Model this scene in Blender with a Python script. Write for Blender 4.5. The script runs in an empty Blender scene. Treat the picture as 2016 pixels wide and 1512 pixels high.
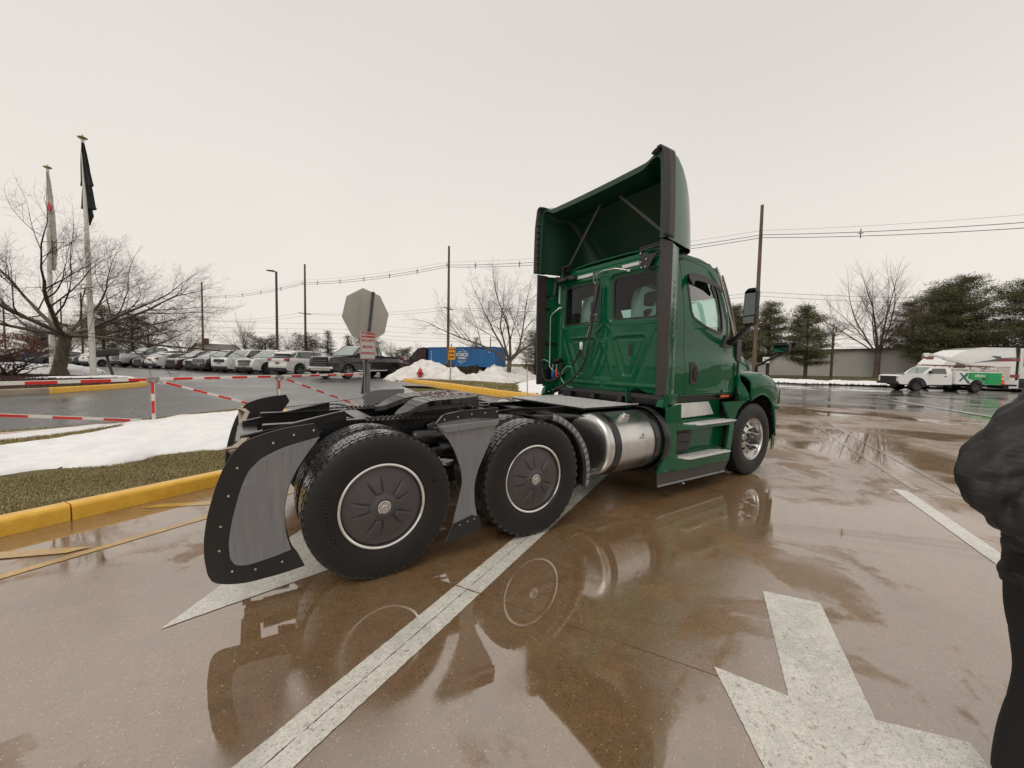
import bpy, bmesh, math, random
import numpy as np
from mathutils import Vector, Matrix, noise as mnoise
from mathutils.geometry import tessellate_polygon
PI = math.pi
R = math.radians
SC = bpy.context.scene
COL = SC.collection
rnd = random.Random(7)

# ------------------------------------------------------------------ camera
cam = bpy.data.cameras.new('camera'); cam_o = bpy.data.objects.new('camera', cam); COL.objects.link(cam_o)
cam.sensor_width = 36.0; cam.lens = 778.956 / 2016 * 36.0; cam.clip_start = 0.02; cam.clip_end = 3000
_f = Vector((0.55008924, 0.83342324, -0.05298606)); _u = Vector((0.01398222, 0.0542478, 0.9984296)); _r = Vector((0.83498882, -0.54996624, 0.01818802))
cam_o.matrix_world = Matrix(((_r.x, _u.x, -_f.x, -0.7648), (_r.y, _u.y, -_f.y, -3.9632), (_r.z, _u.z, -_f.z, 1.5369), (0, 0, 0, 1)))
SC.camera = cam_o

# ------------------------------------------------------------------ sky and sun (overcast)
SUN_EL, SUN_AZ = 55.0, 200.0
W = bpy.data.worlds.new('World'); SC.world = W; W.use_nodes = True
nt = W.node_tree; nt.nodes.clear()
def wn(t): return nt.nodes.new(t)
out = wn('ShaderNodeOutputWorld'); bg1 = wn('ShaderNodeBackground'); bg2 = wn('ShaderNodeBackground'); add = wn('ShaderNodeAddShader')
sky = wn('ShaderNodeTexSky'); sky.sky_type = 'NISHITA'; sky.sun_disc = False
sky.sun_elevation = R(SUN_EL); sky.sun_rotation = R(90 - SUN_AZ); sky.air_density = 1.0; sky.dust_density = 6.0
nt.links.new(sky.outputs[0], bg1.inputs[0]); bg1.inputs[1].default_value = 0.006
tc = wn('ShaderNodeTexCoord'); sep = wn('ShaderNodeSeparateXYZ'); nt.links.new(tc.outputs['Generated'], sep.inputs[0])
rp = wn('ShaderNodeValToRGB'); nt.links.new(sep.outputs[2], rp.inputs[0])
e = rp.color_ramp.elements
e[0].position = 0.0; e[0].color = (0.81, 0.76, 0.695, 1)
e[1].position = 1.0; e[1].color = (0.64, 0.61, 0.575, 1)
k = e.new(0.25); k.color = (0.79, 0.742, 0.683, 1)
k = e.new(0.6); k.color = (0.70, 0.655, 0.613, 1)
nz = wn('ShaderNodeTexNoise'); nz.inputs['Scale'].default_value = 1.6; nz.inputs['Detail'].default_value = 3
nt.links.new(tc.outputs['Generated'], nz.inputs['Vector'])
mr = wn('ShaderNodeMapRange'); mr.inputs[1].default_value = 0.3; mr.inputs[2].default_value = 0.7; mr.inputs[3].default_value = 0.97; mr.inputs[4].default_value = 1.03
nt.links.new(nz.outputs[0], mr.inputs[0])
mx = wn('ShaderNodeVectorMath'); mx.operation = 'SCALE'; nt.links.new(rp.outputs[0], mx.inputs[0]); nt.links.new(mr.outputs[0], mx.inputs['Scale'])
nt.links.new(mx.outputs[0], bg2.inputs[0]); bg2.inputs[1].default_value = 1.0
nt.links.new(bg1.outputs[0], add.inputs[0]); nt.links.new(bg2.outputs[0], add.inputs[1]); nt.links.new(add.outputs[0], out.inputs[0])
sun = bpy.data.lights.new('sun', 'SUN'); sun.energy = 0.9; sun.angle = R(40); sun.color = (1, 0.95, 0.88)
sun_o = bpy.data.objects.new('sun', sun); COL.objects.link(sun_o)
sd = Vector((math.cos(R(SUN_EL)) * math.cos(R(SUN_AZ)), math.cos(R(SUN_EL)) * math.sin(R(SUN_AZ)), math.sin(R(SUN_EL))))
sun_o.rotation_euler = sd.to_track_quat('Z', 'Y').to_euler(); sun_o.location = (0, 0, 60)
SC.view_settings.view_transform = 'Standard'; SC.view_settings.look = 'None'; SC.view_settings.gamma = 1.0
SC.view_settings.use_curve_mapping = False; SC.view_settings.exposure = 0.06
SC.render.engine = 'CYCLES'

# ------------------------------------------------------------------ helpers
def tag(o, label=None, cat=None, group=None, kind=None):
    if label: o['label'] = label
    if cat: o['category'] = cat
    if group: o['group'] = group
    if kind: o['kind'] = kind
    return o

def thing(name, label, cat, loc=(0, 0, 0), rz=0.0, group=None):
    o = bpy.data.objects.new(name, None); COL.objects.link(o); o.empty_display_size = 0.1
    o.location = loc; o.rotation_euler = (0, 0, rz)
    return tag(o, label, cat, group)

def copy_tree(o, parent=None):
    c = o.copy(); COL.objects.link(c); c.parent = parent
    for ch in list(o.children): copy_tree(ch, c)
    return c

MATS = {}
def mat(name, col, rough=0.5, metal=0.0, var=0.12, scale=4.0, bump=0.0, bscale=40.0, coat=0.0, crough=0.05, spec=0.5, col2=None, detail=5.0, trans=0.0, ior=1.45, coord='Object', stretch=None, rvar=0.0):
    if name in MATS: return MATS[name]
    m = bpy.data.materials.new(name); m.use_nodes = True; MATS[name] = m
    t = m.node_tree; b = t.nodes['Principled BSDF']; L = t.links.new
    b.inputs['Roughness'].default_value = rough; b.inputs['Metallic'].default_value = metal
    b.inputs['Coat Weight'].default_value = coat; b.inputs['Coat Roughness'].default_value = crough
    b.inputs['Specular IOR Level'].default_value = spec; b.inputs['Transmission Weight'].default_value = trans; b.inputs['IOR'].default_value = ior
    c = t.nodes.new('ShaderNodeTexCoord'); v = c.outputs[coord]
    if stretch:
        mp = t.nodes.new('ShaderNodeMapping'); mp.inputs['Scale'].default_value = stretch; L(v, mp.inputs[0]); v = mp.outputs[0]
    n = t.nodes.new('ShaderNodeTexNoise'); n.inputs['Scale'].default_value = scale; n.inputs['Detail'].default_value = detail; n.inputs['Roughness'].default_value = 0.6
    L(v, n.inputs['Vector'])
    r = t.nodes.new('ShaderNodeValToRGB'); L(n.outputs[0], r.inputs[0])
    r.color_ramp.elements[0].position = 0.3; r.color_ramp.elements[1].position = 0.7
    a = [x * (1 - var) for x in col]; d = list(col2) if col2 else [min(1, x * (1 + var)) for x in col]
    r.color_ramp.elements[0].color = (*a, 1); r.color_ramp.elements[1].color = (*d, 1)
    L(r.outputs[0], b.inputs['Base Color'])
    if rvar:
        q = t.nodes.new('ShaderNodeMapRange'); q.inputs[3].default_value = rough - rvar; q.inputs[4].default_value = rough + rvar; L(n.outputs[0], q.inputs[0]); L(q.outputs[0], b.inputs['Roughness'])
    if bump:
        n2 = t.nodes.new('ShaderNodeTexNoise'); n2.inputs['Scale'].default_value = bscale; n2.inputs['Detail'].default_value = 4; L(v, n2.inputs['Vector'])
        bp = t.nodes.new('ShaderNodeBump'); bp.inputs['Strength'].default_value = bump; bp.inputs['Distance'].default_value = 0.01
        L(n2.outputs[0], bp.inputs['Height']); L(bp.outputs[0], b.inputs['Normal'])
    return m

class MB:
    def __init__(s): s.v = []; s.f = []; s.mi = []; s.cur = 0
    def add(s, v, f):
        k = len(s.v); s.v.extend([tuple(map(float, p)) for p in v]); s.f.extend([tuple(k + i for i in q) for q in f]); s.mi.extend([s.cur] * len(f)); return s
    def box(s, c, d, rot=None, taper=None):
        v = []
        for z in (-.5, .5):
            for y in (-.5, .5):
                for x in (-.5, .5):
                    t = (taper if (taper and z > 0) else 1)
                    p = Vector((x * d[0] * t, y * d[1] * t, z * d[2]))
                    if rot is not None: p = rot @ p
                    v.append(p + Vector(c))
        return s.add(v, [(0, 2, 3, 1), (4, 5, 7, 6), (0, 1, 5, 4), (2, 6, 7, 3), (0, 4, 6, 2), (1, 3, 7, 5)])
    def bar(s, a, b, w, h, up=(0, 0, 1)):
        a = Vector(a); b = Vector(b); d = (b - a).normalized(); x = d.cross(Vector(up))
        if x.length < 1e-4: x = d.cross(Vector((1, 0, 0)))
        x.normalize(); y = x.cross(d); v = []
        for p in (a, b):
            for i, j in ((-1, -1), (1, -1), (1, 1), (-1, 1)): v.append(p + x * i * w / 2 + y * j * h / 2)
        return s.add(v, [(3, 2, 1, 0), (4, 5, 6, 7), (0, 1, 5, 4), (1, 2, 6, 5), (2, 3, 7, 6), (3, 0, 4, 7)])
    def tube(s, path, r, n=8, cap=True, flat=1.0):
        P = [Vector(p) for p in path]; m = len(P); rr = r if isinstance(r, (list, tuple)) else [r] * m
        v = []; nx = None
        for i, p in enumerate(P):
            d = (P[min(i + 1, m - 1)] - P[max(i - 1, 0)]); d = d.normalized() if d.length > 1e-9 else Vector((0, 0, 1))
            if nx is None:
                a = Vector((0, 0, 1)) if abs(d.z) < .9 else Vector((1, 0, 0)); nx = d.cross(a).normalized()
            else:
                nx = nx - d * nx.dot(d); nx = nx.normalized() if nx.length > 1e-6 else d.orthogonal().normalized()
            ny = d.cross(nx)
            for k in range(n):
                t = 2 * PI * k / n; v.append(p + nx * math.cos(t) * rr[i] + ny * math.sin(t) * rr[i] * flat)
        f = [(i * n + k, i * n + (k + 1) % n, (i + 1) * n + (k + 1) % n, (i + 1) * n + k) for i in range(m - 1) for k in range(n)]
        if cap: f += [tuple(range(n - 1, -1, -1)), tuple(range((m - 1) * n, m * n))]
        return s.add(v, f)
    def cyl(s, a, b, r, n=16, r2=None): return s.tube([a, b], [r, r if r2 is None else r2], n)
    def lathe(s, prof, o=(0, 0, 0), axis='y', n=32, closed=False, sgn=1):
        v = []
        for (r, h) in prof:
            for k in range(n):
                t = 2 * PI * k / n; c, q = r * math.cos(t), r * math.sin(t)
                if axis == 'y': p = (o[0] + c, o[1] + sgn * h, o[2] + q)
                elif axis == 'x': p = (o[0] + sgn * h, o[1] + c, o[2] + q)
                else: p = (o[0] + c, o[1] + q, o[2] + h)
                v.append(p)
        m = len(prof); rng = range(m) if closed else range(m - 1)
        f = [(i * n + k, i * n + (k + 1) % n, ((i + 1) % m) * n + (k + 1) % n, ((i + 1) % m) * n + k) for i in rng for k in range(n)]
        if not closed:
            if prof[0][0] > 1e-6 and prof[0][0] < 0.02: f.append(tuple(range(n)))
        return s.add(v, f)
    def grid(s, nu, nv, fn):
        v = [fn(i / nu, j / nv) for j in range(nv + 1) for i in range(nu + 1)]
        return s.add(v, [(j * (nu + 1) + i, j * (nu + 1) + i + 1, (j + 1) * (nu + 1) + i + 1, (j + 1) * (nu + 1) + i) for j in range(nv) for i in range(nu)])
    def plate(s, outer, fn, w0, w1, holes=(), cut=0, open_=False):
        """a flat polygon (u, v) with holes, gridded every `cut`, given thickness w0..w1 and mapped by fn(u, v, w)"""
        loops = [list(outer)] + [list(h) for h in holes]
        if cut:
            nl = []
            for lp in loops:
                q = []
                for i, a in enumerate(lp):
                    b = lp[(i + 1) % len(lp)]; L = math.hypot(b[0] - a[0], b[1] - a[1]); n = max(1, int(L / cut + .5))
                    for t in range(n): q.append((a[0] + (b[0] - a[0]) * t / n, a[1] + (b[1] - a[1]) * t / n))
                nl.append(q)
            loops = nl
        flat = [Vector((p[0], p[1], 0)) for lp in loops for p in lp]
        tris = tessellate_polygon([[Vector((p[0], p[1], 0)) for p in lp] for lp in loops])
        bm = bmesh.new(); vs = [bm.verts.new(p) for p in flat]
        for t in tris:
            try: bm.faces.new([vs[i] for i in t])
            except ValueError: pass
        if cut:
            us = [p.x for p in flat]; ws = [p.y for p in flat]
            for lo, hi, nrm in ((min(us), max(us), (1, 0, 0)), (min(ws), max(ws), (0, 1, 0))):
                x = lo + cut
                while x < hi - cut * .3:
                    bmesh.ops.bisect_plane(bm, geom=bm.verts[:] + bm.edges[:] + bm.faces[:], plane_co=(x * nrm[0], x * nrm[1], 0), plane_no=nrm, dist=1e-5); x += cut
        bmesh.ops.recalc_face_normals(bm, faces=bm.faces[:])
        bm.verts.index_update(); V = [v.co.copy() for v in bm.verts]; F = [[v.index for v in f.verts] for f in bm.faces]
        F = [f if sum((V[f[i]].x * V[f[(i + 1) % len(f)]].y - V[f[(i + 1) % len(f)]].x * V[f[i]].y) for i in range(len(f))) > 0 else f[::-1] for f in F]
        n = len(V); o = [fn(p.x, p.y, w1) for p in V]
        if w0 == w1 or open_: bm.free(); return s.add(o, [tuple(f) for f in F])
        o += [fn(p.x, p.y, w0) for p in V]
        ff = [tuple(f) for f in F] + [tuple(n + i for i in reversed(f)) for f in F]
        ec = {}
        for f in F:
            for i in range(len(f)):
                a, b = f[i], f[(i + 1) % len(f)]; ec[(a, b)] = 1
        for (a, b) in ec:
            if (b, a) not in ec: ff.append((a, n + a, n + b, b))
        bm.free(); return s.add(o, ff)
    def text(s, string, size, fn, extrude=0.002, align='CENTER', bold=0.0, sp=1.0):
        cu = bpy.data.curves.new('t', 'FONT'); cu.body = string; cu.size = size; cu.extrude = extrude; cu.align_x = align; cu.align_y = 'CENTER'; cu.offset = bold; cu.space_character = sp; cu.resolution_u = 3
        ob = bpy.data.objects.new('t', cu); me = ob.to_mesh()
        s.add([fn(v.co.x, v.co.y, v.co.z) for v in me.vertices], [tuple(p.vertices) for p in me.polygons])
        ob.to_mesh_clear(); bpy.data.objects.remove(ob); bpy.data.curves.remove(cu); return s
    def build(s, name, m, parent=None, smooth=35, bevel=0.0, loc=None, rz=None, seg=2, recalc=False, subsurf=0):
        me = bpy.data.meshes.new(name); me.from_pydata(s.v, [], s.f)
        ms = m if isinstance(m, (list, tuple)) else [m]
        for q in ms: me.materials.append(q)
        if len(ms) > 1: me.polygons.foreach_set('material_index', s.mi)
        if recalc:
            bm = bmesh.new(); bm.from_mesh(me); bmesh.ops.remove_doubles(bm, verts=bm.verts[:], dist=1e-5); bmesh.ops.recalc_face_normals(bm, faces=bm.faces[:]); bm.to_mesh(me); bm.free()
        me.update()
        if smooth:
            me.polygons.foreach_set('use_smooth', [True] * len(me.polygons))
            if smooth < 180: me.set_sharp_from_angle(angle=R(smooth))
        o = bpy.data.objects.new(name, me); COL.objects.link(o); o.parent = parent
        if loc is not None: o.location = loc
        if rz is not None: o.rotation_euler = (0, 0, rz)
        if bevel:
            b = o.modifiers.new('bevel', 'BEVEL'); b.width = bevel; b.segments = seg; b.limit_method = 'ANGLE'; b.angle_limit = R(40); b.harden_normals = False
        if subsurf:
            b = o.modifiers.new('sub', 'SUBSURF'); b.levels = subsurf; b.render_levels = subsurf
        return o

def S(t): t = np.clip(t, 0, 1); return t * t * (3 - 2 * t)
def H(x, y): return 0.45 * S((y - 3.2) / 11) * (1 - S((x - 8) / 14)) - 0.28 * S((x - 14) / 20)
def h(x, y): return float(H(x, y))
CU, SU = 0.879, 0.477            # direction of the pavement joints and the kerb
def uv(u, v): return (u * CU - v * SU, u * SU + v * CU)
def link_mesh(name, me, parent=None, loc=(0, 0, 0)):
    o = bpy.data.objects.new(name, me); COL.objects.link(o); o.parent = parent; o.location = loc; return o
def np_mesh(name, V, F, m, parent=None, smooth=True, tint=None):
    V = np.asarray(V, np.float32); F = np.asarray(F, np.int32); k = F.shape[1]
    me = bpy.data.meshes.new(name); me.vertices.add(len(V)); me.vertices.foreach_set('co', V.ravel())
    me.loops.add(F.size); me.loops.foreach_set('vertex_index', F.ravel()); me.polygons.add(len(F))
    me.polygons.foreach_set('loop_start', np.arange(len(F), dtype=np.int32) * k)
    me.polygons.foreach_set('loop_total', np.full(len(F), k, np.int32)); me.update(calc_edges=True)
    if smooth: me.polygons.foreach_set('use_smooth', np.ones(len(F), bool))
    if tint is not None:
        a = me.attributes.new('tint', 'FLOAT', 'POINT'); a.data.foreach_set('value', np.asarray(tint, np.float32))
    me.materials.append(m); me.validate()
    o = bpy.data.objects.new(name, me); COL.objects.link(o); o.parent = parent; return o
def sdf(X, Y, poly):
    """signed distance to a polygon, negative inside"""
    P = np.array(poly, float); d = np.full(X.shape, 1e9); ins = np.zeros(X.shape, bool)
    for i in range(len(P)):
        a = P[i]; b = P[(i + 1) % len(P)]; ex, ey = b - a; wx, wy = X - a[0], Y - a[1]
        t = np.clip((wx * ex + wy * ey) / (ex * ex + ey * ey + 1e-12), 0, 1)
        d = np.minimum(d, (wx - ex * t) ** 2 + (wy - ey * t) ** 2)
        c = ((a[1] > Y) != (b[1] > Y)) & (X < (b[0] - a[0]) * (Y - a[1]) / (b[1] - a[1] + 1e-12) + a[0]); ins ^= c
    return np.where(ins, -1, 1) * np.sqrt(d)
def fbm(X, Y, sc, octv=4, seed=0):
    """cheap smooth value noise, about -1..1"""
    o = np.zeros(X.shape); amp = 1; tot = 0; g = np.random.RandomState(seed)
    for k in range(octv):
        T = g.rand(64, 64); x = X / sc + 17.3 * k + 100; y = Y / sc + 9.1 * k + 100
        ix = np.floor(x).astype(int); iy = np.floor(y).astype(int); fx = x - ix; fy = y - iy; fx = fx * fx * (3 - 2 * fx); fy = fy * fy * (3 - 2 * fy)
        a = T[ix % 64, iy % 64]; b = T[(ix + 1) % 64, iy % 64]; c = T[ix % 64, (iy + 1) % 64]; d = T[(ix + 1) % 64, (iy + 1) % 64]
        o += amp * ((a * (1 - fx) + b * fx) * (1 - fy) + (c * (1 - fx) + d * fx) * fy); tot += amp; amp *= .5; sc *= .5
    return o / tot * 2 - 1
def heap(name, poly, hmax, slope, m, res=0.1, edge=0.15, esc=0.5, lump=0.3, lsc=0.8, base=None, seed=0, z0=0.0, power=0.5, parent=None):
    P = np.array(poly); x0, y0 = P.min(0) - .3; x1, y1 = P.max(0) + .3
    nx = int((x1 - x0) / res) + 2; ny = int((y1 - y0) / res) + 2
    X, Y = np.meshgrid(x0 + np.arange(nx) * res, y0 + np.arange(ny) * res)
    d = -sdf(X, Y, poly) + edge * fbm(X, Y, esc, 4, seed)
    hh = np.clip(d / slope, 0, 1) ** power * hmax; lum = fbm(X, Y, lsc, 5, seed + 5)
    hh = hh * (1 + lump * lum) ; B = (H(X, Y) if base is None else base(X, Y)) + z0
    Z = np.where(d > 0, B + hh, B - 0.02)
    keep = (d[:-1, :-1] > -res) & (d[1:, 1:] > -res) & ((d[:-1, :-1] > 0) | (d[1:, 1:] > 0) | (d[1:, :-1] > 0) | (d[:-1, 1:] > 0))
    idx = np.arange(nx * ny).reshape(ny, nx)
    F = np.stack([idx[:-1, :-1][keep], idx[:-1, 1:][keep], idx[1:, 1:][keep], idx[1:, :-1][keep]], 1)
    V = np.stack([X.ravel(), Y.ravel(), Z.ravel()], 1); used = np.unique(F); mp = np.zeros(len(V), int); mp[used] = np.arange(len(used))
    return np_mesh(name, V[used], mp[F], m, parent)
def drape(name, poly, dz, m, cut=1.0, parent=None, kind='structure', th=None):
    b = MB(); b.plate(poly, lambda u, v, w: (u, v, h(u, v) + w), (dz - th) if th else dz, dz, cut=cut)
    o = b.build(name, m, parent, smooth=30)
    if kind and parent is None: o['kind'] = kind
    return o
# ------------------------------------------------------------------ ground materials
def ground_mat(name, c1, c2, c3, speck=0.5, water=1.0, rough=0.55, bump=0.25, bsc=180.0, wet_lo=0.42, wet_hi=0.6, cior=1.5, stain=0.45, worn=None, film_rough=(0.03, 0.22), ripple=0.0, spec=0.35, dryness=0.0):
    m = bpy.data.materials.new(name); m.use_nodes = True; t = m.node_tree; b = t.nodes['Principled BSDF']; L = t.links.new
    def N(k, **kw):
        n = t.nodes.new(k)
        for a, v in kw.items(): n.inputs[a].default_value = v
        return n
    g = t.nodes.new('ShaderNodeNewGeometry'); P = g.outputs['Position']
    def ramp(src, lo, hi, a, bb):
        r = N('ShaderNodeMapRange'); r.inputs[1].default_value = lo; r.inputs[2].default_value = hi; r.inputs[3].default_value = a; r.inputs[4].default_value = bb; L(src, r.inputs[0]); return r.outputs[0]
    def mix(f, a, bb):
        n = t.nodes.new('ShaderNodeMix'); n.data_type = 'RGBA'
        if isinstance(f, float): n.inputs[0].default_value = f
        else: L(f, n.inputs[0])
        for i, x in ((6, a), (7, bb)):
            if isinstance(x, tuple): n.inputs[i].default_value = (*x, 1)
            else: L(x, n.inputs[i])
        return n.outputs[2]
    n1 = N('ShaderNodeTexNoise', Scale=0.55, Detail=6.0, Roughness=0.62); L(P, n1.inputs['Vector'])
    n2 = N('ShaderNodeTexNoise', Scale=3.1, Detail=6.0, Roughness=0.7); L(P, n2.inputs['Vector'])
    n3 = N('ShaderNodeTexNoise', Scale=70.0, Detail=4.0, Roughness=0.7); L(P, n3.inputs['Vector'])
    c = mix(ramp(n1.outputs[0], 0.35, 0.65, 0, 1), c1, c2)
    c = mix(ramp(n2.outputs[0], 0.45, 0.68, 0, stain), c, c3)
    n7 = N('ShaderNodeTexNoise', Scale=1.3, Detail=9.0, Roughness=0.7, Distortion=0.8); L(P, n7.inputs['Vector'])
    c = mix(ramp(n7.outputs[0], 0.53, 0.62, 0, stain * .9), c, tuple(x * 0.62 for x in c1))
    n6 = N('ShaderNodeTexNoise', Scale=11.0, Detail=8.0, Roughness=0.75); L(P, n6.inputs['Vector'])
    c = mix(ramp(n6.outputs[0], 0.40, 0.66, 0, 0.5), c, tuple(x * 0.60 for x in c1))
    c = mix(ramp(n3.outputs[0], 0.40, 0.65, 0, 0.5), c, tuple(x * 0.50 for x in c1))
    v1 = N('ShaderNodeTexVoronoi', Scale=95.0); L(P, v1.inputs['Vector'])
    sp = ramp(v1.outputs['Distance'], 0.16, 0.34, 1, 0)
    sepc = t.nodes.new('ShaderNodeSeparateColor'); L(v1.outputs['Color'], sepc.inputs[0])
    pick = ramp(sepc.outputs[0], 0.86, 0.90, 0, speck * .8); pickd = ramp(sepc.outputs[1], 0.62, 0.66, 0, speck)
    mm = t.nodes.new('ShaderNodeMath'); mm.operation = 'MULTIPLY'; L(sp, mm.inputs[0]); L(pick, mm.inputs[1])
    c = mix(mm.outputs[0], c, tuple(min(.6, x * 3.2 + .04) for x in c2))
    m2 = t.nodes.new('ShaderNodeMath'); m2.operation = 'MULTIPLY'; L(sp, m2.inputs[0]); L(pickd, m2.inputs[1])
    c = mix(m2.outputs[0], c, tuple(x * 0.25 for x in c1))
    if worn:
        n5 = N('ShaderNodeTexNoise', Scale=worn[1], Detail=7.0, Roughness=0.75); L(P, n5.inputs['Vector'])
        c = mix(ramp(n5.outputs[0], worn[2], worn[2] + .09, 0, worn[3]), c, worn[0])
    L(c, b.inputs['Base Color']); b.inputs['Roughness'].default_value = rough; b.inputs['Specular IOR Level'].default_value = spec
    # standing water: a film that is smooth in the hollows and broken by the grain elsewhere
    n4 = N('ShaderNodeTexNoise', Scale=0.33, Detail=4.0, Roughness=0.55); L(P, n4.inputs['Vector'])
    wet = ramp(n4.outputs[0], wet_lo, wet_hi, 0, 1)
    cr = N('ShaderNodeMapRange'); cr.inputs[3].default_value = film_rough[1]; cr.inputs[4].default_value = film_rough[0]; L(wet, cr.inputs[0])
    L(cr.outputs[0], b.inputs['Coat Roughness']); b.inputs['Coat Weight'].default_value = water; b.inputs['Coat IOR'].default_value = cior
    if dryness:
        nd = N('ShaderNodeTexNoise', Scale=0.9, Detail=7.0, Roughness=0.68, Distortion=0.6); L(P, nd.inputs['Vector'])
        dm_ = ramp(nd.outputs[0], 0.52, 0.575, 1.0, 1.0 - dryness); mxx = t.nodes.new('ShaderNodeMath'); mxx.operation = 'MAXIMUM'; L(dm_, mxx.inputs[0]); L(wet, mxx.inputs[1]); L(mxx.outputs[0], b.inputs['Coat Weight'])
    nb = N('ShaderNodeTexNoise', Scale=bsc, Detail=3.0); L(P, nb.inputs['Vector'])
    bp = N('ShaderNodeBump', Strength=bump, Distance=0.004); L(nb.outputs[0], bp.inputs['Height']); L(bp.outputs[0], b.inputs['Normal'])
    nc = N('ShaderNodeTexNoise', Scale=9.0, Detail=5.0); L(P, nc.inputs['Vector'])
    ad = t.nodes.new('ShaderNodeMath'); ad.operation = 'MULTIPLY_ADD'; ad.inputs[1].default_value = 0.12; L(nb.outputs[0], ad.inputs[0]); L(nc.outputs[0], ad.inputs[2])
    b2 = N('ShaderNodeBump', Distance=0.004); L(ad.outputs[0], b2.inputs['Height'])
    dry = N('ShaderNodeMapRange'); dry.inputs[3].default_value = 0.22 + ripple; dry.inputs[4].default_value = 0.03 + ripple; L(wet, dry.inputs[0]); L(dry.outputs[0], b2.inputs['Strength'])
    L(b2.outputs[0], b.inputs['Coat Normal'])
    return m
M_conc = ground_mat('wet_concrete', (0.215, 0.124, 0.054), (0.325, 0.202, 0.100), (0.30, 0.150, 0.062), speck=1.0, rough=0.6, cior=3.25, film_rough=(0.018, 0.27), spec=0.3, dryness=0.7, wet_lo=0.47, wet_hi=0.56)
M_paint = ground_mat('white_road_paint', (0.76, 0.74, 0.66), (0.82, 0.80, 0.72), (0.64, 0.61, 0.53), speck=0.9, cior=1.4, stain=0.7, worn=((0.24, 0.19, 0.13), 30.0, 0.56, 0.8), film_rough=(0.05, 0.3))
M_yworn = ground_mat('worn_yellow_paint', (0.42, 0.32, 0.17), (0.46, 0.35, 0.18), (0.30, 0.22, 0.12), speck=0.4, cior=1.9, stain=0.8, worn=((0.15, 0.10, 0.06), 9.0, 0.46, 0.9), film_rough=(0.05, 0.25))
M_ypaint = ground_mat('yellow_road_paint', (0.60, 0.34, 0.05), (0.66, 0.39, 0.07), (0.40, 0.22, 0.06), speck=0.4, cior=1.5, stain=0.8, worn=((0.20, 0.12, 0.06), 22.0, 0.57, 0.8), film_rough=(0.05, 0.3))
M_asph = ground_mat('wet_asphalt', (0.062, 0.06, 0.058), (0.085, 0.082, 0.078), (0.05, 0.047, 0.045), speck=0.7, rough=0.6, cior=1.5, film_rough=(0.08, 0.38), bump=0.5, wet_lo=.5, wet_hi=.72)
M_road = ground_mat('wet_road', (0.10, 0.085, 0.07), (0.13, 0.115, 0.095), (0.08, 0.07, 0.06), speck=0.5, cior=1.9, film_rough=(0.05, 0.22), ripple=0.03)
M_kerb_y = mat('yellow_kerb_paint', (0.86, 0.46, 0.04), rough=0.45, var=0.14, scale=9, bump=0.5, bscale=60, coat=0.3, col2=(0.92, 0.54, 0.07), rvar=.1)
M_kerb_c = mat('kerb_concrete', (0.26, 0.22, 0.17), rough=0.7, var=0.25, scale=7, bump=0.5, bscale=60)
M_soil = mat('grass_soil', (0.12, 0.095, 0.04), rough=0.95, var=0.4, scale=5, bump=1, bscale=50, col2=(0.15, 0.13, 0.045))
M_mulch = mat('bark_mulch', (0.055, 0.028, 0.02), rough=0.95, var=0.5, scale=18, bump=1, bscale=60)
M_snow = mat('snow', (0.86, 0.86, 0.86), rough=0.7, var=0.06, scale=5, bump=0.9, bscale=14, spec=0.3)
M_snow2 = mat('ploughed_snow', (0.66, 0.63, 0.58), rough=0.7, var=0.12, scale=2.2, bump=0.8, bscale=9, spec=0.3, col2=(0.84, 0.83, 0.81))
M_dark = mat('joint_dark', (0.02, 0.016, 0.012), rough=0.6)

# ------------------------------------------------------------------ ground, pavement, roads
gr = MB()
xs = sorted(set(list(np.linspace(-60, 110, 120)) + [-600, -300, -150, 180, 350, 700])); ys = sorted(set(list(np.linspace(-40, 120, 100)) + [-500, -200, 200, 400, 800]))
gr.add([(x, y, h(x, y) - 0.09) for y in ys for x in xs], [(j * len(xs) + i, j * len(xs) + i + 1, (j + 1) * len(xs) + i + 1, (j + 1) * len(xs) + i) for j in range(len(ys) - 1) for i in range(len(xs) - 1)])
tag(gr.build('ground', M_soil), kind='structure')
pave = thing('pavement', None, None); pave['kind'] = 'structure'
bed = MB(); bed.plate([uv(-12, -13), uv(21, -13), uv(21, 2.3), uv(-12, 2.3)], lambda u, v, w: (u, v, h(u, v) + w), -.03, -.03, cut=2)
bed.build('joint_bed', M_dark, pave)
us = [-14.35, -9.7, -5.05, -0.4, 4.25, 8.9, 13.55, 18.2]; vs = [-12.15, -8.65, -5.15, -1.65, 2.17]
for i in range(len(us) - 1):
    for j in range(len(vs) - 1):
        a = 0.0022 if us[i] > -6 else 0.005
        jr = random.Random(i * 9 + j)
        b = MB(); c = [(us[i] + a, vs[j] + a), (us[i + 1] - a, vs[j] + a), (us[i + 1] - a, vs[j + 1] - a), (us[i] + a, vs[j + 1] - a)]
        # edges of the slabs wander by a few millimetres as sawn joints do
        q = []
        for k in range(4):
            p0, p1 = c[k], c[(k + 1) % 4]; n = 60
            for s_ in range(n):
                t = s_ / n; w = jr.uniform(-.002, .0015) if s_ else 0; dx, dy = p1[0] - p0[0], p1[1] - p0[1]; l = math.hypot(dx, dy)
                q.append((p0[0] + dx * t + dy / l * w, p0[1] + dy * t - dx / l * w))
        b.plate(q, lambda u, v, w: (*uv(u, v), h(*uv(u, v)) + w), -.03, 0.0, cut=0)
        if us[i] >= 13 or vs[j + 1] > 2 and us[i] > 3:
            b = MB(); b.plate(c, lambda u, v, w: (*uv(u, v), h(*uv(u, v)) + w), -.03, 0.0, cut=1.2)
        b.build('concrete_slab', M_conc, pave, smooth=0)
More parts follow.
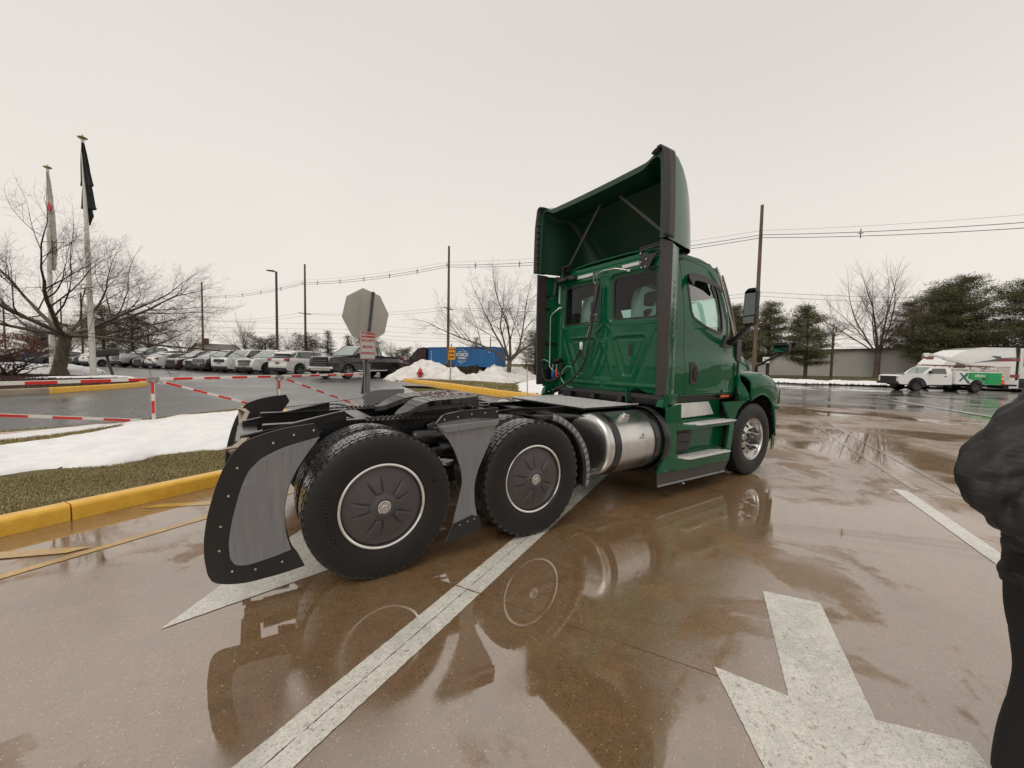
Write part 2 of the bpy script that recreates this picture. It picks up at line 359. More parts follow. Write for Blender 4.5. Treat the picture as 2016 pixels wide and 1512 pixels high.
# approach pavement past the kerb end, road, car park
drape('driveway', [uv(3.3, 2.18), uv(18.2, 2.18), uv(18.2, 7.2), uv(11.3, 3.3), uv(9.2, 7.4), uv(3.3, 7.4)], -.004, M_asph, 1.2)
drape('car_park', [(-70, 3), (-14, 3), uv(-12, 7.66), uv(9.2, 7.4), uv(10.6, 9.5), (6.2, 12.5), (5.9, 17), (9, 22), (9, 34), (-20, 110), (-90, 110)], 0.0, M_asph, 2.5)
drape('road', [uv(18.2, -30), uv(18.2, 7.2), (15, 16), (18, 30), (10, 36), (-10, 115), (12, 120), (30, 62), (48, 24), (54, 9.6), (62, -10), (66, -30)], 0.0, M_road, 2.5)
def marking(name, poly, m, z=0.004, cut=0, rough_edge=0.0, seed=1):
    q = []; g = random.Random(seed)
    for i, a in enumerate(poly):
        b = poly[(i + 1) % len(poly)]; dx, dy = b[0] - a[0], b[1] - a[1]; l = math.hypot(dx, dy); n = max(1, int(l / .02)) if rough_edge else 1
        for k in range(n):
            w = g.gauss(0, rough_edge) if k else 0; q.append((a[0] + dx * k / n + dy / l * w, a[1] + dy * k / n - dx / l * w))
    b = MB(); b.plate(q, lambda u, v, w: (u, v, h(u, v) + w), z, z, cut=cut); return tag(b.build(name, m, None, smooth=0), kind='structure')
# long white line: two halves either side of the slab joint
a0, a1 = (-1.35, -2.62), (4.2, 0.46)
def off(p, w): return (p[0] - SU * w, p[1] + CU * w)
for s_ in (1, -1):
    for (u0, u1) in ((-2.45, -0.405), (-0.395, 3.9)):
        w0, w1 = (-1.6478, -1.555) if s_ > 0 else (-1.752, -1.6522)
        marking('white_line', [uv(u0, w0), uv(u1, w0), uv(u1, w1), uv(u0, w1)], M_paint, rough_edge=0.0012, seed=int(u0 * 7 + s_))
marking('white_arrow', [(-1.21, -1.09), (-0.24, -0.87), (-0.10, 0.05), (-0.41, -0.02), (-0.97, -0.75)], M_paint, rough_edge=0.001)
marking('white_arrow', [(2.155, -2.72), (2.33, -2.99), (1.50, -3.475), (1.70, -3.72), (1.30, -3.98), (0.6, -3.55), (0.86, -3.31), (1.195, -2.92), (1.315, -3.21)], M_paint, rough_edge=0.001, seed=4)
marking('white_line', [uv(3.95, -5.17), uv(4.22, -5.25), uv(-0.5, -5.25), uv(-0.5, -5.10), uv(4.22, -5.10)][1:], M_paint, rough_edge=0.0012, seed=9)
marking('yellow_line', [uv(4.3, -5.42), uv(18, -5.42), uv(18, -5.32), uv(4.3, -5.32)], M_yworn, cut=1.5)
marking('yellow_line', [uv(4.3, -5.86), uv(18, -5.86), uv(18, -5.76), uv(4.3, -5.76)], M_yworn, cut=1.5)
marking('yellow_line', [uv(-6, 1.17), uv(3.6, 1.17), uv(3.6, 1.245), uv(-6, 1.255)], M_ypaint, rough_edge=0.001)
marking('yellow_line', [(-2.55, 0.60), (-1.98, 0.415), (-1.84, 0.46), (-2.0, 0.53), (-2.55, 0.74)], M_ypaint, z=0.008, rough_edge=0.001)
marking('yellow_line', [(-1.74, 1.37), (-1.57, 1.42), (-0.6, 1.05), (-0.5, 0.94), (-0.62, 0.95)], M_ypaint, rough_edge=0.001)
marking('yellow_line', [(5.24, 16.42), (5.3, 14.0), (5.36, 14.0), (5.34, 16.42)], M_ypaint, z=.02, cut=1)
marking('yellow_line', [(5.3, 14.06), (7.1, 8.4), (7.2, 8.44), (5.38, 14.1)], M_ypaint, z=.02, cut=1)
for k in range(4): marking('white_line', [(21 + k * .0, -2 + k * 0), (33, 4), (33, 4.3), (21, -1.7)] if k == 0 else [(38, 2 + k * 4), (40.5, 0.6 + k * 4), (40.7, .8 + k * 4), (38.2, 2.2 + k * 4)], M_paint, z=.02, cut=1.5)
# ------------------------------------------------------------------ kerbs
KH = 0.15
def kerb_run(P, m, wdt=0.17, hgt=KH, gap=.012, sink=.12, root=None, zf=None):
    zf = zf or h
    for i in range(len(P) - 1):
        a, b = Vector((*P[i], 0)), Vector((*P[i + 1], 0)); d = (b - a).normalized(); n = Vector((-d.y, d.x, 0)); a = a + d * gap / 2; b = b - d * gap / 2
        k = MB(); v = []; N = max(1, int((b - a).length / 1.0))
        prof = [(0, -sink), (0.0, hgt - .035), (.012, hgt - .008), (.035, hgt), (wdt - .02, hgt), (wdt, hgt - .02), (wdt, -sink)]
        for s_ in range(N + 1):
            p = a.lerp(b, s_ / N)
            for (w, z) in prof: q = p + n * w; v.append((q.x, q.y, zf(p.x, p.y) + z))
        m_ = len(prof); f = [(s_ * m_ + j, (s_ + 1) * m_ + j, (s_ + 1) * m_ + (j + 1) % m_, s_ * m_ + (j + 1) % m_) for s_ in range(N) for j in range(m_)]
        f += [tuple(range(m_)), tuple(range(N * m_ + m_ - 1, N * m_ - 1, -1))]
        k.add(v, f); k.build('kerb_stone', m, root, smooth=50)
verge = thing('verge', None, None); verge['kind'] = 'structure'
ks = [uv(u, 2.17) for u in (-7.3, -4.3, -1.30, 1.7, 3.0)] + [uv(3.4, 2.6), uv(3.5, 4.8), uv(3.4, 7.1), uv(3.0, 7.5)]
kerb_run(ks, M_kerb_y, root=verge)
kerb_run([uv(3.0, 7.5), uv(0, 7.55), uv(-3, 7.6), uv(-6, 7.66), uv(-9, 7.7)], M_kerb_c, root=verge, hgt=.13)
vb = MB(); vb.plate([uv(-12, 2.34), uv(2.95, 2.34), uv(3.25, 2.7), uv(3.3, 7.1), uv(2.9, 7.38), uv(-12, 7.5)], lambda u, v, w: (u, v, h(u, v) + w), .125, .125, cut=.6)
vb.build('verge_soil', M_soil, verge, 30)
tag(heap('snow_bank', [uv(-12, 3.9), (-3.29, 3.08), (-2.99, 3.22), (-2.56, 3.02), (-2.03, 3.14), (-1.88, 3.38), (-1.53, 3.45), (-1.2, 3.45), uv(1.5, 3.4), uv(2.8, 4.2), uv(2.7, 6.9), uv(0, 7.3), (-2.1, 6.5), (-2.8, 6.2), (-3.05, 5.9), (-3.3, 5.35), (-3.75, 5.05), uv(-12, 6.2)],
    0.13, 0.5, M_snow, res=.035, edge=.16, esc=.45, lump=.6, lsc=.55, z0=.11, seed=3), kind='structure', label=None)
tag(heap('snow_bank', [(-4.6, 5.35), (-3.6, 5.75), (-3.1, 6.2), (-2.7, 6.55), (-3.2, 6.55), (-4.1, 6.1), (-5, 5.9)], 0.08, 0.3, M_snow, res=.04, edge=.08, esc=.3, lump=.3, z0=.11, seed=4), kind='structure')

# grass blades
def grass_mat():
    m = bpy.data.materials.new('grass_blades'); m.use_nodes = True; t = m.node_tree; b = t.nodes['Principled BSDF']
    a = t.nodes.new('ShaderNodeAttribute'); a.attribute_name = 'tint'; r = t.nodes.new('ShaderNodeValToRGB'); t.links.new(a.outputs['Fac'], r.inputs[0]); t.links.new(r.outputs[0], b.inputs['Base Color'])
    e = r.color_ramp.elements; e[0].color = (0.10, 0.10, 0.028, 1); e[1].color = (0.54, 0.44, 0.22, 1); k = e.new(.35); k.color = (0.25, 0.20, 0.065, 1); k = e.new(.7); k.color = (.33, .26, .10, 1)
    b.inputs['Roughness'].default_value = .6; return m
M_grass = grass_mat()
def grass(name, poly, n, lo, hi, wd, z0, seed=0, tbias=0.0, avoid=None):
    g = np.random.RandomState(seed); P = np.array(poly); x0, y0 = P.min(0); x1, y1 = P.max(0)
    X = g.uniform(x0, x1, n * 3); Y = g.uniform(y0, y1, n * 3); k = sdf(X, Y, poly) < 0
    if avoid is not None: k &= sdf(X, Y, avoid) > -0.05
    X = X[k][:n]; Y = Y[k][:n]; n = len(X); Z = H(X, Y) + z0
    patch = fbm(X, Y, .6, 4, seed + 1); L = g.uniform(lo, hi, n) * (1 + .3 * patch); a = g.uniform(0, 2 * PI, n) ; ln = g.uniform(.3, 1.6, n); w = wd * g.uniform(.6, 1.3, n)
    dx, dy = np.cos(a), np.sin(a); px, py = -dy, dx
    V = np.zeros((n, 5, 3)); mx_, my_ = X + dx * L * .25 * ln, Y + dy * L * .25 * ln
    V[:, 0] = np.stack([X - px * w, Y - py * w, Z], 1); V[:, 1] = np.stack([X + px * w, Y + py * w, Z], 1)
    V[:, 2] = np.stack([mx_ + px * w * .8, my_ + py * w * .8, Z + L * .6 / (1 + .3 * ln)], 1); V[:, 3] = np.stack([mx_ - px * w * .8, my_ - py * w * .8, Z + L * .6 / (1 + .3 * ln)], 1)
    V[:, 4] = np.stack([X + dx * L * ln * .75, Y + dy * L * ln * .75, Z + L * .85 / (1 + .6 * ln)], 1)
    i = np.arange(n) * 5; F = np.concatenate([np.stack([i, i + 1, i + 2], 1), np.stack([i, i + 2, i + 3], 1), np.stack([i + 3, i + 2, i + 4], 1)])
    T = np.clip(.5 + .5 * patch * -1 + g.normal(0, .22, n) + tbias, 0, 1); T = np.repeat(T, 5)
    return tag(np_mesh(name, V.reshape(-1, 3), F, M_grass, None, False, T), kind='stuff')
tag(grass('grass', [uv(-7.5, 2.35), uv(2.9, 2.35), uv(3.1, 3.8), uv(-7.5, 4.3)], 95000, .022, .05, .0022, .122, 1), 'short straw coloured winter grass between the yellow kerb and the snow', 'grass')
tag(grass('grass', [(-6.5, 4.4), (-3.2, 4.9), (-2.6, 5.6), (-2.9, 6.6), (-4.2, 6.5), (-7, 5.6)], 30000, .025, .055, .003, .122, 2, .15), 'dead tan grass patch showing behind the snow by the gate', 'grass')
# ------------------------------------------------------------------ truck materials
GRN = (0.0006, 0.086, 0.035)
M_green = mat('green_paint', GRN, rough=0.35, var=0.04, scale=3, coat=0.9, crough=0.02, spec=0.12, bump=0.012, bscale=160); M_green.node_tree.nodes['Principled BSDF'].inputs['Coat IOR'].default_value = 1.36
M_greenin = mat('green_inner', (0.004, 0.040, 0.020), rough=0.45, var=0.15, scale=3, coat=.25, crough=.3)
M_frame = mat('chassis_black', (0.007, 0.007, 0.0075), rough=0.38, var=0.4, scale=9, bump=.25, bscale=60, coat=.45, crough=.15, rvar=.12)
M_grease = mat('greasy_cast_iron', (0.045, 0.043, 0.042), rough=0.42, var=0.4, scale=7, bump=.4, bscale=30, coat=.5, crough=.2, rvar=.15)
M_rub = mat('tyre_rubber', (0.009, 0.0088, 0.009), rough=0.55, var=0.2, scale=14, bump=.15, bscale=90, coat=.12, crough=.35, rvar=.1)
M_tread = mat('wet_tread', (0.016, 0.0155, 0.015), rough=0.32, var=0.2, scale=20, coat=.6, crough=.12)
M_trim = mat('extender_rubber', (0.048, 0.040, 0.040), rough=0.55, var=0.12, scale=6, bump=.2, bscale=60)
M_flap = mat('black_plastic', (0.013, 0.0127, 0.013), rough=0.38, var=0.25, scale=9, bump=.45, bscale=26, coat=.3, crough=.2, rvar=.1, stretch=(1, 1, .35))
M_gray = mat('grey_fairing', (0.205, 0.206, 0.214), rough=0.42, var=0.12, scale=13, bump=.4, bscale=60, coat=.25, crough=.3, stretch=(2.6, 2.6, .16), rvar=.12)
M_cover = mat('wheel_cover', (0.070, 0.063, 0.065), rough=0.5, var=0.08, scale=6, bump=.08, bscale=120, coat=.1, crough=.4)
M_alu = mat('aluminium', (0.62, 0.61, 0.59), rough=0.28, metal=1, var=0.08, scale=7, bump=.03, bscale=60, rvar=.07)
M_alub = mat('brushed_tank', (0.66, 0.65, 0.63), rough=0.30, metal=1, var=0.16, scale=5, bump=.05, bscale=50, stretch=(1, .3, .3), rvar=.1)
M_tread_alu = mat('tread_plate_alu', (0.74, 0.74, 0.73), rough=0.4, metal=.3, var=0.12, scale=16)
M_galv = mat('galvanised_steel', (0.30, 0.30, 0.31), rough=0.5, metal=.7, var=0.2, scale=14, bump=.05, bscale=50)
M_chrome = mat('bright_rim', (0.80, 0.79, 0.77), rough=0.18, metal=1, var=0.03)
M_black = mat('satin_black', (0.012, 0.012, 0.013), rough=0.4, var=0.15, coat=.2)
M_int = mat('cab_interior', (0.05, 0.05, 0.052), rough=0.75, var=0.2)
M_intl = mat('cab_headliner', (0.22, 0.215, 0.20), rough=0.85, var=0.1)
M_plastic_wrap = mat('clear_seat_wrap', (0.55, 0.60, 0.60), rough=0.25, var=0.1, bump=.9, bscale=14, coat=.6)
M_white = mat('white_plain', (0.72, 0.72, 0.71), rough=0.4, var=0.05)
M_refl = mat('reflective_tape', (0.62, 0.62, 0.63), rough=0.35, var=0.08, scale=30)
M_bolt = mat('stainless_bolt', (0.62, 0.60, 0.57), rough=0.3, metal=1, var=.05)
M_bronze = mat('bare_bracket', (0.36, 0.29, 0.22), rough=0.4, metal=.6, var=.2)
M_red = mat('red_plastic', (0.55, 0.025, 0.02), rough=0.4, var=.1, coat=.3)
M_blue = mat('blue_plastic', (0.02, 0.10, 0.42), rough=0.4, var=.1, coat=.3)
M_lgrn = mat('green_hose', (0.10, 0.42, 0.18), rough=0.4, var=.1, coat=.4)
M_amber = mat('amber_lens', (0.75, 0.10, 0.01), rough=0.2, var=.05, coat=1)
def glass_mat(name, tint, alpha=0.75, rough=0.0, spec=0.5):
    m = bpy.data.materials.new(name); m.use_nodes = True; t = m.node_tree; t.nodes.clear(); L = t.links.new
    o = t.nodes.new('ShaderNodeOutputMaterial'); tr = t.nodes.new('ShaderNodeBsdfTransparent'); tr.inputs[0].default_value = (*tint, 1)
    g = t.nodes.new('ShaderNodeBsdfGlossy'); g.inputs['Roughness'].default_value = 0.02; g.inputs[0].default_value = (1, 1, 1, 1)
    fr = t.nodes.new('ShaderNodeFresnel'); gg = t.nodes.new('ShaderNodeNewGeometry'); mi = t.nodes.new('ShaderNodeMapRange'); mi.inputs[3].default_value = 1.5; mi.inputs[4].default_value = 1 / 1.5; L(gg.outputs['Backfacing'], mi.inputs[0]); L(mi.outputs[0], fr.inputs[0]); mx = t.nodes.new('ShaderNodeMixShader')
    mm = t.nodes.new('ShaderNodeMath'); mm.operation = 'MULTIPLY'; mm.inputs[1].default_value = spec * 2; L(fr.outputs[0], mm.inputs[0])
    n = t.nodes.new('ShaderNodeTexNoise'); n.inputs['Scale'].default_value = 30; bp = t.nodes.new('ShaderNodeBump'); bp.inputs['Strength'].default_value = .02; L(n.outputs[0], bp.inputs['Height']); L(bp.outputs[0], g.inputs['Normal'])
    L(mm.outputs[0], mx.inputs[0]); L(tr.outputs[0], mx.inputs[1]); L(g.outputs[0], mx.inputs[2]); L(mx.outputs[0], o.inputs[0]); return m
G_door = glass_mat('tinted_door_glass', (0.62, 0.88, 0.78), spec=1.6); G_rear = glass_mat('tinted_rear_glass', (0.50, 0.66, 0.60), spec=.35)
G_ws = glass_mat('windscreen_glass', (0.55, 0.68, 0.64))
M_mirror = mat('mirror_glass', (0.72, 0.80, 0.78), rough=0.02, metal=1, var=0)

TR = thing('semi_truck', 'dark green day cab semi tractor with tall roof fairing and bare fifth wheel, no trailer', 'truck')

# ------------------------------------------------------------------ wheels
RT = 0.515
def bolt_ring(b, cx, y, cz, r, n, br, hgt, s, nn=6, a0=0):
    for k in range(n):
        a = a0 + 2 * PI * k / n; b.lathe([(0.001, hgt * 1.0), (br * .7, hgt), (br, hgt * .8), (br, 0)], (cx + r * math.cos(a), y, cz + r * math.sin(a)), 'y', nn, sgn=s)
def arc_text(b, string, size, r, a_mid, y, s, ext=.0035, sp=1.15, flip=False):
    # letters bent round the tyre; angle measured in the wheel plane as seen from outside
    def fn(x, yy, z):
        rad = r + yy; a = a_mid - x / r
        return (rad * math.cos(a) * (1 if s < 0 else -1), y + s * (z + ext * .2), rad * math.sin(a))
    b.text(string, size, fn, extrude=ext, sp=sp, bold=.001)
def tyre_mesh(kind):
    b = MB(); hw = 0.14; rt = RT - .001
    gr = 0.014
    if kind == 'steer':
        prof = [(.288, .095), (.30, .118), (.335, .132), (.39, .141), (.44, .137), (.478, .124), (.500, .112), (.5105, .100)]
        tr = []
        for y0, y1 in ((.100, .068), (.056, .022), (.010, -.010), (-.022, -.056), (-.068, -.100)): tr += [(rt - .004 if abs(y0) > .09 else rt, y0), (rt if abs(y1) < .09 else rt - .004, y1), (rt - gr, y1 - .002), (rt - gr, y1 - .010)]
        tr = tr[:-2]; prof += tr + [(r_, -y_) for r_, y_ in reversed(prof)]
        b.lathe([(r_, -y_) for r_, y_ in prof], (0, 0, 0), 'y', 96)
    else:
        prof = [(.288, .095), (.30, .118), (.312, .119), (.316, .126), (.335, .132), (.39, .141), (.44, .138), (.470, .132), (.488, .124), (rt - .014, .116)]
        prof += [(rt - gr, .02), (rt - gr, -.02)] + [(r_, -y_) for r_, y_ in reversed(prof)]
        b.lathe([(r_, -y_) for r_, y_ in prof], (0, 0, 0), 'y', 96)
        b.cur = 1
        n = 56 if kind == 'drive_a' else 44
        rows = [(-.113, -.071), (-.066, -.026), (-.021, .021), (.026, .066), (.071, .113)]
        for i, (y0, y1) in enumerate(rows):
            for k in range(n):
                st = 2 * PI / n; a0 = (k + (.5 if i % 2 else 0)) * st + st * .06; a1 = a0 + st * .86; am = (a0 + a1) / 2
                ym = (y0 + y1) / 2; r0 = rt - gr - .002; r1 = rt - (.004 if abs(ym) > .08 else 0)
                sk = .25 * st * (1 if i % 2 else -1)
                if kind == 'drive_a': pts = [(a0, y0), (a1, y0), (a1 + sk * .5, y1), (a0 + sk * .5, y1)]
                else: pts = [(a0 + st * .1, y0), (a1 - st * .1, y0), (a1 + st * .12, ym), (a1 - st * .1, y1), (a0 + st * .1, y1), (a0 - st * .12 + st * .1, ym)]
                v = [(r0 * math.cos(a), y, r0 * math.sin(a)) for a, y in pts] + [(r1 * math.cos(a), y, r1 * math.sin(a)) for a, y in pts]; m_ = len(pts)
                b.add(v, [tuple(range(m_, 2 * m_))[::-1]] + [(j, (j + 1) % m_, m_ + (j + 1) % m_, m_ + j)[::-1] for j in range(m_)])
        # shoulder lugs
        for s in (-1, 1):
            for k in range(n):
                st = 2 * PI / n; a = (k + .5) * st
                for (w, yy, rr0, rr1) in ((.24, .118, rt - .024, rt - .006),):
                    v = []
                    for da in (-w * st, w * st):
                        v += [(rr0 * math.cos(a + da), s * .116, rr0 * math.sin(a + da)), (rr0 * math.cos(a + da), s * .1235, rr0 * math.sin(a + da)), (rr1 * math.cos(a + da), s * .119, rr1 * math.sin(a + da)), (rr1 * math.cos(a + da), s * .108, rr1 * math.sin(a + da))]
                    b.add(v, [(0, 1, 2, 3), (7, 6, 5, 4), (1, 5, 6, 2), (2, 6, 7, 3), (0, 4, 5, 1)])
    return b
_ta = tyre_mesh('drive_a').build('tyre', [M_rub, M_tread], None, 30); _tb = tyre_mesh('drive_b').build('tyre', [M_rub, M_tread], None, 30); _ts = tyre_mesh('steer').build('tyre', [M_rub], None, 30)
TM = {'a': _ta.data, 'b': _tb.data, 's': _ts.data}
for o in (_ta, _tb, _ts): bpy.data.objects.remove(o)
def rim_mesh(s):
    b = MB(); b.lathe([(.302, s * .100), (.305, s * .112), (.302, s * .121), (.294, s * .124), (.285, s * .119), (.281, s * .10), (.283, s * .04), (.20, s * .02), (.10, s * .03), (.03, s * .03), (.03, -s * .05), (.283, -s * .05), (.288, -s * .10), (.302, -s * .105)], (0, 0, 0), 'y', 72, closed=True); return b
def cover_mesh(s):
    b = MB(); nr, na = 46, 240; v = []; f = []
    for i in range(nr + 1):
        r = .05 + (.281 - .05) * i / nr
        for k in range(na):
            a = 2 * PI * k / na
            z = .092 + .050 * (1 - (r / .281) ** 2) + .012 * max(0, 1 - abs(r - .06) / .03)
            if r > .274: z -= .012 * (r - .274) / .0075
            q = ((a - R(90 + 18) + PI / 5) % (2 * PI / 5)) - PI / 5; lat = abs(q) * r
            w = .022 + .24 * (r - .095) if r > .095 else .022
            if .098 < r < .225:
                dd = abs(lat - w) ; fade = min(1, (r - .098) / .01) * min(1, (.225 - r) / .05)
                z -= .014 * math.exp(-(dd / .006) ** 2) * fade
                z += .006 * S((w - lat) / .006) * fade if lat < w else 0
            if .092 < r < .104 and lat < w + .004: z -= .009 * math.exp(-((r - .099) / .004) ** 2)
            v.append((r * math.cos(a), s * z, r * math.sin(a)))
    f = [(i * na + k, i * na + (k + 1) % na, (i + 1) * na + (k + 1) % na, (i + 1) * na + k) for i in range(nr) for k in range(na)]
    if s > 0: f = [q[::-1] for q in f]
    return b.add(v, f)
def hub_mesh(s):
    b = MB(); z0 = .138
    b.lathe([(.048, s * (z0 - .01)), (.047, s * (z0 + .010)), (.043, s * (z0 + .013)), (.036, s * (z0 + .012)), (.034, s * (z0 + .002)), (.018, s * (z0 + .002)), (.018, s * (z0 + .010)), (.012, s * (z0 + .013)), (.010, s * (z0 + .004)), (.0005, s * (z0 + .004))], (0, 0, 0), 'y', 40)
    for k in range(3):
        a = R(90 + k * 120); c = Vector((math.cos(a) * .026, s * (z0 + .006), math.sin(a) * .026)); b.box(c, (.016, .010, .012), Matrix.Rotation(-a, 3, 'Y'))
    bolt_ring(b, 0, s * (z0 + .012), 0, .041, 3, .0028, .003, s, 6, R(30)); return b
M_ltr = mat('raised_lettering', (0.024, 0.023, 0.023), rough=0.5, var=0.1)
WH = {}
for s in (-1, 1):
    WH[s] = [rim_mesh(s).build('wheel', M_chrome, None, 40), cover_mesh(s).build('wheel_cover', M_cover, None, 180), hub_mesh(s).build('hub_cap', M_alu, None, 35)]
    def words(ws):
        o = []
        for (tx, sz, rd, an, yy, ex_) in ws: tr = MB(); arc_text(tr, tx, sz, rd, R(an), s * yy, s, ex_); o.append(tr.build('sidewall_lettering', M_ltr, None, 30))
        return o
    WH[s] += [words([('BRIDGESTONE', .052, .375, 190 if s < 0 else 170, .1415, .0035)] + ([('M726', .052, .395, 14, .1405, .0035)] if s < 0 else [])), words([('MICHELIN', .055, .395, 110, .1405, .0035)])]
for x, key in ((0.0, 'a'), (1.32, 'b')):
    for s in (-1, 1):
        w = WH[s][0].copy(); COL.objects.link(w); w.name = 'wheel'; w.parent = TR; w.location = (x, s * 1.075, RT); w['label'] = 'drive wheel with grey aero cover and bright rim'
        for src in [WH[s][1], WH[s][2]] + WH[s][3 if key == 'a' else 4]:
            c = src.copy(); COL.objects.link(c); c.parent = w
        link_mesh('tyre', TM[key], w)
        w2 = WH[s][0].copy(); COL.objects.link(w2); w2.parent = TR; w2.location = (x, s * .735, RT); w2.name = 'inner_wheel'; link_mesh('tyre', TM[key], w2)
for s in (-1, 1):
    for o in WH[s][:3] + WH[s][3] + WH[s][4]: bpy.data.objects.remove(o)
# steer wheels, polished aluminium with hand holes
def steer_rim(s):
    b = MB(); n = 100; prof = [(.302, .100), (.3035, .112), (.298, .118), (.290, .112), (.286, .09), (.280, .06), (.262, .042), (.24, .05)]
    b.lathe([(r_, s * z) for r_, z in prof], (0, 0, 0), 'y', n)
    # web with ten holes
    def zf(r): return .05 + .05 * S((.24 - r) / .09)
    outer = [(.24 * math.cos(2 * PI * k / 80), .24 * math.sin(2 * PI * k / 80)) for k in range(80)]
    holes = []
    for k in range(10):
        a = 2 * PI * k / 10 + .1; holes.append([(.198 * math.cos(a) + .023 * math.cos(t_), .198 * math.sin(a) + .023 * math.sin(t_)) for t_ in [2 * PI * j / 14 for j in range(14)]][::-1])
    inner = [(.085 * math.cos(2 * PI * k / 40), .085 * math.sin(2 * PI * k / 40)) for k in range(40)][::-1]
    b.plate(outer, lambda u, v, w: (u, s * (zf(math.hypot(u, v)) + w), v), -.02, 0, holes + [inner], cut=.03)
    b.cur = 1; b.lathe([(.285, -s * .02), (.20, -s * .02), (.0, -s * .02)], (0, 0, 0), 'y', 40)
    return b
for s in (-1, 1):
    w = steer_rim(s).build('wheel', [M_alu, M_black], TR, 50, recalc=True); w.location = (5.22, s * 1.06, RT); w['label'] = 'polished aluminium steer wheel with round hand holes'
    link_mesh('tyre', TM['s'], w)
    b = MB(); b.lathe([(.085, s * .06), (.08, s * .12), (.066, s * .14), (.062, s * .175), (.045, s * .19), (.001, s * .19)], (0, 0, 0), 'y', 28); bolt_ring(b, 0, s * .095, 0, .143, 10, .021, .052, s, 10, .1)
    bolt_ring(b, 0, s * .188, 0, .05, 6, .008, .006, s)
    b.build('hub', M_grease, w, 40)

# ------------------------------------------------------------------ frame rails, cross members, axles
for s in (-1, 1):
    b = MB(); y = s * .43
    b.box((2.55, y, .90), (6.5, .008, .26)); b.box((2.55, y - s * .036, 1.026), (6.5, .075, .010)); b.box((2.55, y - s * .036, .774), (6.5, .075, .010))
    b.build('frame_rail', M_frame, TR, 30, .002)
    b = MB()  # angle iron with the bolt rows under the fifth wheel
    b.box((.62, s * .47, 1.02), (1.15, .085, .014)); b.box((.62, s * .435, .95), (1.15, .012, .15))
    for k in range(26): b.cyl((.08 + k * .043, s * .485, 1.025), (.08 + k * .043, s * .485, 1.048), .011, 6)
    for k in range(26): b.cyl((.08 + k * .043, s * .395, 1.03), (.08 + k * .043, s * .395, 1.043), .010, 6)
    for k in range(12): b.cyl((.1 + k * .09, s * .44, .93), (.1 + k * .09, s * .458, .93), .013, 6)
    b.build('mounting_angle', M_frame, TR, 30)
    # approach ramp at the frame end
    b = MB(); P = [(-.84, .77), (-.84, .955), (-.16, 1.105), (-.10, 1.10), (-.10, 1.03), (-.3, 1.0), (-.55, .80)]
    b.plate(P, lambda u, v, w: (u, s * .43 + w, v), -.006, .006)
    b.plate([(-.84, .0), (-.11, .0), (-.11, .055), (-.84, .055)], lambda u, v, w: (u, s * .43 - s * v, .955 + (u + .84) * .2055 + w), -.004, .006)
    for k in range(3): b.cyl((-.7 + k * .2, s * .44, .88 + k * .03), (-.7 + k * .2, s * .452, .88 + k * .03), .016, 6)
    b.build('frame_ramp', M_frame, TR, 30, .003)
for x, w_, z in ((-.80, .10, .86), (-.12, .14, .93), (.10, .08, .92), (.66, .12, .93), (1.32, .12, .93), (1.98, .10, .93), (2.6, .1, .93), (4.2, .1, .9)):
    b = MB(); b.box((x, 0, z), (w_, .83, .10)); b.box((x, 0, z + .055), (w_ + .05, .83, .010)); b.build('cross_member', M_frame, TR, 30, .003)
b = MB(); b.box((.07, 0, 1.02), (.14, .85, .012)); b.box((-.12, -.2, 1.03), (.05, .3, .012), Matrix.Rotation(.4, 3, 'Z')); b.build('tie_plate', M_grease, TR, 30, .002)
for x in (0, 1.32):
    b = MB(); b.tube([(x, -.62, RT), (x, -.3, RT), (x, -.2, RT), (x, .2, RT), (x, .3, RT), (x, .62, RT)], [.07, .075, .16, .16, .075, .07], 14)
    b.lathe([(.001, .3), (.10, .28), (.17, .16), (.19, .0), (.17, -.12), (.08, -.22), (.05, -.35), (.05, -.38)], (x, 0, RT + .02), 'x', 20); b.build('drive_axle', M_frame, TR, 40)
    for s in (-1, 1):
        b = MB(); b.tube([(x - .02, s * .52, RT - .12), (x + .3, s * .52, RT - .1), (x + .55, s * .46, RT + .18)], .035, 8); b.bar((x - .3, s * .52, RT + .1), (x + .2, s * .52, RT + .12), .09, .05); b.build('suspension_arm', M_frame, TR, 40)
        b = MB(); b.lathe([(.05, -.11), (.10, -.10), (.115, -.05), (.105, 0), (.12, .05), (.11, .10), (.05, .11)], (x - .28, s * .50, RT + .24), 'z', 18); b.build('air_spring', M_rub, TR, 60)
        b = MB(); b.cyl((x + .12, s * .56, RT), (x + .22, s * .50, RT + .42), .03, 10); b.cyl((x + .15, s * .545, RT + .15), (x + .22, s * .50, RT + .42), .042, 10); b.build('shock_absorber', M_frame, TR, 40)
        b = MB(); b.lathe([(.03, -.09), (.075, -.08), (.08, 0), (.075, .08), (.03, .09)], (x + .14, s * .35, RT + .16), 'x', 16); b.build('brake_chamber', M_grease, TR, 40)
b = MB(); b.tube([(.4, 0, .56), (.7, 0, .58), (1.0, 0, .58)], .05, 12); b.tube([(1.6, 0, .6), (2.6, 0, .66), (3.8, 0, .7)], .055, 12); b.build('drive_shaft', M_frame, TR, 40)
b = MB()
for k in range(9):
    g = random.Random(k); y0 = g.uniform(-.36, .36); b.tube([(-.6, y0 * .6, .80), (-.1, y0, .90 + g.uniform(-.05, .06)), (.5, y0 * .8, .86), (1.2, y0, .90 + g.uniform(-.05, .05)), (2.2, y0 * .9, .88), (3.3, y0 * .6, .95)], .011, 6)
b.tube([(1.25, -.50, 1.03), (1.6, -.52, 1.055), (2.0, -.52, 1.04), (2.35, -.5, 1.05)], .014, 6)
b.build('air_lines', M_rub, TR, 60)
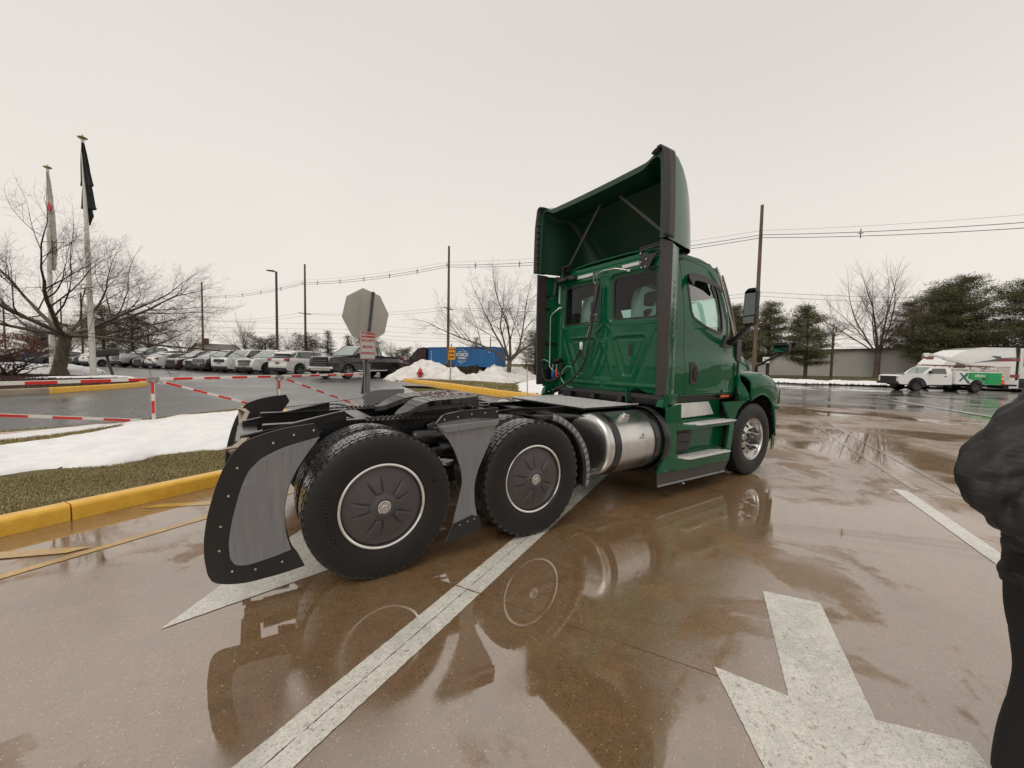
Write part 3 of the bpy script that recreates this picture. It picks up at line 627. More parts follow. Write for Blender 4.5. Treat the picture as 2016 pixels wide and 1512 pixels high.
b = MB(); b.tube([(1.05, -.2, 1.08), (1.12, -.28, 1.13), (1.22, -.32, 1.06), (1.3, -.3, 1.04)], .012, 6); b.tube([(.95, -.1, 1.1), (1.1, -.22, 1.15), (1.2, -.24, 1.05)], .01, 6); b.build('release_hose', mat('pale_hose', (.40, .36, .28), rough=.4, coat=.3), TR, 60)
for k, (x, y, z, l) in enumerate(((.55, -.6, .86, .3), (.7, -.55, .72, .25), (.66, .5, .8, .3), (1.95, -.6, .85, .22), (2.05, .5, .8, .3))):
    b = MB(); b.lathe([(.001, -l / 2), (.05, -l / 2 + .01), (.065, -l / 2 + .03), (.065, l / 2 - .03), (.05, l / 2 - .01), (.001, l / 2)], (x, y, z), 'x', 16); b.build('air_tank', M_frame, TR, 50)
for k in range(26):
    g = random.Random(50 + k); x = g.uniform(.35, 1.0) if k < 14 else g.uniform(1.8, 3.3); s = -1 if k % 3 else 1
    b = MB(); b.box((x, s * g.uniform(.44, .6), g.uniform(.6, .95)), (g.uniform(.04, .12), g.uniform(.03, .08), g.uniform(.04, .12)), Matrix.Rotation(g.uniform(-.4, .4), 3, 'Y')); b.build('valve_block', M_grease, TR, 30, .008)

# ------------------------------------------------------------------ fifth wheel
FW = MB()
def fwz(x): return 1.175 + .050 * (x - .72)
out_ = []
Pn = [(.345, .40), (.42, .44), (.60, .47), (.9, .48), (1.10, .46), (1.20, .36), (1.245, .2), (1.25, 0)]
P = [(x, -y) for x, y in Pn] + [(x, y) for x, y in reversed(Pn[:-1])]
# two ramp horns and the throat between them
P = P[:0] + [(.33, -.34), (.37, -.42), (.60, -.475), (.95, -.48), (1.12, -.45), (1.21, -.35), (1.25, -.15), (1.25, .15), (1.21, .35), (1.12, .45), (.95, .48), (.60, .475), (.37, .42), (.33, .34), (.40, .22), (.62, .06), (.80, .045), (.86, 0), (.80, -.045), (.62, -.06), (.40, -.22)]
FW.plate(P, lambda u, v, w: (u, v, fwz(u) + w - .11 * S((.66 - u) / .36) * 1.0), -.05, 0, cut=.05)
fw = FW.build('fifth_wheel', M_grease, TR, 40, .006)
b = MB()
for i in range(11):
    x = .5 + i * .068
    for s in (-1, 1): b.box((x, s * .27, fwz(x) + .001 - .11 * S((.66 - x) / .36)), (.004, .34, .004))
b.build('grease_groove', M_black, fw, 0)
b = MB()
for k in range(26):
    g = random.Random(k + 3); x = g.uniform(.75, 1.15); y = g.uniform(-.2, .3); b.tube([(x, y, fwz(x) + .004), (x + g.uniform(-.03, .03), y + g.uniform(-.05, .05), fwz(x) + .006), (x + g.uniform(-.05, .05), y + g.uniform(-.06, .06), fwz(x) + .004)], [.003, .006, .002], 5)
b.build('grease_smear', mat('red_grease', (.16, .02, .03), rough=.3, coat=.6), fw, 60)
b = MB()
for s in (-1, 1):
    b.plate([(.50, 1.03), (1.0, 1.03), (.88, 1.14), (.62, 1.14)], lambda u, v, w: (u, s * (.33 + w), v), -.05, .05); b.cyl((.75, s * .26, 1.10), (.75, s * .42, 1.10), .035, 12)
    b.plate([(.36, 1.06), (1.15, 1.10), (1.15, 1.16), (.62, 1.13), (.36, 1.07)], lambda u, v, w: (u, s * (.455 + w), v), -.01, .01)
b.box((.75, 0, 1.10), (.3, .5, .06)); b.build('saddle_bracket', M_grease, fw, 30, .006)
b = MB(); b.plate([(.0, 0), (.30, 0), (.36, .02), (.30, .05), (.0, .06)], lambda u, v, w: (1.28 + v * .2, -.30 + u * .2 + 0, 1.06 + w * .3), 0, .06); b.tube([(1.0, -.45, 1.12), (1.05, -.55, 1.10), (1.2, -.56, 1.11), (1.25, -.50, 1.12)], .009, 6); b.build('release_handle', M_frame, fw, 40)
b = MB(); b.box((1.38, .1, 1.05), (.22, .5, .03), Matrix.Rotation(.18, 3, 'Y')); b.build('slider_cover', M_frame, TR, 30, .004)

# ------------------------------------------------------------------ wheel fairings
def chk(P, keep=28):
    # round the soft corners of an outline, leave the sharp ones
    o = []; n = len(P)
    for i in range(n):
        a, p, c = Vector(P[i - 1]), Vector(P[i]), Vector(P[(i + 1) % n]); an = math.degrees((p - a).angle(c - p))
        if an > 50: o.append(P[i]); continue
        o += [tuple(p.lerp(a, .25)), tuple((a + c) * .0625 + p * .875), tuple(p.lerp(c, .25))]
    return o
def rivets(b, pts, y, s, r=.007):
    for (x, z) in pts: b.lathe([(.0005, .006), (r * .35, .0065), (r * .4, .003), (r * .9, .004), (r, .001), (r, -.002)], (x, y, z), 'y', 10, sgn=s)
for s in (-1, 1):
    yb = 1.17
    def fy(u, v, w): # panels lean and curve gently with height
        return (u, s * (yb + .03 * S((v - .2) / .9) - .10 * S((-.80 - u) / .22) * S((.75 - v) / .5) * .5 + w), v)
    b = MB(); O = [(-.403, 1.060), (-.438, 1.132), (-.60, 1.115), (-.72, 1.085), (-.808, 1.05), (-.86, .99), (-.91, .90), (-.95, .78), (-.985, .64), (-1.005, .50), (-1.008, .38), (-.995, .27), (-.975, .225), (-.95, .208), (-.90, .196), (-.78, .188), (-.62, .194), (-.494, .209), (-.53, .30), (-.57, .37), (-.597, .50), (-.603, .61), (-.58, .74), (-.537, .845), (-.47, .95)]
    b.plate(chk(O), fy, -.012, .0, cut=.09); rf = b.build('rear_wheel_fairing', M_flap, TR, 40, .003)
    rf['label'] = 'curved black fairing with grey centre panel behind the rear wheel'
    b = MB(); I = [(-.405, 1.045), (-.60, 1.00), (-.72, .945), (-.79, .87), (-.83, .76), (-.868, .60), (-.888, .47), (-.885, .36), (-.862, .315), (-.80, .30), (-.66, .318), (-.57, .34), (-.598, .45), (-.606, .61), (-.585, .74), (-.54, .845), (-.475, .95)]
    b.plate(chk(I), lambda u, v, w: fy(u, v, w), 0.001, .010, cut=.07); b.build('grey_panel', M_gray, rf, 40, .004)
    b = MB(); rivets(b, [(-.66, 1.03), (-.84, .90), (-.885, .74), (-.925, .56), (-.935, .41), (-.875, .275), (-.76, .262), (-.62, .272), (-.44, 1.09), (-.55, 1.07)], 0, 1, .0075)
    for i in range(len(b.v)): u, q, v = b.v[i]; p = fy(u, v, abs(q)); b.v[i] = p
    b.build('rivets', M_bolt, rf, 60)
    b = MB(); M_ = [(.385, 1.075), (.444, 1.139), (.60, 1.160), (.923, 1.170), (.93, 1.086), (.90, .97), (.83, .83), (.76, .68), (.73, .557), (.735, .40), (.765, .28), (.796, .184), (.713, .152), (.491, .122), (.545, .24), (.565, .34), (.60, .47), (.622, .58), (.61, .68), (.56, .82), (.50, .93), (.42, 1.02)]
    def fm(u, v, w): return (u, s * (yb - .005 + .03 * S((v - .2) / .9) + w), v)
    b.plate(chk(M_), fm, -.012, .0, cut=.08); mf = b.build('middle_wheel_fairing', M_gray, TR, 40, .004)
    mf['label'] = 'grey hourglass fairing between the tandem wheels'
    b = MB(); b.plate([(.380, 1.068), (.444, 1.139), (.60, 1.162), (.926, 1.172), (.934, 1.08), (.70, 1.10), (.50, 1.09)], fm, .002, .012, cut=.1); b.build('top_strip', M_flap, mf, 40, .002)
    b = MB(); b.plate([(.715, .30), (.78, .27), (.80, .184), (.713, .150), (.487, .118), (.553, .262)], fm, .002, .010, cut=.1); b.build('bottom_strip', M_flap, mf, 40, .002)
    b = MB(); b.plate([(.40, 1.055), (.93, 1.075), (.928, 1.03), (.45, 1.0)], fm, .002, .022); b.build('swage_line', M_gray, mf, 30, .009)
    b = MB(); rivets(b, [(.45, 1.10), (.56, 1.115), (.68, 1.13), (.80, 1.135), (.91, 1.14), (.60, .245), (.67, .26), (.73, .27)], 0, 1)
    for i in range(len(b.v)): u, q, v = b.v[i]; b.v[i] = fm(u, v, .010 + abs(q))
    b.build('rivets', M_bolt, mf, 60)
    b = MB(); b.bar((-.84, s * .45, .80), (-.86, s * 1.12, .99), .05, .014); b.bar((-.84, s * .45, .93), (-.80, s * .80, 1.0), .04, .014)
    b.plate([(-.90, 1.13), (-.90, 1.08), (-.87, 1.05), (-.82, .78), (-.79, .80), (-.82, 1.10)], lambda u, v, w: (u, s * v, 1.0 + w), -.004, .004); b.build('fairing_bracket', M_bronze, TR, 30, .003)
    # quarter fender ahead of the second axle: curved sheet wrapped round the tyre front
    b = MB(); n = 14
    def qf(u, v):
        a = R(72 - 84 * v); rr = .63 + .0 * v; x = 1.32 + rr * math.cos(a) * 1.0; z = .47 + rr * math.sin(a) * .93
        return (x, s * (.60 + .60 * u), z)
    b.grid(6, n, qf); q = MB(); q.v = list(b.v); q.f = list(b.f); qq = q.build('quarter_fender', M_flap, TR, 40); sm = qq.modifiers.new('t', 'SOLIDIFY'); sm.thickness = .008
    b = MB()
    for i in range(n):
        p, p2 = Vector(qf(1, i / n)), Vector(qf(1, (i + 1) / n)); c = Vector((1.32, s * 1.2, .47)); d0 = (p - c).normalized(); d1 = (p2 - c).normalized()
        b.add([p, p2, p2 + d1 * .055 + Vector((0, s * -.01, 0)), p + d0 * .055 + Vector((0, s * -.01, 0))], [(0, 1, 2, 3)])
    qe = b.build('fender_edge', M_gray, qq, 60); sm = qe.modifiers.new('t', 'SOLIDIFY'); sm.thickness = .012
    b = MB(); b.bar((1.35, s * 1.15, 1.07), (2.0, s * 1.05, 1.02), .09, .012); b.bar((1.9, s * .46, .98), (1.9, s * 1.1, 1.02), .04, .04); b.build('fender_stay', M_grease, TR, 30, .003)
    b = MB(); b.bar((1.95, s * 1.15, .47), (2.3, s * 1.0, .44), .03, .03); b.build('step_stay', M_grease, TR, 30, .003)

# ------------------------------------------------------------------ catwalk deck
dk = MB(); x0, x1, y0, y1, z = 2.26, 3.18, -.80, .62, 1.068
dk.box(((x0 + x1) / 2, (y0 + y1) / 2, z - .02), (x1 - x0, y1 - y0, .022)); deck = dk.build('catwalk_deck', M_black, TR, 20, .004)
b = MB()
for i in range(10):
    for j in range(7):
        x = x0 + .03 + (i + .5) * (x1 - x0 - .06) / 10; y = y0 + .03 + (j + .5) * (y1 - y0 - .06) / 7
        b.box((x, y, z - .006), (.050, .188, .006), Matrix.Rotation(.12, 3, 'Z'))
b.box(((x0 + x1) / 2, y0 + .012, z - .002), (x1 - x0, .026, .014)); b.box(((x0 + x1) / 2, y1 - .012, z - .002), (x1 - x0, .026, .014)); b.box((x0 + .012, (y0 + y1) / 2, z - .002), (.026, y1 - y0, .014))
b.build('tread_bars', M_tread_alu, deck, 20)
# ------------------------------------------------------------------ fuel tanks
for s in (-1, 1):
    b = MB(); yc, zc, r = s * .875, .672, .335; o = (0, yc, zc)
    b.lathe([(.001, 2.225), (.16, 2.228), (.27, 2.238), (.305, 2.25), (.325, 2.262), (r, 2.285), (r + .002, 2.30), (r, 2.31), (r, 3.12), (r - .015, 3.16), (.2, 3.18), (.001, 3.18)], o, 'x', 64)
    tk = b.build('fuel_tank', M_alub, TR, 40); tk['label'] = 'polished cylindrical fuel tank'
    for x, w_ in ((2.385, .085), (3.03, .085)):
        b = MB(); b.lathe([(r + .001, x - w_ / 2), (r + .009, x - w_ / 2), (r + .009, x + w_ / 2), (r + .001, x + w_ / 2)], o, 'x', 64); b.bar((x, s * .46, .40), (x, s * .46, .98), w_, .05); b.bar((x, s * .46, .40), (x, yc, .33), w_, .03); b.build('tank_strap', M_frame, tk, 40, .002)
    b = MB(); a = R(62); c = Vector((2.66, yc + s * r * math.cos(a), zc + r * math.sin(a))); nrm = Vector((0, s * math.cos(a), math.sin(a)))
    b.cyl(c - nrm * .01, c + nrm * .02, .052, 20); b.cyl(c + nrm * .02, c + nrm * .055, .043, 20); b.build('filler_cap', M_alu, tk, 40, .003)
    b = MB(); b.tube([c + Vector((.085 * math.cos(t), s * -.04 * math.sin(t), 0)) + Vector((0, s * .075 * math.sin(t) * .6, .0)) for t in [R(k) for k in range(-60, 250, 20)]], .006, 6); b.build('cap_collar', M_alu, tk, 60)
    b = MB(); b.tube([(2.80, yc + s * (r + .008) * math.cos(R(q)), zc + (r + .008) * math.sin(R(q))) for q in (22, 18, 14)] , .010, 8); b.tube([(2.80 - .02 * k, yc + s * (r + .008) * math.cos(R(16 - abs(k - 1.5) * 1.5)), zc + (r + .008) * math.sin(R(16 - abs(k - 1.5) * 1.5))) for k in range(4)], .007, 8); b.build('tank_fitting', M_alu, tk, 60)
    b = MB(); b.lathe([(r + .035, 3.10), (r + .045, 3.12), (r + .04, 3.20), (r - .05, 3.24), (.0, 3.24)], o, 'x', 40); b.build('rear_shield', M_flap, TR, 40)
# ------------------------------------------------------------------ cab body
XB = 3.38
def ys(x, z):
    """half width of the cab side"""
    y = 1.035 + .030 * S((1.75 - z) / .25) - .006 * (z - 1.2) - .13 * max(0, (z - 2.0) / 1.0) ** 1.7
    y += .012 * math.exp(-((z - 1.60) / .06) ** 2) * S((x - 3.9) / .5)
    y -= .16 * max(0, (x - 4.45) / .6) ** 2 * (1 if z > 1.85 else .3) ; return y
def side(s): return lambda u, v, w: (u, s * (ys(u, v) + w), v)
DOOR = [(3.70, 1.19), (4.925, 1.19), (4.932, 1.55), (4.905, 1.80), (4.82, 1.93), (4.72, 2.26), (4.62, 2.48), (4.52, 2.66), (4.42, 2.77), (4.28, 2.835), (4.10, 2.86), (3.70, 2.88)]
SIDE = [(3.40, 1.17), (5.08, 1.17), (5.08, 1.88), (4.99, 2.03), (4.86, 2.26), (4.76, 2.46), (4.66, 2.64), (4.56, 2.79), (4.42, 2.89), (4.22, 2.935), (3.95, 2.95), (3.40, 2.95)]
WIN = [(3.845, 2.22), (3.90, 2.14), (4.15, 2.045), (4.45, 1.985), (4.54, 1.985), (4.585, 2.04), (4.575, 2.18), (4.54, 2.38), (4.50, 2.53), (4.45, 2.63), (4.36, 2.675), (4.15, 2.70), (3.92, 2.70), (3.84, 2.68), (3.812, 2.60), (3.82, 2.40)]
def grow(poly, d):
    P = [Vector((a, b)) for a, b in poly]; n = len(P); o = []; ar = sum(P[i].x * P[(i + 1) % n].y - P[(i + 1) % n].x * P[i].y for i in range(n)); sg = 1 if ar > 0 else -1
    for i in range(n):
        e1 = (P[i] - P[i - 1]).normalized(); e2 = (P[(i + 1) % n] - P[i]).normalized(); n1 = Vector((e1.y, -e1.x)) * sg; n2 = Vector((e2.y, -e2.x)) * sg; m = (n1 + n2); m = m.normalized() / max(.35, m.normalized().dot(n1)); o.append((P[i].x + m.x * d, P[i].y + m.y * d))
    return o
def ring(b, poly, fn, r, closed=True, n=6):
    P = [fn(u, v, 0) for u, v in poly]; b.tube(P + ([P[0], P[1]] if closed else []), r, n)
for s in (-1, 1):
    b = MB(); b.plate(SIDE, side(s), -.05, 0, [grow(DOOR, .007)[::-1]], cut=.12); b.build('cab_side', M_green, TR, 50, .004)
    b = MB(); b.plate(DOOR, side(s), -.045, 0.001, [grow(WIN, .0)[::-1]], cut=.08); dr = b.build('door', M_green, TR, 50, .005); dr['label'] = 'green cab door with chrome edged window' if s < 0 else 'far side green cab door'
    b = MB(); b.plate(grow(WIN, .012), side(s), -.004, .006, [grow(WIN, -.022)[::-1]], cut=.1); b.build('window_seal', M_black, dr, 40, .002)
    b = MB(); b.plate(grow(WIN, -.01), side(s), -.016, -.016, cut=.15); b.build('window_glass', G_door, dr, 60)
    b = MB(); b.plate([(4.38, 2.66), (4.46, 2.61), (4.50, 2.52), (4.57, 2.18), (4.58, 2.04), (4.50, 2.00), (4.49, 2.2), (4.44, 2.42), (4.36, 2.58)], side(s), -.012, -.005); b.build('window_divider', M_black, dr, 40)
    b = MB(); b.plate([(3.80, 1.33), (3.815, 1.315), (3.90, 1.315), (3.918, 1.335), (3.918, 1.565), (3.90, 1.59), (3.82, 1.59), (3.80, 1.57)], side(s), 0, .018); hd = b.build('door_handle', M_trim, dr, 40, .008)
    b = MB(); b.plate([(3.828, 1.36), (3.875, 1.36), (3.875, 1.51), (3.828, 1.51)], side(s), .0185, .0195); b.build('handle_recess', M_black, hd, 0)
    b = MB(); b.tube([(3.893, s * (ys(3.9, 1.36) + .03), 1.35), (3.893, s * (ys(3.9, 1.45) + .045), 1.44), (3.893, s * (ys(3.9, 1.5) + .03), 1.54)], .011, 8); b.build('handle_bar', M_trim, hd, 60)
    # rain deflector over the window, mirror bracket
    b = MB(); b.plate([(3.78, 2.63), (3.83, 2.695), (3.96, 2.725), (4.16, 2.715), (4.37, 2.665), (4.50, 2.56), (4.48, 2.52), (4.34, 2.575), (4.12, 2.61), (3.97, 2.62), (3.87, 2.60), (3.80, 2.52)], lambda u, v, w: (u, s * (ys(u, v) + .012 + .055 * S((2.74 - v) / .2) + w), v), 0, .012, cut=.06); b.build('window_visor', M_trim, dr, 50, .003)
    # chrome grab bar along the screen pillar
    b = MB(); b.tube([(4.42, s * .99, 2.86), (4.56, s * 1.0, 2.66), (4.74, s * .995, 2.38), (4.90, s * .99, 2.08), (4.965, s * .985, 1.97)], [.012, .02, .02, .02, .012], 10); b.build('pillar_bar', M_alu, TR, 60)
    b = MB(); b.tube([(4.53, s * 1.015, 2.76), (4.66, s * 1.02, 2.55), (4.82, s * 1.02, 2.27), (5.01, s * .99, 1.97)], .012, 8); b.build('pillar_trim', M_galv, TR, 60)
    # side extender: green panel and rubber trailing strip
    def ex(u, v, w): return (u, s * (1.145 - .075 * S((u - 3.22) / .25) + w), v)
    b = MB(); b.plate([(3.20, 1.17), (3.48, 1.17), (3.47, 2.93), (3.24, 2.93)], ex, -.022, 0, cut=.09); exq = b.build('side_extender', M_green, TR, 40, .003)
    b = MB(); b.plate([(3.075, 1.20), (3.225, 1.20), (3.245, 2.02), (3.245, 2.94), (3.05, 2.94), (3.05, 2.0)], lambda u, v, w: ex(u, v, w), -.026, .006, cut=.12); b.build('rubber_strip', M_trim, exq, 40, .004)
    b = MB()
    for z in (1.42, 1.86, 2.42, 2.62): b.box((3.25, s * 1.115, z), (.10, .02, .03)); rv = rivets
    for z in (1.30, 1.42, 1.86, 2.42, 2.60, 2.70): b.lathe([(.001, .016), (.009, .014), (.010, 0)], (3.22, s * 1.118, z), 'y', 8, sgn=-s); b.lathe([(.001, .016), (.009, .014), (.010, 0)], (3.27, s * 1.10, z), 'y', 8, sgn=-s)
    b.box((3.27, s * 1.09, 1.36), (.07, .03, .2)); b.box((3.33, s * 1.06, 1.86), (.16, .012, .04)); b.build('extender_bracket', M_black, exq, 30, .002)
    # green foot below the extender
    b = MB(); b.plate([(3.30, 1.20), (3.50, 1.20), (3.52, 1.12), (3.40, 1.06), (3.28, 1.10), (3.22, 1.04), (3.17, 1.06), (3.20, 1.14)], lambda u, v, w: (u, s * (1.10 + .06 * math.sin((u - 3.17) * 14) * .3 + w), v), -.05, .03, cut=.05); b.build('extender_foot', M_green, exq, 60, .006)
    # outer mirrors
    b = MB(); z0, z1 = 2.065, 2.545
    P = [(1.27, z0 + .05), (1.30, z0), (1.43, z0 + .01), (1.455, z0 + .06), (1.47, z1 - .06), (1.44, z1), (1.33, z1 + .005), (1.285, z1 - .04)]
    b.plate(P, lambda u, v, w: (4.58 + w - .22 * (u - 1.27), s * u, v), 0, .085); mr_ = b.build('door_mirror', M_trim, TR, 40, .022, seg=3)
    b = MB(); b.plate(grow(P, -.012), lambda u, v, w: (4.576 + w - .22 * (u - 1.27), s * u, v), -.004, .002); b.build('mirror_rim', M_black, mr_, 40, .002)
    b = MB(); b.plate([(1.295, 2.20), (1.445, 2.20), (1.45, 2.51), (1.31, 2.52)], lambda u, v, w: (4.570 + w - .22 * (u - 1.27), s * u, v), -.001, .001); b.plate([(1.29, 2.10), (1.435, 2.10), (1.44, 2.185), (1.293, 2.185)], lambda u, v, w: (4.570 + w - .22 * (u - 1.27), s * u, v), -.001, .001); b.build('mirror_glass', M_mirror, mr_, 0)
    b = MB(); b.tube([(4.60, s * 1.36, 2.09), (4.60, s * 1.31, 2.03), (4.62, s * 1.20, 1.93), (4.68, s * 1.07, 1.865)], [.03, .03, .033, .045], 10); b.build('mirror_arm', M_black, mr_, 60)
    b = MB(); b.plate([(4.54, 1.80), (4.86, 1.80), (4.90, 1.86), (4.74, 1.985), (4.66, 1.96)], side(s), 0, .035); b.build('mirror_base', M_trim, mr_, 40, .012)
    # hood mirrors
    b = MB(); P = [(.965, 1.80), (.985, 1.775), (1.175, 1.765), (1.20, 1.79), (1.205, 1.90), (1.185, 1.925), (.985, 1.93), (.962, 1.905)]
    b.plate(P, lambda u, v, w: (6.16 + w, s * u, v), 0, .06); hm = b.build('hood_mirror', M_black, TR, 40, .015, seg=3)
    b = MB(); b.plate(grow(P, -.018), lambda u, v, w: (6.157 + w, s * u, v), -.001, .001); b.build('mirror_glass', M_mirror, hm, 0)
    b = MB(); b.tube([(6.19, s * 1.10, 1.775), (6.19, s * 1.04, 1.74), (6.14, s * .82, 1.60), (6.12, s * .76, 1.56), (6.12, s * .76, 1.46)], [.016, .018, .02, .024, .026], 8); b.build('mirror_arm', M_black, hm, 60)
    # sill, amber marker, steps
    b = MB(); b.plate([(3.42, 1.09), (5.02, 1.09), (5.02, 1.165), (3.42, 1.165)], side(s), -.10, -.03); b.build('door_sill', M_black, TR, 30)
    b = MB(); b.box((4.66, s * 1.045, 1.135), (.20, .03, .038)); b.build('side_marker', M_amber, TR, 30, .008)
    Y = 1.205
    def sk(u, v, w): return (u, s * (Y - .02 * S((v - .5) / .6) + w), v)
    b = MB(); FL = [(3.05, .32), (3.40, .315), (3.42, .45), (3.37, .52), (3.385, .78), (3.47, .86), (3.47, 1.085), (3.22, 1.06), (3.16, .5)]
    b.plate(FL, sk, -.03, 0, cut=.1)
    fr = [(4.545, .29), (4.60, .55), (4.655, .78), (4.74, .93), (4.88, 1.04), (5.02, 1.075), (4.60, 1.075), (4.60, .90), (4.57, .86), (4.56, .80), (4.42, .5), (4.40, .45), (4.30, .30)]
    b.plate([(4.55, .29), (4.62, .60), (4.68, .83), (4.76, .95), (4.90, 1.04), (5.03, 1.075), (4.38, 1.075), (4.52, .90), (4.56, .82), (4.47, .42), (4.34, .36), (4.34, .30)], sk, -.03, .0, cut=.12)
    b.plate([(3.38, .305), (4.40, .295), (4.40, .43), (3.38, .44)], sk, -.20, -.001); sf = b.build('side_skirt', M_green, TR, 45, .006); sf['label'] = 'green side skirt with two entry steps'
    b = MB(); b.plate([(3.36, .42), (4.66, .40), (4.80, .86), (3.40, .88)], lambda u, v, w: (u, s * (1.085 + w), v), -.02, 0, cut=.15); b.build('recess_panel', M_green, sf, 40)
    b = MB(); b.plate([(3.40, .775), (4.62, .765), (4.64, .815), (3.40, .83)], sk, -.16, .002); b.build('upper_sill', M_green, sf, 40, .006)
    b = MB(); b.plate([(3.42, 1.085), (4.60, 1.085), (4.62, .82), (3.42, .82)], lambda u, v, w: (u, s * (1.01 + w), v), -.01, 0); b.build('step_back', M_green, sf, 30)
    b = MB(); b.plate([(3.50, 1.075), (4.30, 1.075), (4.44, .90), (3.52, .885)], lambda u, v, w: (u, s * (1.022 + w), v), 0, .012); b.build('kick_plate', M_tread_alu, sf, 30, .004)
    for (z, xa, xb, ya, yb2) in ((.835, 3.62, 4.66, 1.03, 1.225), (.447, 3.40, 4.48, 1.082, 1.262)):
        b = MB(); b.plate([(xa, ya), (xb - .14, ya), (xb, yb2), (xa + .18, yb2)], lambda u, v, w: (u, s * v, z + w), -.02, 0); st = b.build('step_tread', M_tread_alu, sf, 30, .004)
        b = MB()
        for i in range(22):
            for j in range(3):
                y = ya + .035 + j * (yb2 - ya - .05) / 2.4; x = xa + .06 + .18 * (y - ya) / (yb2 - ya) + i * (xb - xa - .24) / 22; b.box((x, s * y, z + .006), (.014, .026, .012))
        b.build('tread_teeth', M_tread_alu, st, 20)
        b = MB()
        for i in range(21):
            for j in range(3):
                y = ya + .035 + j * (yb2 - ya - .05) / 2.4; x = xa + .06 + .18 * (y - ya) / (yb2 - ya) + (i + .5) * (xb - xa - .24) / 22; b.box((x, s * y, z + .0012), (.018, .022, .003))
        b.build('tread_holes', M_black, st, 0)
    b = MB()
    for i in range(14):
        for j in range(2): b.box((3.62 + i * .05, s * (1.105 + j * .03), .492 + .0), (.03, .012, .012))
    b.build('molded_ribs', M_green, sf, 20, .003)
    b = MB(); b.plate([(3.385, .515), (3.40, .50), (3.735, .49), (3.755, .51), (3.80, .735), (3.785, .755), (3.43, .765), (3.41, .75)], lambda u, v, w: (u, s * (1.09 + w), v), 0, .035); bx = b.build('skirt_vent', M_trim, sf, 40, .010)
    b = MB(); b.plate([(3.45, .63), (3.735, .62), (3.765, .72), (3.475, .735)], lambda u, v, w: (u, s * (1.13 + w), v), 0, .018); b.plate([(3.43, .525), (3.71, .52), (3.735, .612), (3.45, .622)], lambda u, v, w: (u, s * (1.13 + w), v), 0, .014); b.build('vent_cover', M_black, bx, 40, .008)
    b = MB(); b.plate([(3.034, .19), (4.42, .178), (4.555, .285), (3.05, .318)], lambda u, v, w: (u, s * (1.195 + .02 * S((.3 - v) / .14) + w), v), -.012, 0, cut=.15); sr = b.build('rubber_skirt', M_trim, sf, 40, .002)
    b = MB(); b.bar((3.03, s * 1.218, .180), (4.43, s * 1.218, .168), .012, .022); b.build('skirt_edge', M_galv, sr, 30, .003)

# back wall, pressed from one sheet with recessed panels
def rpoly(P): return P
def sdr(Y, Z, poly, r): return sdf(Y, Z, poly) - r
res = .011; ny = int(2.04 / res); nz_ = int(1.80 / res)
Yg, Zg = np.meshgrid(np.linspace(-1.02, 1.02, ny), np.linspace(1.165, 2.965, nz_))
hh = np.zeros(Yg.shape)
def emb(hh, d, depth, w): return hh + depth * S((-d) / w + .5)
def rib(hh, d, amp, w): return hh + amp * np.exp(-(d / w) ** 2)
WR = [(.175, 2.19), (.82, 2.17), (.80, 2.68), (.165, 2.68)]
for s in (-1, 1):
    tp = [(s * .235, 1.865), (s * .655, 1.865), (s * .47, 1.44), (s * .40, 1.44)]
    d = sdr(Yg, Zg, tp, .055); hh = emb(hh, d, .022, .018); hh = rib(hh, d, -.010, .022); hh = emb(hh, sdr(Yg, Zg, tp, .005), -.008, .02)
    d = sdr(Yg, Zg, [(a * s, z) for a, z in WR], .075); hh = emb(hh, d, .020, .015); hh = rib(hh, d - .02, -.007, .014)
    d = sdr(Yg, Zg, [(s * .06, 1.27), (s * .86, 1.27)] if s > 0 else [(s * .06, 1.27), (s * .86, 1.27)], .022); hh = emb(hh, d, -.014, .014)
    d = sdr(Yg, Zg, [(s * .90, 1.2), (s * .90, 2.86)], .006); hh = rib(hh, d, .008, .02); hh = emb(hh, sdr(Yg, Zg, [(s * .95, 1.25), (s * .95, 2.7)], .012), -.008, .01)
    d = sdr(Yg, Zg, [(s * .86, 1.97), (s * .56, 1.30)], .002); hh = rib(hh, d, .006, .018)
dm = [(0, 2.09), (.12, 1.98), (.05, 1.875), (-.05, 1.875), (-.12, 1.98)]
d = sdr(Yg, Zg, dm, .015); hh = emb(hh, d, .012, .015); hh = rib(hh, d, -.006, .012)
d = sdr(Yg, Zg, [(0, 1.74), (.16, 1.36), (-.16, 1.36)], .02); hh = emb(hh, d, .012, .015); hh = rib(hh, d, -.006, .012)
d = sdr(Yg, Zg, [(.015, 2.72), (.03, 2.80), (-.03, 2.80), (-.015, 2.72)], .02); hh = emb(hh, d, .010, .012)
hh += .03 * S((Zg - 2.87) / .06); hh += .004 * np.cos(Yg * 3) * 0
win = np.minimum(*[sdr(Yg, Zg, [(a * s, z) for a, z in WR], .05) for s in (-1, 1)])
d = np.minimum.reduce([sdr(Yg, Zg, [(y - .04, 1.16), (y + .04, 1.16), (y + .0, 1.24)], .0) for y in (-.55,)])
X = XB + hh
keep = (win[:-1, :-1] > -.012) & (win[1:, 1:] > -.012)
bot = 1.175 + .05 * np.exp(-((Yg + .62) / .12) ** 2)
keep &= (Zg > bot)[:-1, :-1]
idx = np.arange(Yg.size).reshape(Yg.shape)
F = np.stack([idx[:-1, :-1][keep], idx[1:, :-1][keep], idx[1:, 1:][keep], idx[:-1, 1:][keep]], 1)
V = np.stack([X.ravel(), Yg.ravel(), Zg.ravel()], 1); used = np.unique(F); mp = np.zeros(len(V), int); mp[used] = np.arange(len(used))
bw = np_mesh('back_wall', V[used], mp[F], M_green, TR); sm = bw.modifiers.new('t', 'SOLIDIFY'); sm.thickness = .006
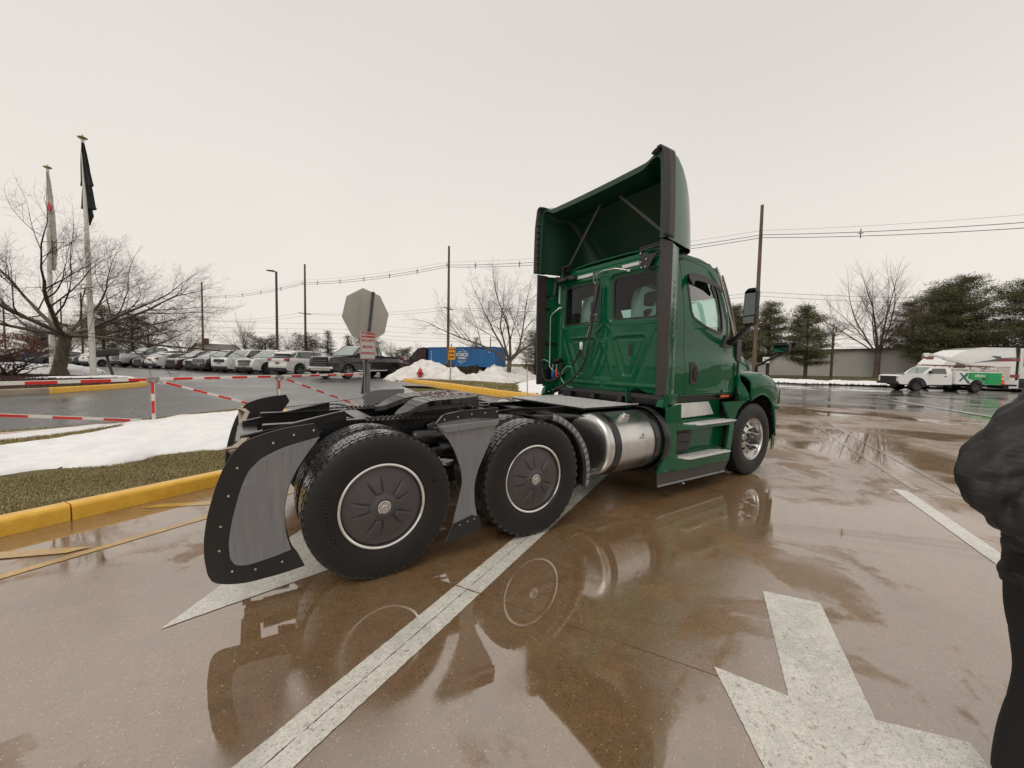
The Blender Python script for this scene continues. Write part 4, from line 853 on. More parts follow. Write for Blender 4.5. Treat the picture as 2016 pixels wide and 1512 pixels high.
def rr(poly, r, n=5):
    o = []; N = len(poly)
    for i in range(N):
        a, p, c = Vector(poly[i - 1]), Vector(poly[i]), Vector(poly[(i + 1) % N]); d1 = (a - p).normalized(); d2 = (c - p).normalized(); k = r / math.tan(max(.2, d1.angle(d2) / 2)); k = min(k, (a - p).length * .48, (c - p).length * .48)
        A = p + d1 * k; B = p + d2 * k
        for j in range(n + 1):
            t = j / n; q = A * (1 - t) ** 2 + p * 2 * t * (1 - t) + B * t * t; o.append((q.x, q.y))
    return o
for s in (-1, 1):
    P = rr([(a * s, z) for a, z in [(.118, 2.125), (.88, 2.108), (.86, 2.745), (.11, 2.745)]][::s], .10)
    b = MB(); b.plate(P, lambda u, v, w: (XB + .030 - w, u, v), -.01, .006, [grow(P, -.045)[::-1]]); wr = b.build('rear_window', M_black, TR, 40, .002)
    b = MB(); b.plate(grow(P, -.035), lambda u, v, w: (XB + .034, u, v), 0, 0); b.build('window_glass', G_rear, wr, 0)
    b = MB(); b.box((XB + .016, s * .46, 1.745), (.026, .052, .175)); vt = b.build('wall_vent', M_trim, TR, 40, .01)
    b = MB()
    for k in range(6): b.box((XB, s * .46, 1.69 + k * .022), (.006, .036, .006))
    b.build('vent_louvre', M_black, vt, 0)
b = MB()
for (y0, y1, z0, z1) in ((.24, .56, 2.815, 2.858), (-.64, -.30, 2.815, 2.858), (-.945, -.905, 2.50, 2.80), (.955, .99, 2.50, 2.78)):
    b = MB(); b.box((XB - .006, (y0 + y1) / 2, (z0 + z1) / 2), (.006, y1 - y0, z1 - z0)); b.build('reflective_tape', M_refl, TR, 0)
# VIN style cast letters are not legible in the photograph: small raised ticks
b = MB()
for k in range(13): b.box((XB + .004, -.955 + .006 * ((k * 7) % 3 - 1), 1.45 + k * .042), (.006, .012, .02 + .008 * (k % 2)))
b.build('pressed_marks', M_green, bw, 20)
# roof, windscreen, floor
def roof(u, v):
    t = v * 2 - 1; x = 3.40 + u * 1.02; a = abs(t); e = ys(x, 2.93) ; y = e * math.sin(a * PI / 2) if a < 1 else e
    z = 2.945 + .075 * (1 - a ** 3) - .0 - .04 * S((u - .7) / .3); z -= .012 * (1 if .74 < a < .80 else 0); return (x, math.copysign(e * (a ** .9), t), z)
b = MB(); b.grid(14, 40, roof); rf_ = b.build('cab_roof', M_green, TR, 50); sm = rf_.modifiers.new('t', 'SOLIDIFY'); sm.thickness = .02
def ws(u, v):
    t = v * 2 - 1; a = abs(t); z = 2.92 - .98 * u; xe = np.interp(u, [0, .13, .3, .48, .68, .88, 1], [4.40, 4.56, 4.67, 4.77, 4.88, 5.0, 5.08]); x = xe + .20 * (1 - a ** 2.2); y = ys(xe, z) * .985
    return (float(x), t * y, z)
b = MB(); b.grid(10, 24, ws); b.build('windscreen', G_ws, TR, 60)
b = MB(); b.grid(2, 24, lambda u, v: ((lambda p: (p[0] + .01, p[1], p[2]))(ws(u * .16, v)))); b.build('screen_header', M_green, TR, 60)
b = MB(); b.box((4.2, 0, 1.15), (1.7, 2.0, .05)); b.box((4.9, 0, 1.35), (.08, 1.9, .45)); b.build('cab_floor', M_int, TR, 30)
b = MB(); b.box((4.50, 0, 2.74), (.34, 1.8, .30)); b.box((4.66, 0, 2.60), (.10, 1.7, .22)); b.build('overhead_console', M_int, TR, 30, .03)
for s in (-1, 1):
    b = MB(); b.box((3.62, s * .90, 1.98), (.30, .08, 1.5)); b.build('pillar_trim_inner', M_int, TR, 30, .02)
b = MB(); b.box((4.34, .90, 2.34), (.54, .03, .66)); b.build('window_light_block', M_int, TR, 30)  # added dark panel, shuts out daylight through the far door window
b = MB(); b.box((4.88, 0, 1.74), (.34, 1.86, .34)); b.box((4.70, .45, 1.90), (.16, .5, .10)); dash = b.build('dashboard', M_int, TR, 40, .04)
b = MB(); b.lathe([(.205, 0), (.215, .012), (.225, 0), (.215, -.012)], (0, 0, 0), 'z', 28, closed=True); b.bar((-.2, 0, 0), (.2, 0, 0), .03, .02); swo = b.build('steering_wheel', M_black, dash, 60); swo.location = (4.52, .48, 1.93); swo.rotation_euler = (0, R(-62), 0)
b = MB(); b.grid(4, 6, lambda u, v: (3.46 + u * .95, -.92 + 1.84 * v, 2.90)); b.grid(4, 4, lambda u, v: (3.46 + .35 * u, -.97 + 1.94 * v, 2.80 + .1 * u)); b.build('headliner', M_int, TR, 30)
for s in (-1, 1):
    b = MB(); b.box((4.03, s * .50, 1.50), (.50, .50, .16)); b.box((4.03, s * .50, 1.32), (.36, .36, .26)); b.box((3.76, s * .50, 1.92), (.13, .50, .78), Matrix.Rotation(-.10, 3, 'Y'))
    st = b.build('seat', M_int, TR, 40, .05, seg=3)
    b = MB(); b.box((3.71, s * .50, 2.42), (.10, .30, .20)); b.build('headrest', M_int, st, 40, .04, seg=3)
    b = MB()
    b.grid(16, 18, lambda u, v: (3.69 - .05 * math.sin(v * PI) + .03 * math.sin(u * 9 + v * 5) , s * .50 + (u - .5) * (.52 + .05 * math.sin(v * 9)), 1.62 + .95 * v + .03 * math.sin(u * 13))); b.grid(16, 8, lambda u, v: (3.68 + .22 * v, s * .50 + (u - .5) * .5, 2.56 + .04 * math.sin(u * 3.1) - .10 * v + .02 * math.sin(u * 17)))
    b.build('plastic_cover', M_plastic_wrap, st, 60)

# grab rails, tether bar, hoses
b = MB(); b.tube([(XB - .02, .885, 2.425), (3.31, .90, 2.41), (3.27, 1.0, 2.34), (3.26, 1.045, 2.28), (3.26, 1.045, 1.50), (3.28, 1.0, 1.44), (XB - .02, .88, 1.37)], .012, 10); b.build('grab_rail', M_alu, TR, 60)
b = MB(); b.tube([(3.34, .26, 2.80), (3.30, .15, 2.792), (3.24, -.1, 2.81), (3.25, -.3, 2.80), (XB - .01, -.42, 2.77)], .011, 8); b.box((XB - .01, -.42, 2.77), (.02, .05, .03)); b.tube([(3.30, .14, 2.78), (3.29, .13, 2.70), (3.29, .08, 2.66)], .005, 6); b.tube([(3.27, .06, 2.79), (3.27, .05, 2.70), (3.28, .03, 2.66)], .005, 6); b.build('tether_bar', M_alu, TR, 60)
def coil(path, r, pitch, wire, n=900):
    P = [Vector(p) for p in path]; L = [0]
    for i in range(1, len(P)): L.append(L[-1] + (P[i] - P[i - 1]).length)
    # smooth the path, then wind round it
    def at(t):
        t = t * L[-1]; i = max(1, min(len(P) - 1, next((k for k in range(len(L)) if L[k] >= t), len(L) - 1))); f = (t - L[i - 1]) / max(1e-6, L[i] - L[i - 1]); p0 = P[max(0, i - 2)]; p1 = P[i - 1]; p2 = P[i]; p3 = P[min(len(P) - 1, i + 1)]
        return .5 * ((2 * p1) + (-p0 + p2) * f + (2 * p0 - 5 * p1 + 4 * p2 - p3) * f * f + (-p0 + 3 * p1 - 3 * p2 + p3) * f ** 3)
    return at, L[-1]
def smooth_path(path, n=60):
    at, L = coil(path, 0, 0, 0); return [at(i / n) for i in range(n + 1)]
def wound(b, path, r, turns, wire, n=14):
    at, L = coil(path, 0, 0, 0); Q = []
    N = turns * n
    for i in range(N + 1):
        t = i / N; p = at(t); d = (at(min(1, t + .01)) - at(max(0, t - .01))).normalized(); a = d.orthogonal().normalized()
        a = Vector((0, 1, 0)); a = (a - d * a.dot(d)).normalized(); c = d.cross(a); w = 2 * PI * turns * t; Q.append(p + a * r * math.cos(w) + c * r * math.sin(w))
    b.tube(Q, wire, 5)
M_hose = mat('black_hose', (.012, .012, .013), rough=.35, coat=.5, crough=.15, var=.2)
h1 = [(3.29, .08, 2.66), (3.28, .09, 2.45), (3.27, .13, 2.25), (3.25, .17, 2.05), (3.22, .24, 1.85), (3.20, .36, 1.62), (3.17, .52, 1.44), (3.12, .72, 1.31), (3.12, .90, 1.27), (3.14, 1.04, 1.33), (3.17, 1.12, 1.44), (3.20, 1.13, 1.55), (3.22, 1.07, 1.58)]
h2 = [(3.28, .03, 2.66), (3.27, .06, 2.45), (3.25, .09, 2.25), (3.22, .10, 2.0), (3.19, .12, 1.75), (3.18, .20, 1.52), (3.16, .36, 1.34), (3.14, .55, 1.22), (3.12, .78, 1.13)]
hs = MB(); hs.tube(smooth_path(h1, 90), .013, 8); wound(hs, h1[1:-1], .015, 60, .005, 10); hz = hs.build('trailer_hose', M_hose, TR, 60)
hs = MB(); hs.tube(smooth_path(h2, 90), .013, 8); wound(hs, h2[1:], .018, 44, .006, 10); hs.build('trailer_hose', M_hose, TR, 60)
for p in (h1, h2):
    at, L = coil(p, 0, 0, 0); b = MB(); b.tube([at(t) for t in (.02, .06, .10, .13)], .024, 10); b.build('spring_sleeve', M_hose, hz, 60)
b = MB(); b.tube(smooth_path([(3.27, .10, 2.28), (3.25, .13, 2.10), (3.22, .18, 1.92)], 12), .009, 6); b.tube(smooth_path([(3.23, .14, 2.28), (3.24, .14, 2.2), (3.24, .15, 2.12)], 8), .006, 6); b.build('hose_shackle', M_alu, hz, 60)
b = MB(); b.lathe([(.001, -.06), (.022, -.05), (.026, 0), (.022, .05), (.001, .06)], (3.18, .235, 1.80), 'z', 12); b.build('hose_tag', M_white, hz, 60)
b = MB(); b.tube(smooth_path([(3.20, .98, 1.56), (3.17, 1.08, 1.60), (3.15, 1.16, 1.54), (3.15, 1.17, 1.44), (3.16, 1.12, 1.30)], 24), .008, 6); b.tube(smooth_path([(3.18, .42, 1.49), (3.16, .50, 1.50), (3.15, .60, 1.42), (3.15, .62, 1.32), (3.16, .52, 1.22), (3.2, .42, 1.19)], 30), .008, 6); b.build('green_hose', M_lgrn, TR, 60)
for (y, m, z) in ((.93, M_blue, 1.38), (.84, M_red, 1.385)):
    b = MB(); b.lathe([(.001, -.065), (.020, -.06), (.023, -.04), (.023, .04), (.02, .055), (.012, .06), (.001, .06)], (3.24, y, z), 'z', 14); gh = b.build('glad_hand_grip', m, TR, 50)
    b = MB(); b.lathe([(.012, .06), (.016, .08), (.012, .11), (.02, .13), (.001, .15)], (3.24, y, z), 'z', 12); b.build('coupling', M_galv, gh, 50)
b = MB(); b.box((3.33, .92, 1.58), (.05, .20, .05)); b.box((3.31, .80, 1.46), (.05, .06, .18)); b.box((3.33, .92, 1.34), (.04, .22, .03)); b.cyl((3.26, .93, 1.58), (3.33, .93, 1.58), .035, 12); b.cyl((3.25, .84, 1.60), (3.33, .84, 1.60), .03, 12); b.build('hose_bracket', M_black, TR, 30, .005)
b = MB(); b.box((3.30, .45, 1.37), (.02, .035, .045)); b.build('warning_tag', mat('tag_paper', (.75, .72, .60), rough=.5, var=.2, scale=60), TR, 0)
b = MB()
for k in range(6): b.box((3.30 - .02 * k, .95 - k * .06, 2.86 - .012 * k), (.05, .03, .09), Matrix.Rotation(.3 * k, 3, 'X'))
b.bar((3.32, 1.02, 2.86), (3.32, .55, 2.84), .05, .06); b.bar((3.30, .98, 2.84), (3.28, 1.0, 2.62), .03, .04); b.bar((3.34, .80, 3.03), (3.34, .80, 2.84), .02, .12); b.bar((3.33, .92, 3.04), (3.33, .70, 3.04), .03, .02)
b.build('fairing_mount', M_black, TR, 30, .004)
b = MB(); b.plate([(-1.05, 3.02), (-.62, 3.00), (-.62, 2.80), (-.68, 2.73), (-.76, 2.73), (-.83, 2.84), (-.98, 2.99), (-1.05, 2.99)], lambda u, v, w: (3.33 + w, u, v), -.006, .006, [rr([(-.93, 2.97), (-.66, 2.965), (-.66, 2.90), (-.86, 2.90)], .02)[::-1]]); b.bar((3.33, -1.07, 3.01), (3.33, -.62, 3.0), .03, .016)
b.build('fairing_mount', M_black, TR, 30, .002)
b = MB(); 
for (y, z) in ((-.65, 2.82), (-.73, 2.845), (-.66, 2.755), (-.72, 2.755), (-.64, 2.93)): b.lathe([(.001, .012), (.010, .010), (.011, 0)], (3.322, y, z), 'x', 8, sgn=-1)
b.build('mount_bolts', M_bolt, TR, 50)
# struts inside the fairing
b = MB(); b.bar((3.36, .80, 2.97), (3.28, -.06, 3.845), .035, .02, (1, 0, 0)); b.bar((3.28, -.20, 3.835), (3.36, -1.02, 3.04), .035, .02, (1, 0, 0)); b.bar((3.28, -.05, 3.86), (3.28, -.21, 3.845), .05, .03, (1, 0, 0)); b.bar((3.36, -1.02, 3.05), (3.34, -.93, 2.98), .035, .02); b.build('fairing_strut', M_trim, TR, 30, .004)

# ------------------------------------------------------------------ roof fairing
XS = [3.08, 3.20, 3.38, 3.52, 3.645, 3.76, 3.86, 3.95, 4.02, 4.07]
HT = [3.955, 3.985, 3.985, 3.92, 3.81, 3.67, 3.53, 3.38, 3.20, 3.03]     # height of the shoulders
CT = [3.865, 3.91, 3.95, 3.91, 3.82, 3.70, 3.56, 3.44, 3.25, 3.06]      # height on the centre line
HW = [1.16, 1.14, 1.105, 1.075, 1.045, 1.01, .965, .90, .80, .66]
ZB = [2.965, 2.965, 2.965, 2.965, 2.965, 2.98, 2.985, 2.985, 2.985, 2.985]
def fsec(i, off=0.0, n=40):
    hw, ht, ct, zb = HW[i] - off, HT[i] - off, CT[i] - off, ZB[i]; o = []
    for k in range(n + 1):
        t = -1 + 2 * k / n; a = abs(t)
        # from base up the side (a: 1 -> .55) and across the top (a .55 -> 0)
        if a > .56:
            q = (1 - a) / .44; z = zb + (ht - .07 - zb) * q; y = hw - .025 * q ** 2
        elif a > .44:
            q = (.56 - a) / .12; ang = q * PI / 2; z = ht - .07 + .07 * math.sin(ang); y = hw - .025 - .07 * (1 - math.cos(ang))
        else:
            q = a / .44; y = (hw - .095) * q; z = ct + (ht - ct) * (.2 * q ** 2 + .8 * S((q - .80) / .20)) 
        o.append((XS[i], math.copysign(y, t), z))
    return o
b = MB(); v = []; n = 120
for i in range(len(XS)): v += fsec(i, 0, n)
b.add(v, [(i * (n + 1) + k, i * (n + 1) + k + 1, (i + 1) * (n + 1) + k + 1, (i + 1) * (n + 1) + k) for i in range(len(XS) - 1) for k in range(n)])
b.add([fsec(len(XS) - 1, 0, n)[k] for k in range(n + 1)], [tuple(range(n + 1))])
rfz = b.build('roof_fairing', M_green, TR, 50); rfz['label'] = 'tall hollow green roof air deflector'
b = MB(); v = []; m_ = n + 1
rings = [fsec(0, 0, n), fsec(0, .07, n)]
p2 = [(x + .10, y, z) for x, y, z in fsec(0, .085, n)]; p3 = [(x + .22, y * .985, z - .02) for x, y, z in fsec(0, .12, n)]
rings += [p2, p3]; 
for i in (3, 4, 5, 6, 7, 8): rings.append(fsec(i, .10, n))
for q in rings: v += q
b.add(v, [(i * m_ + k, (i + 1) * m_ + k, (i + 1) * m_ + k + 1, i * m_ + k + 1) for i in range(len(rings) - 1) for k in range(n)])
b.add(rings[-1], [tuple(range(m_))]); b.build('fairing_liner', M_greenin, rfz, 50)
# rubber edge round the rear of the deflector: ribbed side flaps and top corners
for s in (-1, 1):
    b = MB(); v = []; F0 = fsec(0, 0, n); idxs = [k for k in range(n + 1) if (F0[k][1] * s > 0)]; idxs.sort(key=lambda k: F0[k][2] if abs(F0[k][1]) > 1.03 else 5 - abs(F0[k][1]))
    P = [Vector(F0[k]) for k in idxs if abs(F0[k][1]) > .96]
    rowo = []
    for j, p in enumerate(P):
        q = j / (len(P) - 1); cap = 1 - S((q - .86) / .14); w_ = .10 + .03 * cap
        up = S((q - .55) / .2)
        o1 = p + Vector((.135, s * .006, 0)); o2 = p + Vector((-.02 * cap - .045, s * (.004 + .03 * (1 - up)), .006 * up * cap)); rowo.append((o1, o2))
    v = []
    for (a, c) in rowo: v += [a + Vector((0, s * .004, .002)), c]
    b.add(v, [(2 * i, 2 * i + 1, 2 * i + 3, 2 * i + 2) for i in range(len(rowo) - 1)]); fl = b.build('edge_rubber', M_trim, rfz, 60); sm = fl.modifiers.new('t', 'SOLIDIFY'); sm.thickness = .02; sm.offset = 0
    for z in [3.02 + .098 * k for k in range(9)]:
        if s > 0: b = MB(); b.box((3.11, s * 1.150, z), (.165, .024, .008)); b.build('rubber_rib', M_black, fl, 0)
    b = MB()
    for z in [3.0 + .098 * k for k in range(10)]: b.lathe([(.001, .006), (.006, .005), (.007, 0)], (3.12, s * 1.12, z), 'y', 6, sgn=-s)
    b.build('edge_rivets', M_bolt, fl, 50)
b = MB(); b.plate([(3.60, 2.965), (3.90, 2.965), (3.93, 2.99), (3.85, 3.05), (3.62, 3.05)], lambda u, v, w: (u, w, v), -.88, .88); b.build('fairing_gap', M_black, TR, 30)

# ------------------------------------------------------------------ hood and fenders
XH = [5.10, 5.22, 5.36, 5.50, 5.62, 5.72, 5.79, 5.90, 6.05, 6.20, 6.34, 6.42]
ZC = [1.93, 1.915, 1.895, 1.87, 1.84, 1.81, 1.785, 1.74, 1.67, 1.58, 1.44, 1.28]
WC = [.80, .79, .785, .775, .765, .755, .745, .73, .70, .66, .60, .50]
ZV = [1.50, 1.50, 1.495, 1.485, 1.47, 1.455, 1.44, 1.42, 1.37, 1.29, 1.17, 1.06]
ZF = [1.42, 1.46, 1.475, 1.47, 1.45, 1.425, 1.40, 1.355, 1.28, 1.17, 1.03, .93]
WF = [1.19, 1.205, 1.22, 1.225, 1.225, 1.22, 1.21, 1.185, 1.13, 1.03, .86, .66]
ZA = [1.07, 1.125, 1.155, 1.12, 1.04, .94, .78, .50, .50, .50, .50, .50]
def hsec(i, s):
    zc, wc, zv, zf, wf, za = ZC[i], WC[i], ZV[i], ZF[i], WF[i], ZA[i]
    P = [(0, zc + .02), (wc * .35, zc + .012), (wc * .7, zc - .01), (wc * .90, zc - .045), (wc * .985, zc - .12), (wc * 1.01, (zc + zv) / 2 - .02), (wc * 1.02, zv + .03), (wc * 1.05, zv), ((wc * 1.05 + wf) / 2, zf + .005), (wf * .93, zf - .012), (wf * .985, zf - .07), (wf, zf - .16), (wf * 1.0, max(za + .02, zf - .26)), (wf * .995, za)]
    return [(XH[i], s * y, z) for y, z in P]
for s in (-1, 1):
    b = MB(); m_ = 14
    for i in range(len(XH)):
        for p in hsec(i, s): b.v.append(p)
    b.f = [(i * m_ + k, i * m_ + k + 1, (i + 1) * m_ + k + 1, (i + 1) * m_ + k) for i in range(len(XH) - 1) for k in range(m_ - 1)]; b.mi = [0] * len(b.f)
    hd_ = b.build('hood', M_green, TR, 180, subsurf=2); sm = hd_.modifiers.new('t', 'SOLIDIFY'); sm.thickness = .025; sm.offset = 1 if s > 0 else -1
    hd_['label'] = 'sloping green hood half with flared front fender'
    # wheel arch lip, inner liner
    b = MB(); P = [Vector((XH[i], s * WF[i] * .995, ZA[i])) for i in range(8)]; b.tube(smooth_path(P, 30), .011, 8); b.build('arch_lip', M_green, hd_, 60)
    b = MB(); b.grid(18, 3, lambda u, v: (5.22 + .66 * math.cos(R(185 - 190 * u)), s * (.72 + .44 * v), .50 + .62 * math.sin(R(185 - 190 * u)))); b.build('arch_liner', M_black, TR, 60)
    b = MB(); b.plate([(5.80, .30), (6.02, .30), (6.02, .505), (5.80, .52)], lambda u, v, w: (u, s * (1.185 - .28 * max(0, u - 5.8) + w), v), -.02, 0); b.build('fender_tail', M_green, hd_, 40, .004); b = MB(); b.plate([(5.775, .92), (5.90, .90), (5.90, .96), (5.78, .965)], lambda u, v, w: (u, s * (1.215 + w), v), -.02, .004); b.build('arch_clip', M_green, hd_, 40, .004)
    # cowl panel between door and hood with its black gap, vent on the hood side
    b = MB(); b.plate([(4.945, 1.08), (5.085, 1.08), (5.04, 1.22), (4.985, 1.34), (4.965, 1.60), (4.94, 1.60)], lambda u, v, w: (u, s * (1.075 + .10 * S((1.5 - v) / .4) * S((u - 4.93) / .1) + w), v), -.03, 0, cut=.05); b.build('cowl_side', M_green, TR, 50, .003)
    b = MB(); b.plate([(4.93, 1.04), (5.10, 1.04), (5.10, 1.9), (4.93, 1.9)], lambda u, v, w: (u, s * (1.0 + .12 * S((1.5 - v) / .4) + w), v), -.04, -.02, cut=.1); b.build('hood_gap', M_black, TR, 40)
    b = MB(); b.plate([(4.97, 1.62), (5.09, 1.60), (5.09, 1.92), (4.97, 1.93)], lambda u, v, w: (u, s * (1.02 + w), v), -.1, .01); b.build('cowl_grille', M_black, TR, 40, .01)
    b = MB(); b.plate([(5.15, 1.86), (5.62, 1.765), (5.70, 1.70), (5.2, 1.74)], lambda u, v, w: (u, s * (np.interp(u, XH, WC) * 1.0 + .005 + w), v), 0, .012); hv = b.build('hood_vent', M_black, hd_, 40, .004)
    b = MB(); b.plate([(6.02, .98), (6.22, .95), (6.28, 1.12), (6.05, 1.2)], lambda u, v, w: (u + .02, s * (np.interp(u, XH, WF) + w), v), 0, .02, cut=.05); b.build('headlight', M_alu, hd_, 50, .01)
b = MB(); b.box((6.38, 0, .52), (.16, 1.3, .50)); b.box((6.20, 0, .40), (.3, 1.9, .2)); b.build('bumper', M_green, TR, 40, .06)
b = MB(); b.box((6.40, 0, .98), (.05, 1.0, .55)); b.build('grille', M_black, TR, 40, .03)
b = MB(); b.box((5.6, 0, 1.1), (.9, .7, .9)); b.box((3.9, 0, .95), (1.0, .6, .35)); b.cyl((3.5, -.62, .75), (4.3, -.62, .75), .14, 16); b.build('engine', M_frame, TR, 40, .03)
b = MB(); b.box((3.42, 0, 1.09), (.10, 1.9, .10)); b.box((3.75, -.95, 1.12), (.6, .1, .06)); b.box((3.75, .95, 1.12), (.6, .1, .06)); b.build('cab_underframe', M_frame, TR, 30, .01)
for y in (-.38, .12, .62):
    b = MB(); b.box((3.33, y, 1.08), (.07, .09, .10), taper=.8); b.cyl((3.33, y, .98), (3.33, y, 1.04), .03, 10); b.build('cab_mount', M_black, TR, 40, .008)
b = MB(); b.bar((3.30, -.52, .98), (3.30, -.50, 1.22), .035, .012, (1, 0, 0)); b.tube([(3.32, -.54, 1.16), (3.32, -.52, 1.24), (3.32, -.49, 1.16)], .012, 6); b.build('lock_lever', M_green, TR, 40)
b = MB(); b.plate([(3.14, .86), (3.34, .86), (3.34, .93), (3.22, .97), (3.12, .93)], lambda u, v, w: (u, -1.0 + w, v), -.02, .0); b.build('battery_shelf', M_galv, TR, 30, .004)
b = MB(); b.tube([(3.30, -1.1, .62), (3.15, -1.12, .66), (3.08, -1.0, .64)], .012, 6); b.build('battery_cable', M_alu, TR, 60)
# ------------------------------------------------------------------ trees
M_bark = mat('grey_bark', (0.105, 0.080, 0.062), rough=0.9, var=0.4, scale=9, bump=1, bscale=25, stretch=(1, 1, .3), col2=(.16, .14, .10))
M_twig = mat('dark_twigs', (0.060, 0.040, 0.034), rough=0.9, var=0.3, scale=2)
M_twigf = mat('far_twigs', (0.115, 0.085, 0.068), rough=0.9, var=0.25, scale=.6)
def leafmat(name, c0, c1, c2=None):
    m = bpy.data.materials.new(name); m.use_nodes = True; t = m.node_tree; b = t.nodes['Principled BSDF']; a = t.nodes.new('ShaderNodeAttribute'); a.attribute_name = 'tint'
    r = t.nodes.new('ShaderNodeValToRGB'); t.links.new(a.outputs['Fac'], r.inputs[0]); t.links.new(r.outputs[0], b.inputs['Base Color']); e = r.color_ramp.elements; e[0].color = (*c0, 1); e[1].color = (*c1, 1)
    if c2: k = e.new(.5); k.color = (*c2, 1)
    b.inputs['Roughness'].default_value = .75; return m
L_pine = leafmat('pine_needles', (0.040, 0.045, 0.018), (0.17, 0.16, 0.065)); L_red = leafmat('rusty_juniper', (0.035, 0.022, 0.016), (0.11, 0.062, 0.040)); L_spr = leafmat('spruce_needles', (0.020, 0.026, 0.020), (0.075, 0.080, 0.052))
L_shrub = leafmat('rusty_shrub', (0.06, 0.022, 0.014), (0.23, 0.095, 0.05)); L_hedge = leafmat('olive_hedge', (0.022, 0.024, 0.010), (0.13, 0.105, 0.035))
def tubes_np(paths, n):
    V = []; F = []; k = 0; ang = np.arange(n) * 2 * PI / n; ca, sa = np.cos(ang), np.sin(ang)
    for P, Rr in paths:
        P = np.asarray(P); m = len(P); d = np.gradient(P, axis=0); d /= (np.linalg.norm(d, axis=1)[:, None] + 1e-9)
        a = np.where(np.abs(d[:, 2:3]) < .9, np.array([[0, 0, 1.]]), np.array([[1., 0, 0]])); x = np.cross(d, a); x /= (np.linalg.norm(x, axis=1)[:, None] + 1e-9); y = np.cross(d, x)
        r = np.asarray(Rr)[:, None, None]; v = P[:, None, :] + r * (ca[None, :, None] * x[:, None, :] + sa[None, :, None] * y[:, None, :]); V.append(v.reshape(-1, 3))
        i = np.arange(m - 1)[:, None] * n; j = np.arange(n)[None, :]; j2 = (j + 1) % n
        F.append(np.stack([i + j, i + j2, i + n + j2, i + n + j], -1).reshape(-1, 4) + k); k += m * n
    return np.concatenate(V), np.concatenate(F)
def gen_tree(seed, hgt, trunk_h, r0, nmain, spread, up, levels, dens, first=(.35, .9), wig=.12, twig_up=.15, lenf=.62, kr=.46, lr=(.42, .6)):
    """returns {level: [(points, radii)]}: a trunk, limbs and ever finer branches"""
    g = np.random.RandomState(seed); out = {}
    def br(p, d, L, r, lv):
        n = max(3, int(4 + 3 * (lv < 2))); P = [p]; d = d / np.linalg.norm(d); q = p
        bend = g.normal(0, wig, 3)
        for i in range(n):
            d = d + bend * .35 + g.normal(0, wig * .55, 3) + np.array([0, 0, twig_up * (.25 if lv < 2 else .35)]); d /= np.linalg.norm(d); q = q + d * L / n; P.append(q)
        P = np.array(P); Rr = np.linspace(r, r * (.45 if lv < levels else .25), n + 1); out.setdefault(lv, []).append((P, Rr))
        if lv >= levels: return
        k = max(2, int(round(dens[lv] * g.uniform(.8, 1.2))))
        for j in range(k):
            t = first[0] + (first[1] + .08 - first[0]) * (j + g.uniform(.1, .9)) / k; t = min(.98, t); f = t * n; i = min(n - 1, int(f)); pp = P[i] + (P[i + 1] - P[i]) * (f - i)
            dd = P[i + 1] - P[i]; dd /= np.linalg.norm(dd); a = g.normal(0, 1, 3); a -= dd * a.dot(dd); a /= np.linalg.norm(a); th = g.uniform(.45, .95)
            nd = dd * math.cos(th) + a * math.sin(th); br(pp, nd, L * lenf * g.uniform(.7, 1.15) * (1.15 - .45 * t), max(.0022, r * kr * (1.1 - .4 * t)), lv + 1)
        br(P[-1], P[-1] - P[-2], L * lenf * .85, max(.0022, r * .42), lv + 1)
    p0 = np.array([0, 0, -.25]); p1 = np.array([g.normal(0, .02) * hgt, 0, trunk_h]); T = [p0, np.array([0, 0, 0.0]), np.array([0, 0, .15]), p0 * .3 + p1 * .5 + np.array([0, 0, .08]), p1 * .85, p1]
    out[0] = [(np.array(T), np.array([r0 * 1.5, r0 * 1.25, r0 * 1.05, r0 * .95, r0 * .92, r0 * 1.0]))]
    for i in range(nmain):
        a = 2 * PI * (i + g.uniform(-.25, .25)) / nmain; el = g.uniform(*up); d = np.array([math.cos(a) * math.cos(el), math.sin(a) * math.cos(el), math.sin(el)]); Lm = spread * g.uniform(.8, 1.1)
        br(p1 - np.array([0, 0, r0 * .6]), d, Lm, r0 * g.uniform(*lr), 1)
    return out
def bare_tree(x, y, z, label, seed, sides=(10, 6, 4, 3), far=False, group=None, rz=0, scale=1.0, **kw):
    t = thing('bare_tree', label, 'tree', (x, y, z), rz, group); t.scale = (scale,) * 3
    o = gen_tree(seed, **kw); lv = sorted(o)
    V, F = tubes_np(o[0], sides[0]); np_mesh('trunk', V, F, M_bark if not far else M_twigf, t)
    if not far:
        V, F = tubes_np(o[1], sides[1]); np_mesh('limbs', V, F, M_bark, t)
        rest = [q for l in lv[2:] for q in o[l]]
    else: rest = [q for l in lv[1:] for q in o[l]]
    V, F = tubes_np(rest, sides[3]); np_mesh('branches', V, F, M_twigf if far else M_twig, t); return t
bare_tree(-7.84, 21.66, .80, 'wide spreading bare ornamental tree with thick trunk on the mulch island beside the flagpole', 11, hgt=6.8, trunk_h=1.7, r0=.225, nmain=8, spread=4.1, up=(.12, .75), levels=6, dens=[0, 6, 5, 4, 3, 3], wig=.15, twig_up=.045, lenf=.64, kr=.40, lr=(.36, .5), first=(.25, .92))
bare_tree(12.23, 16.17, .20, 'bare multi-branched tree growing from the snowy grass strip in front of the blue container', 23, hgt=6.8, trunk_h=1.5, r0=.15, nmain=7, spread=3.5, up=(.35, 1.3), levels=6, dens=[0, 5, 4, 4, 3, 3], wig=.12, twig_up=.08, kr=.40, lenf=.62, first=(.25, .92))
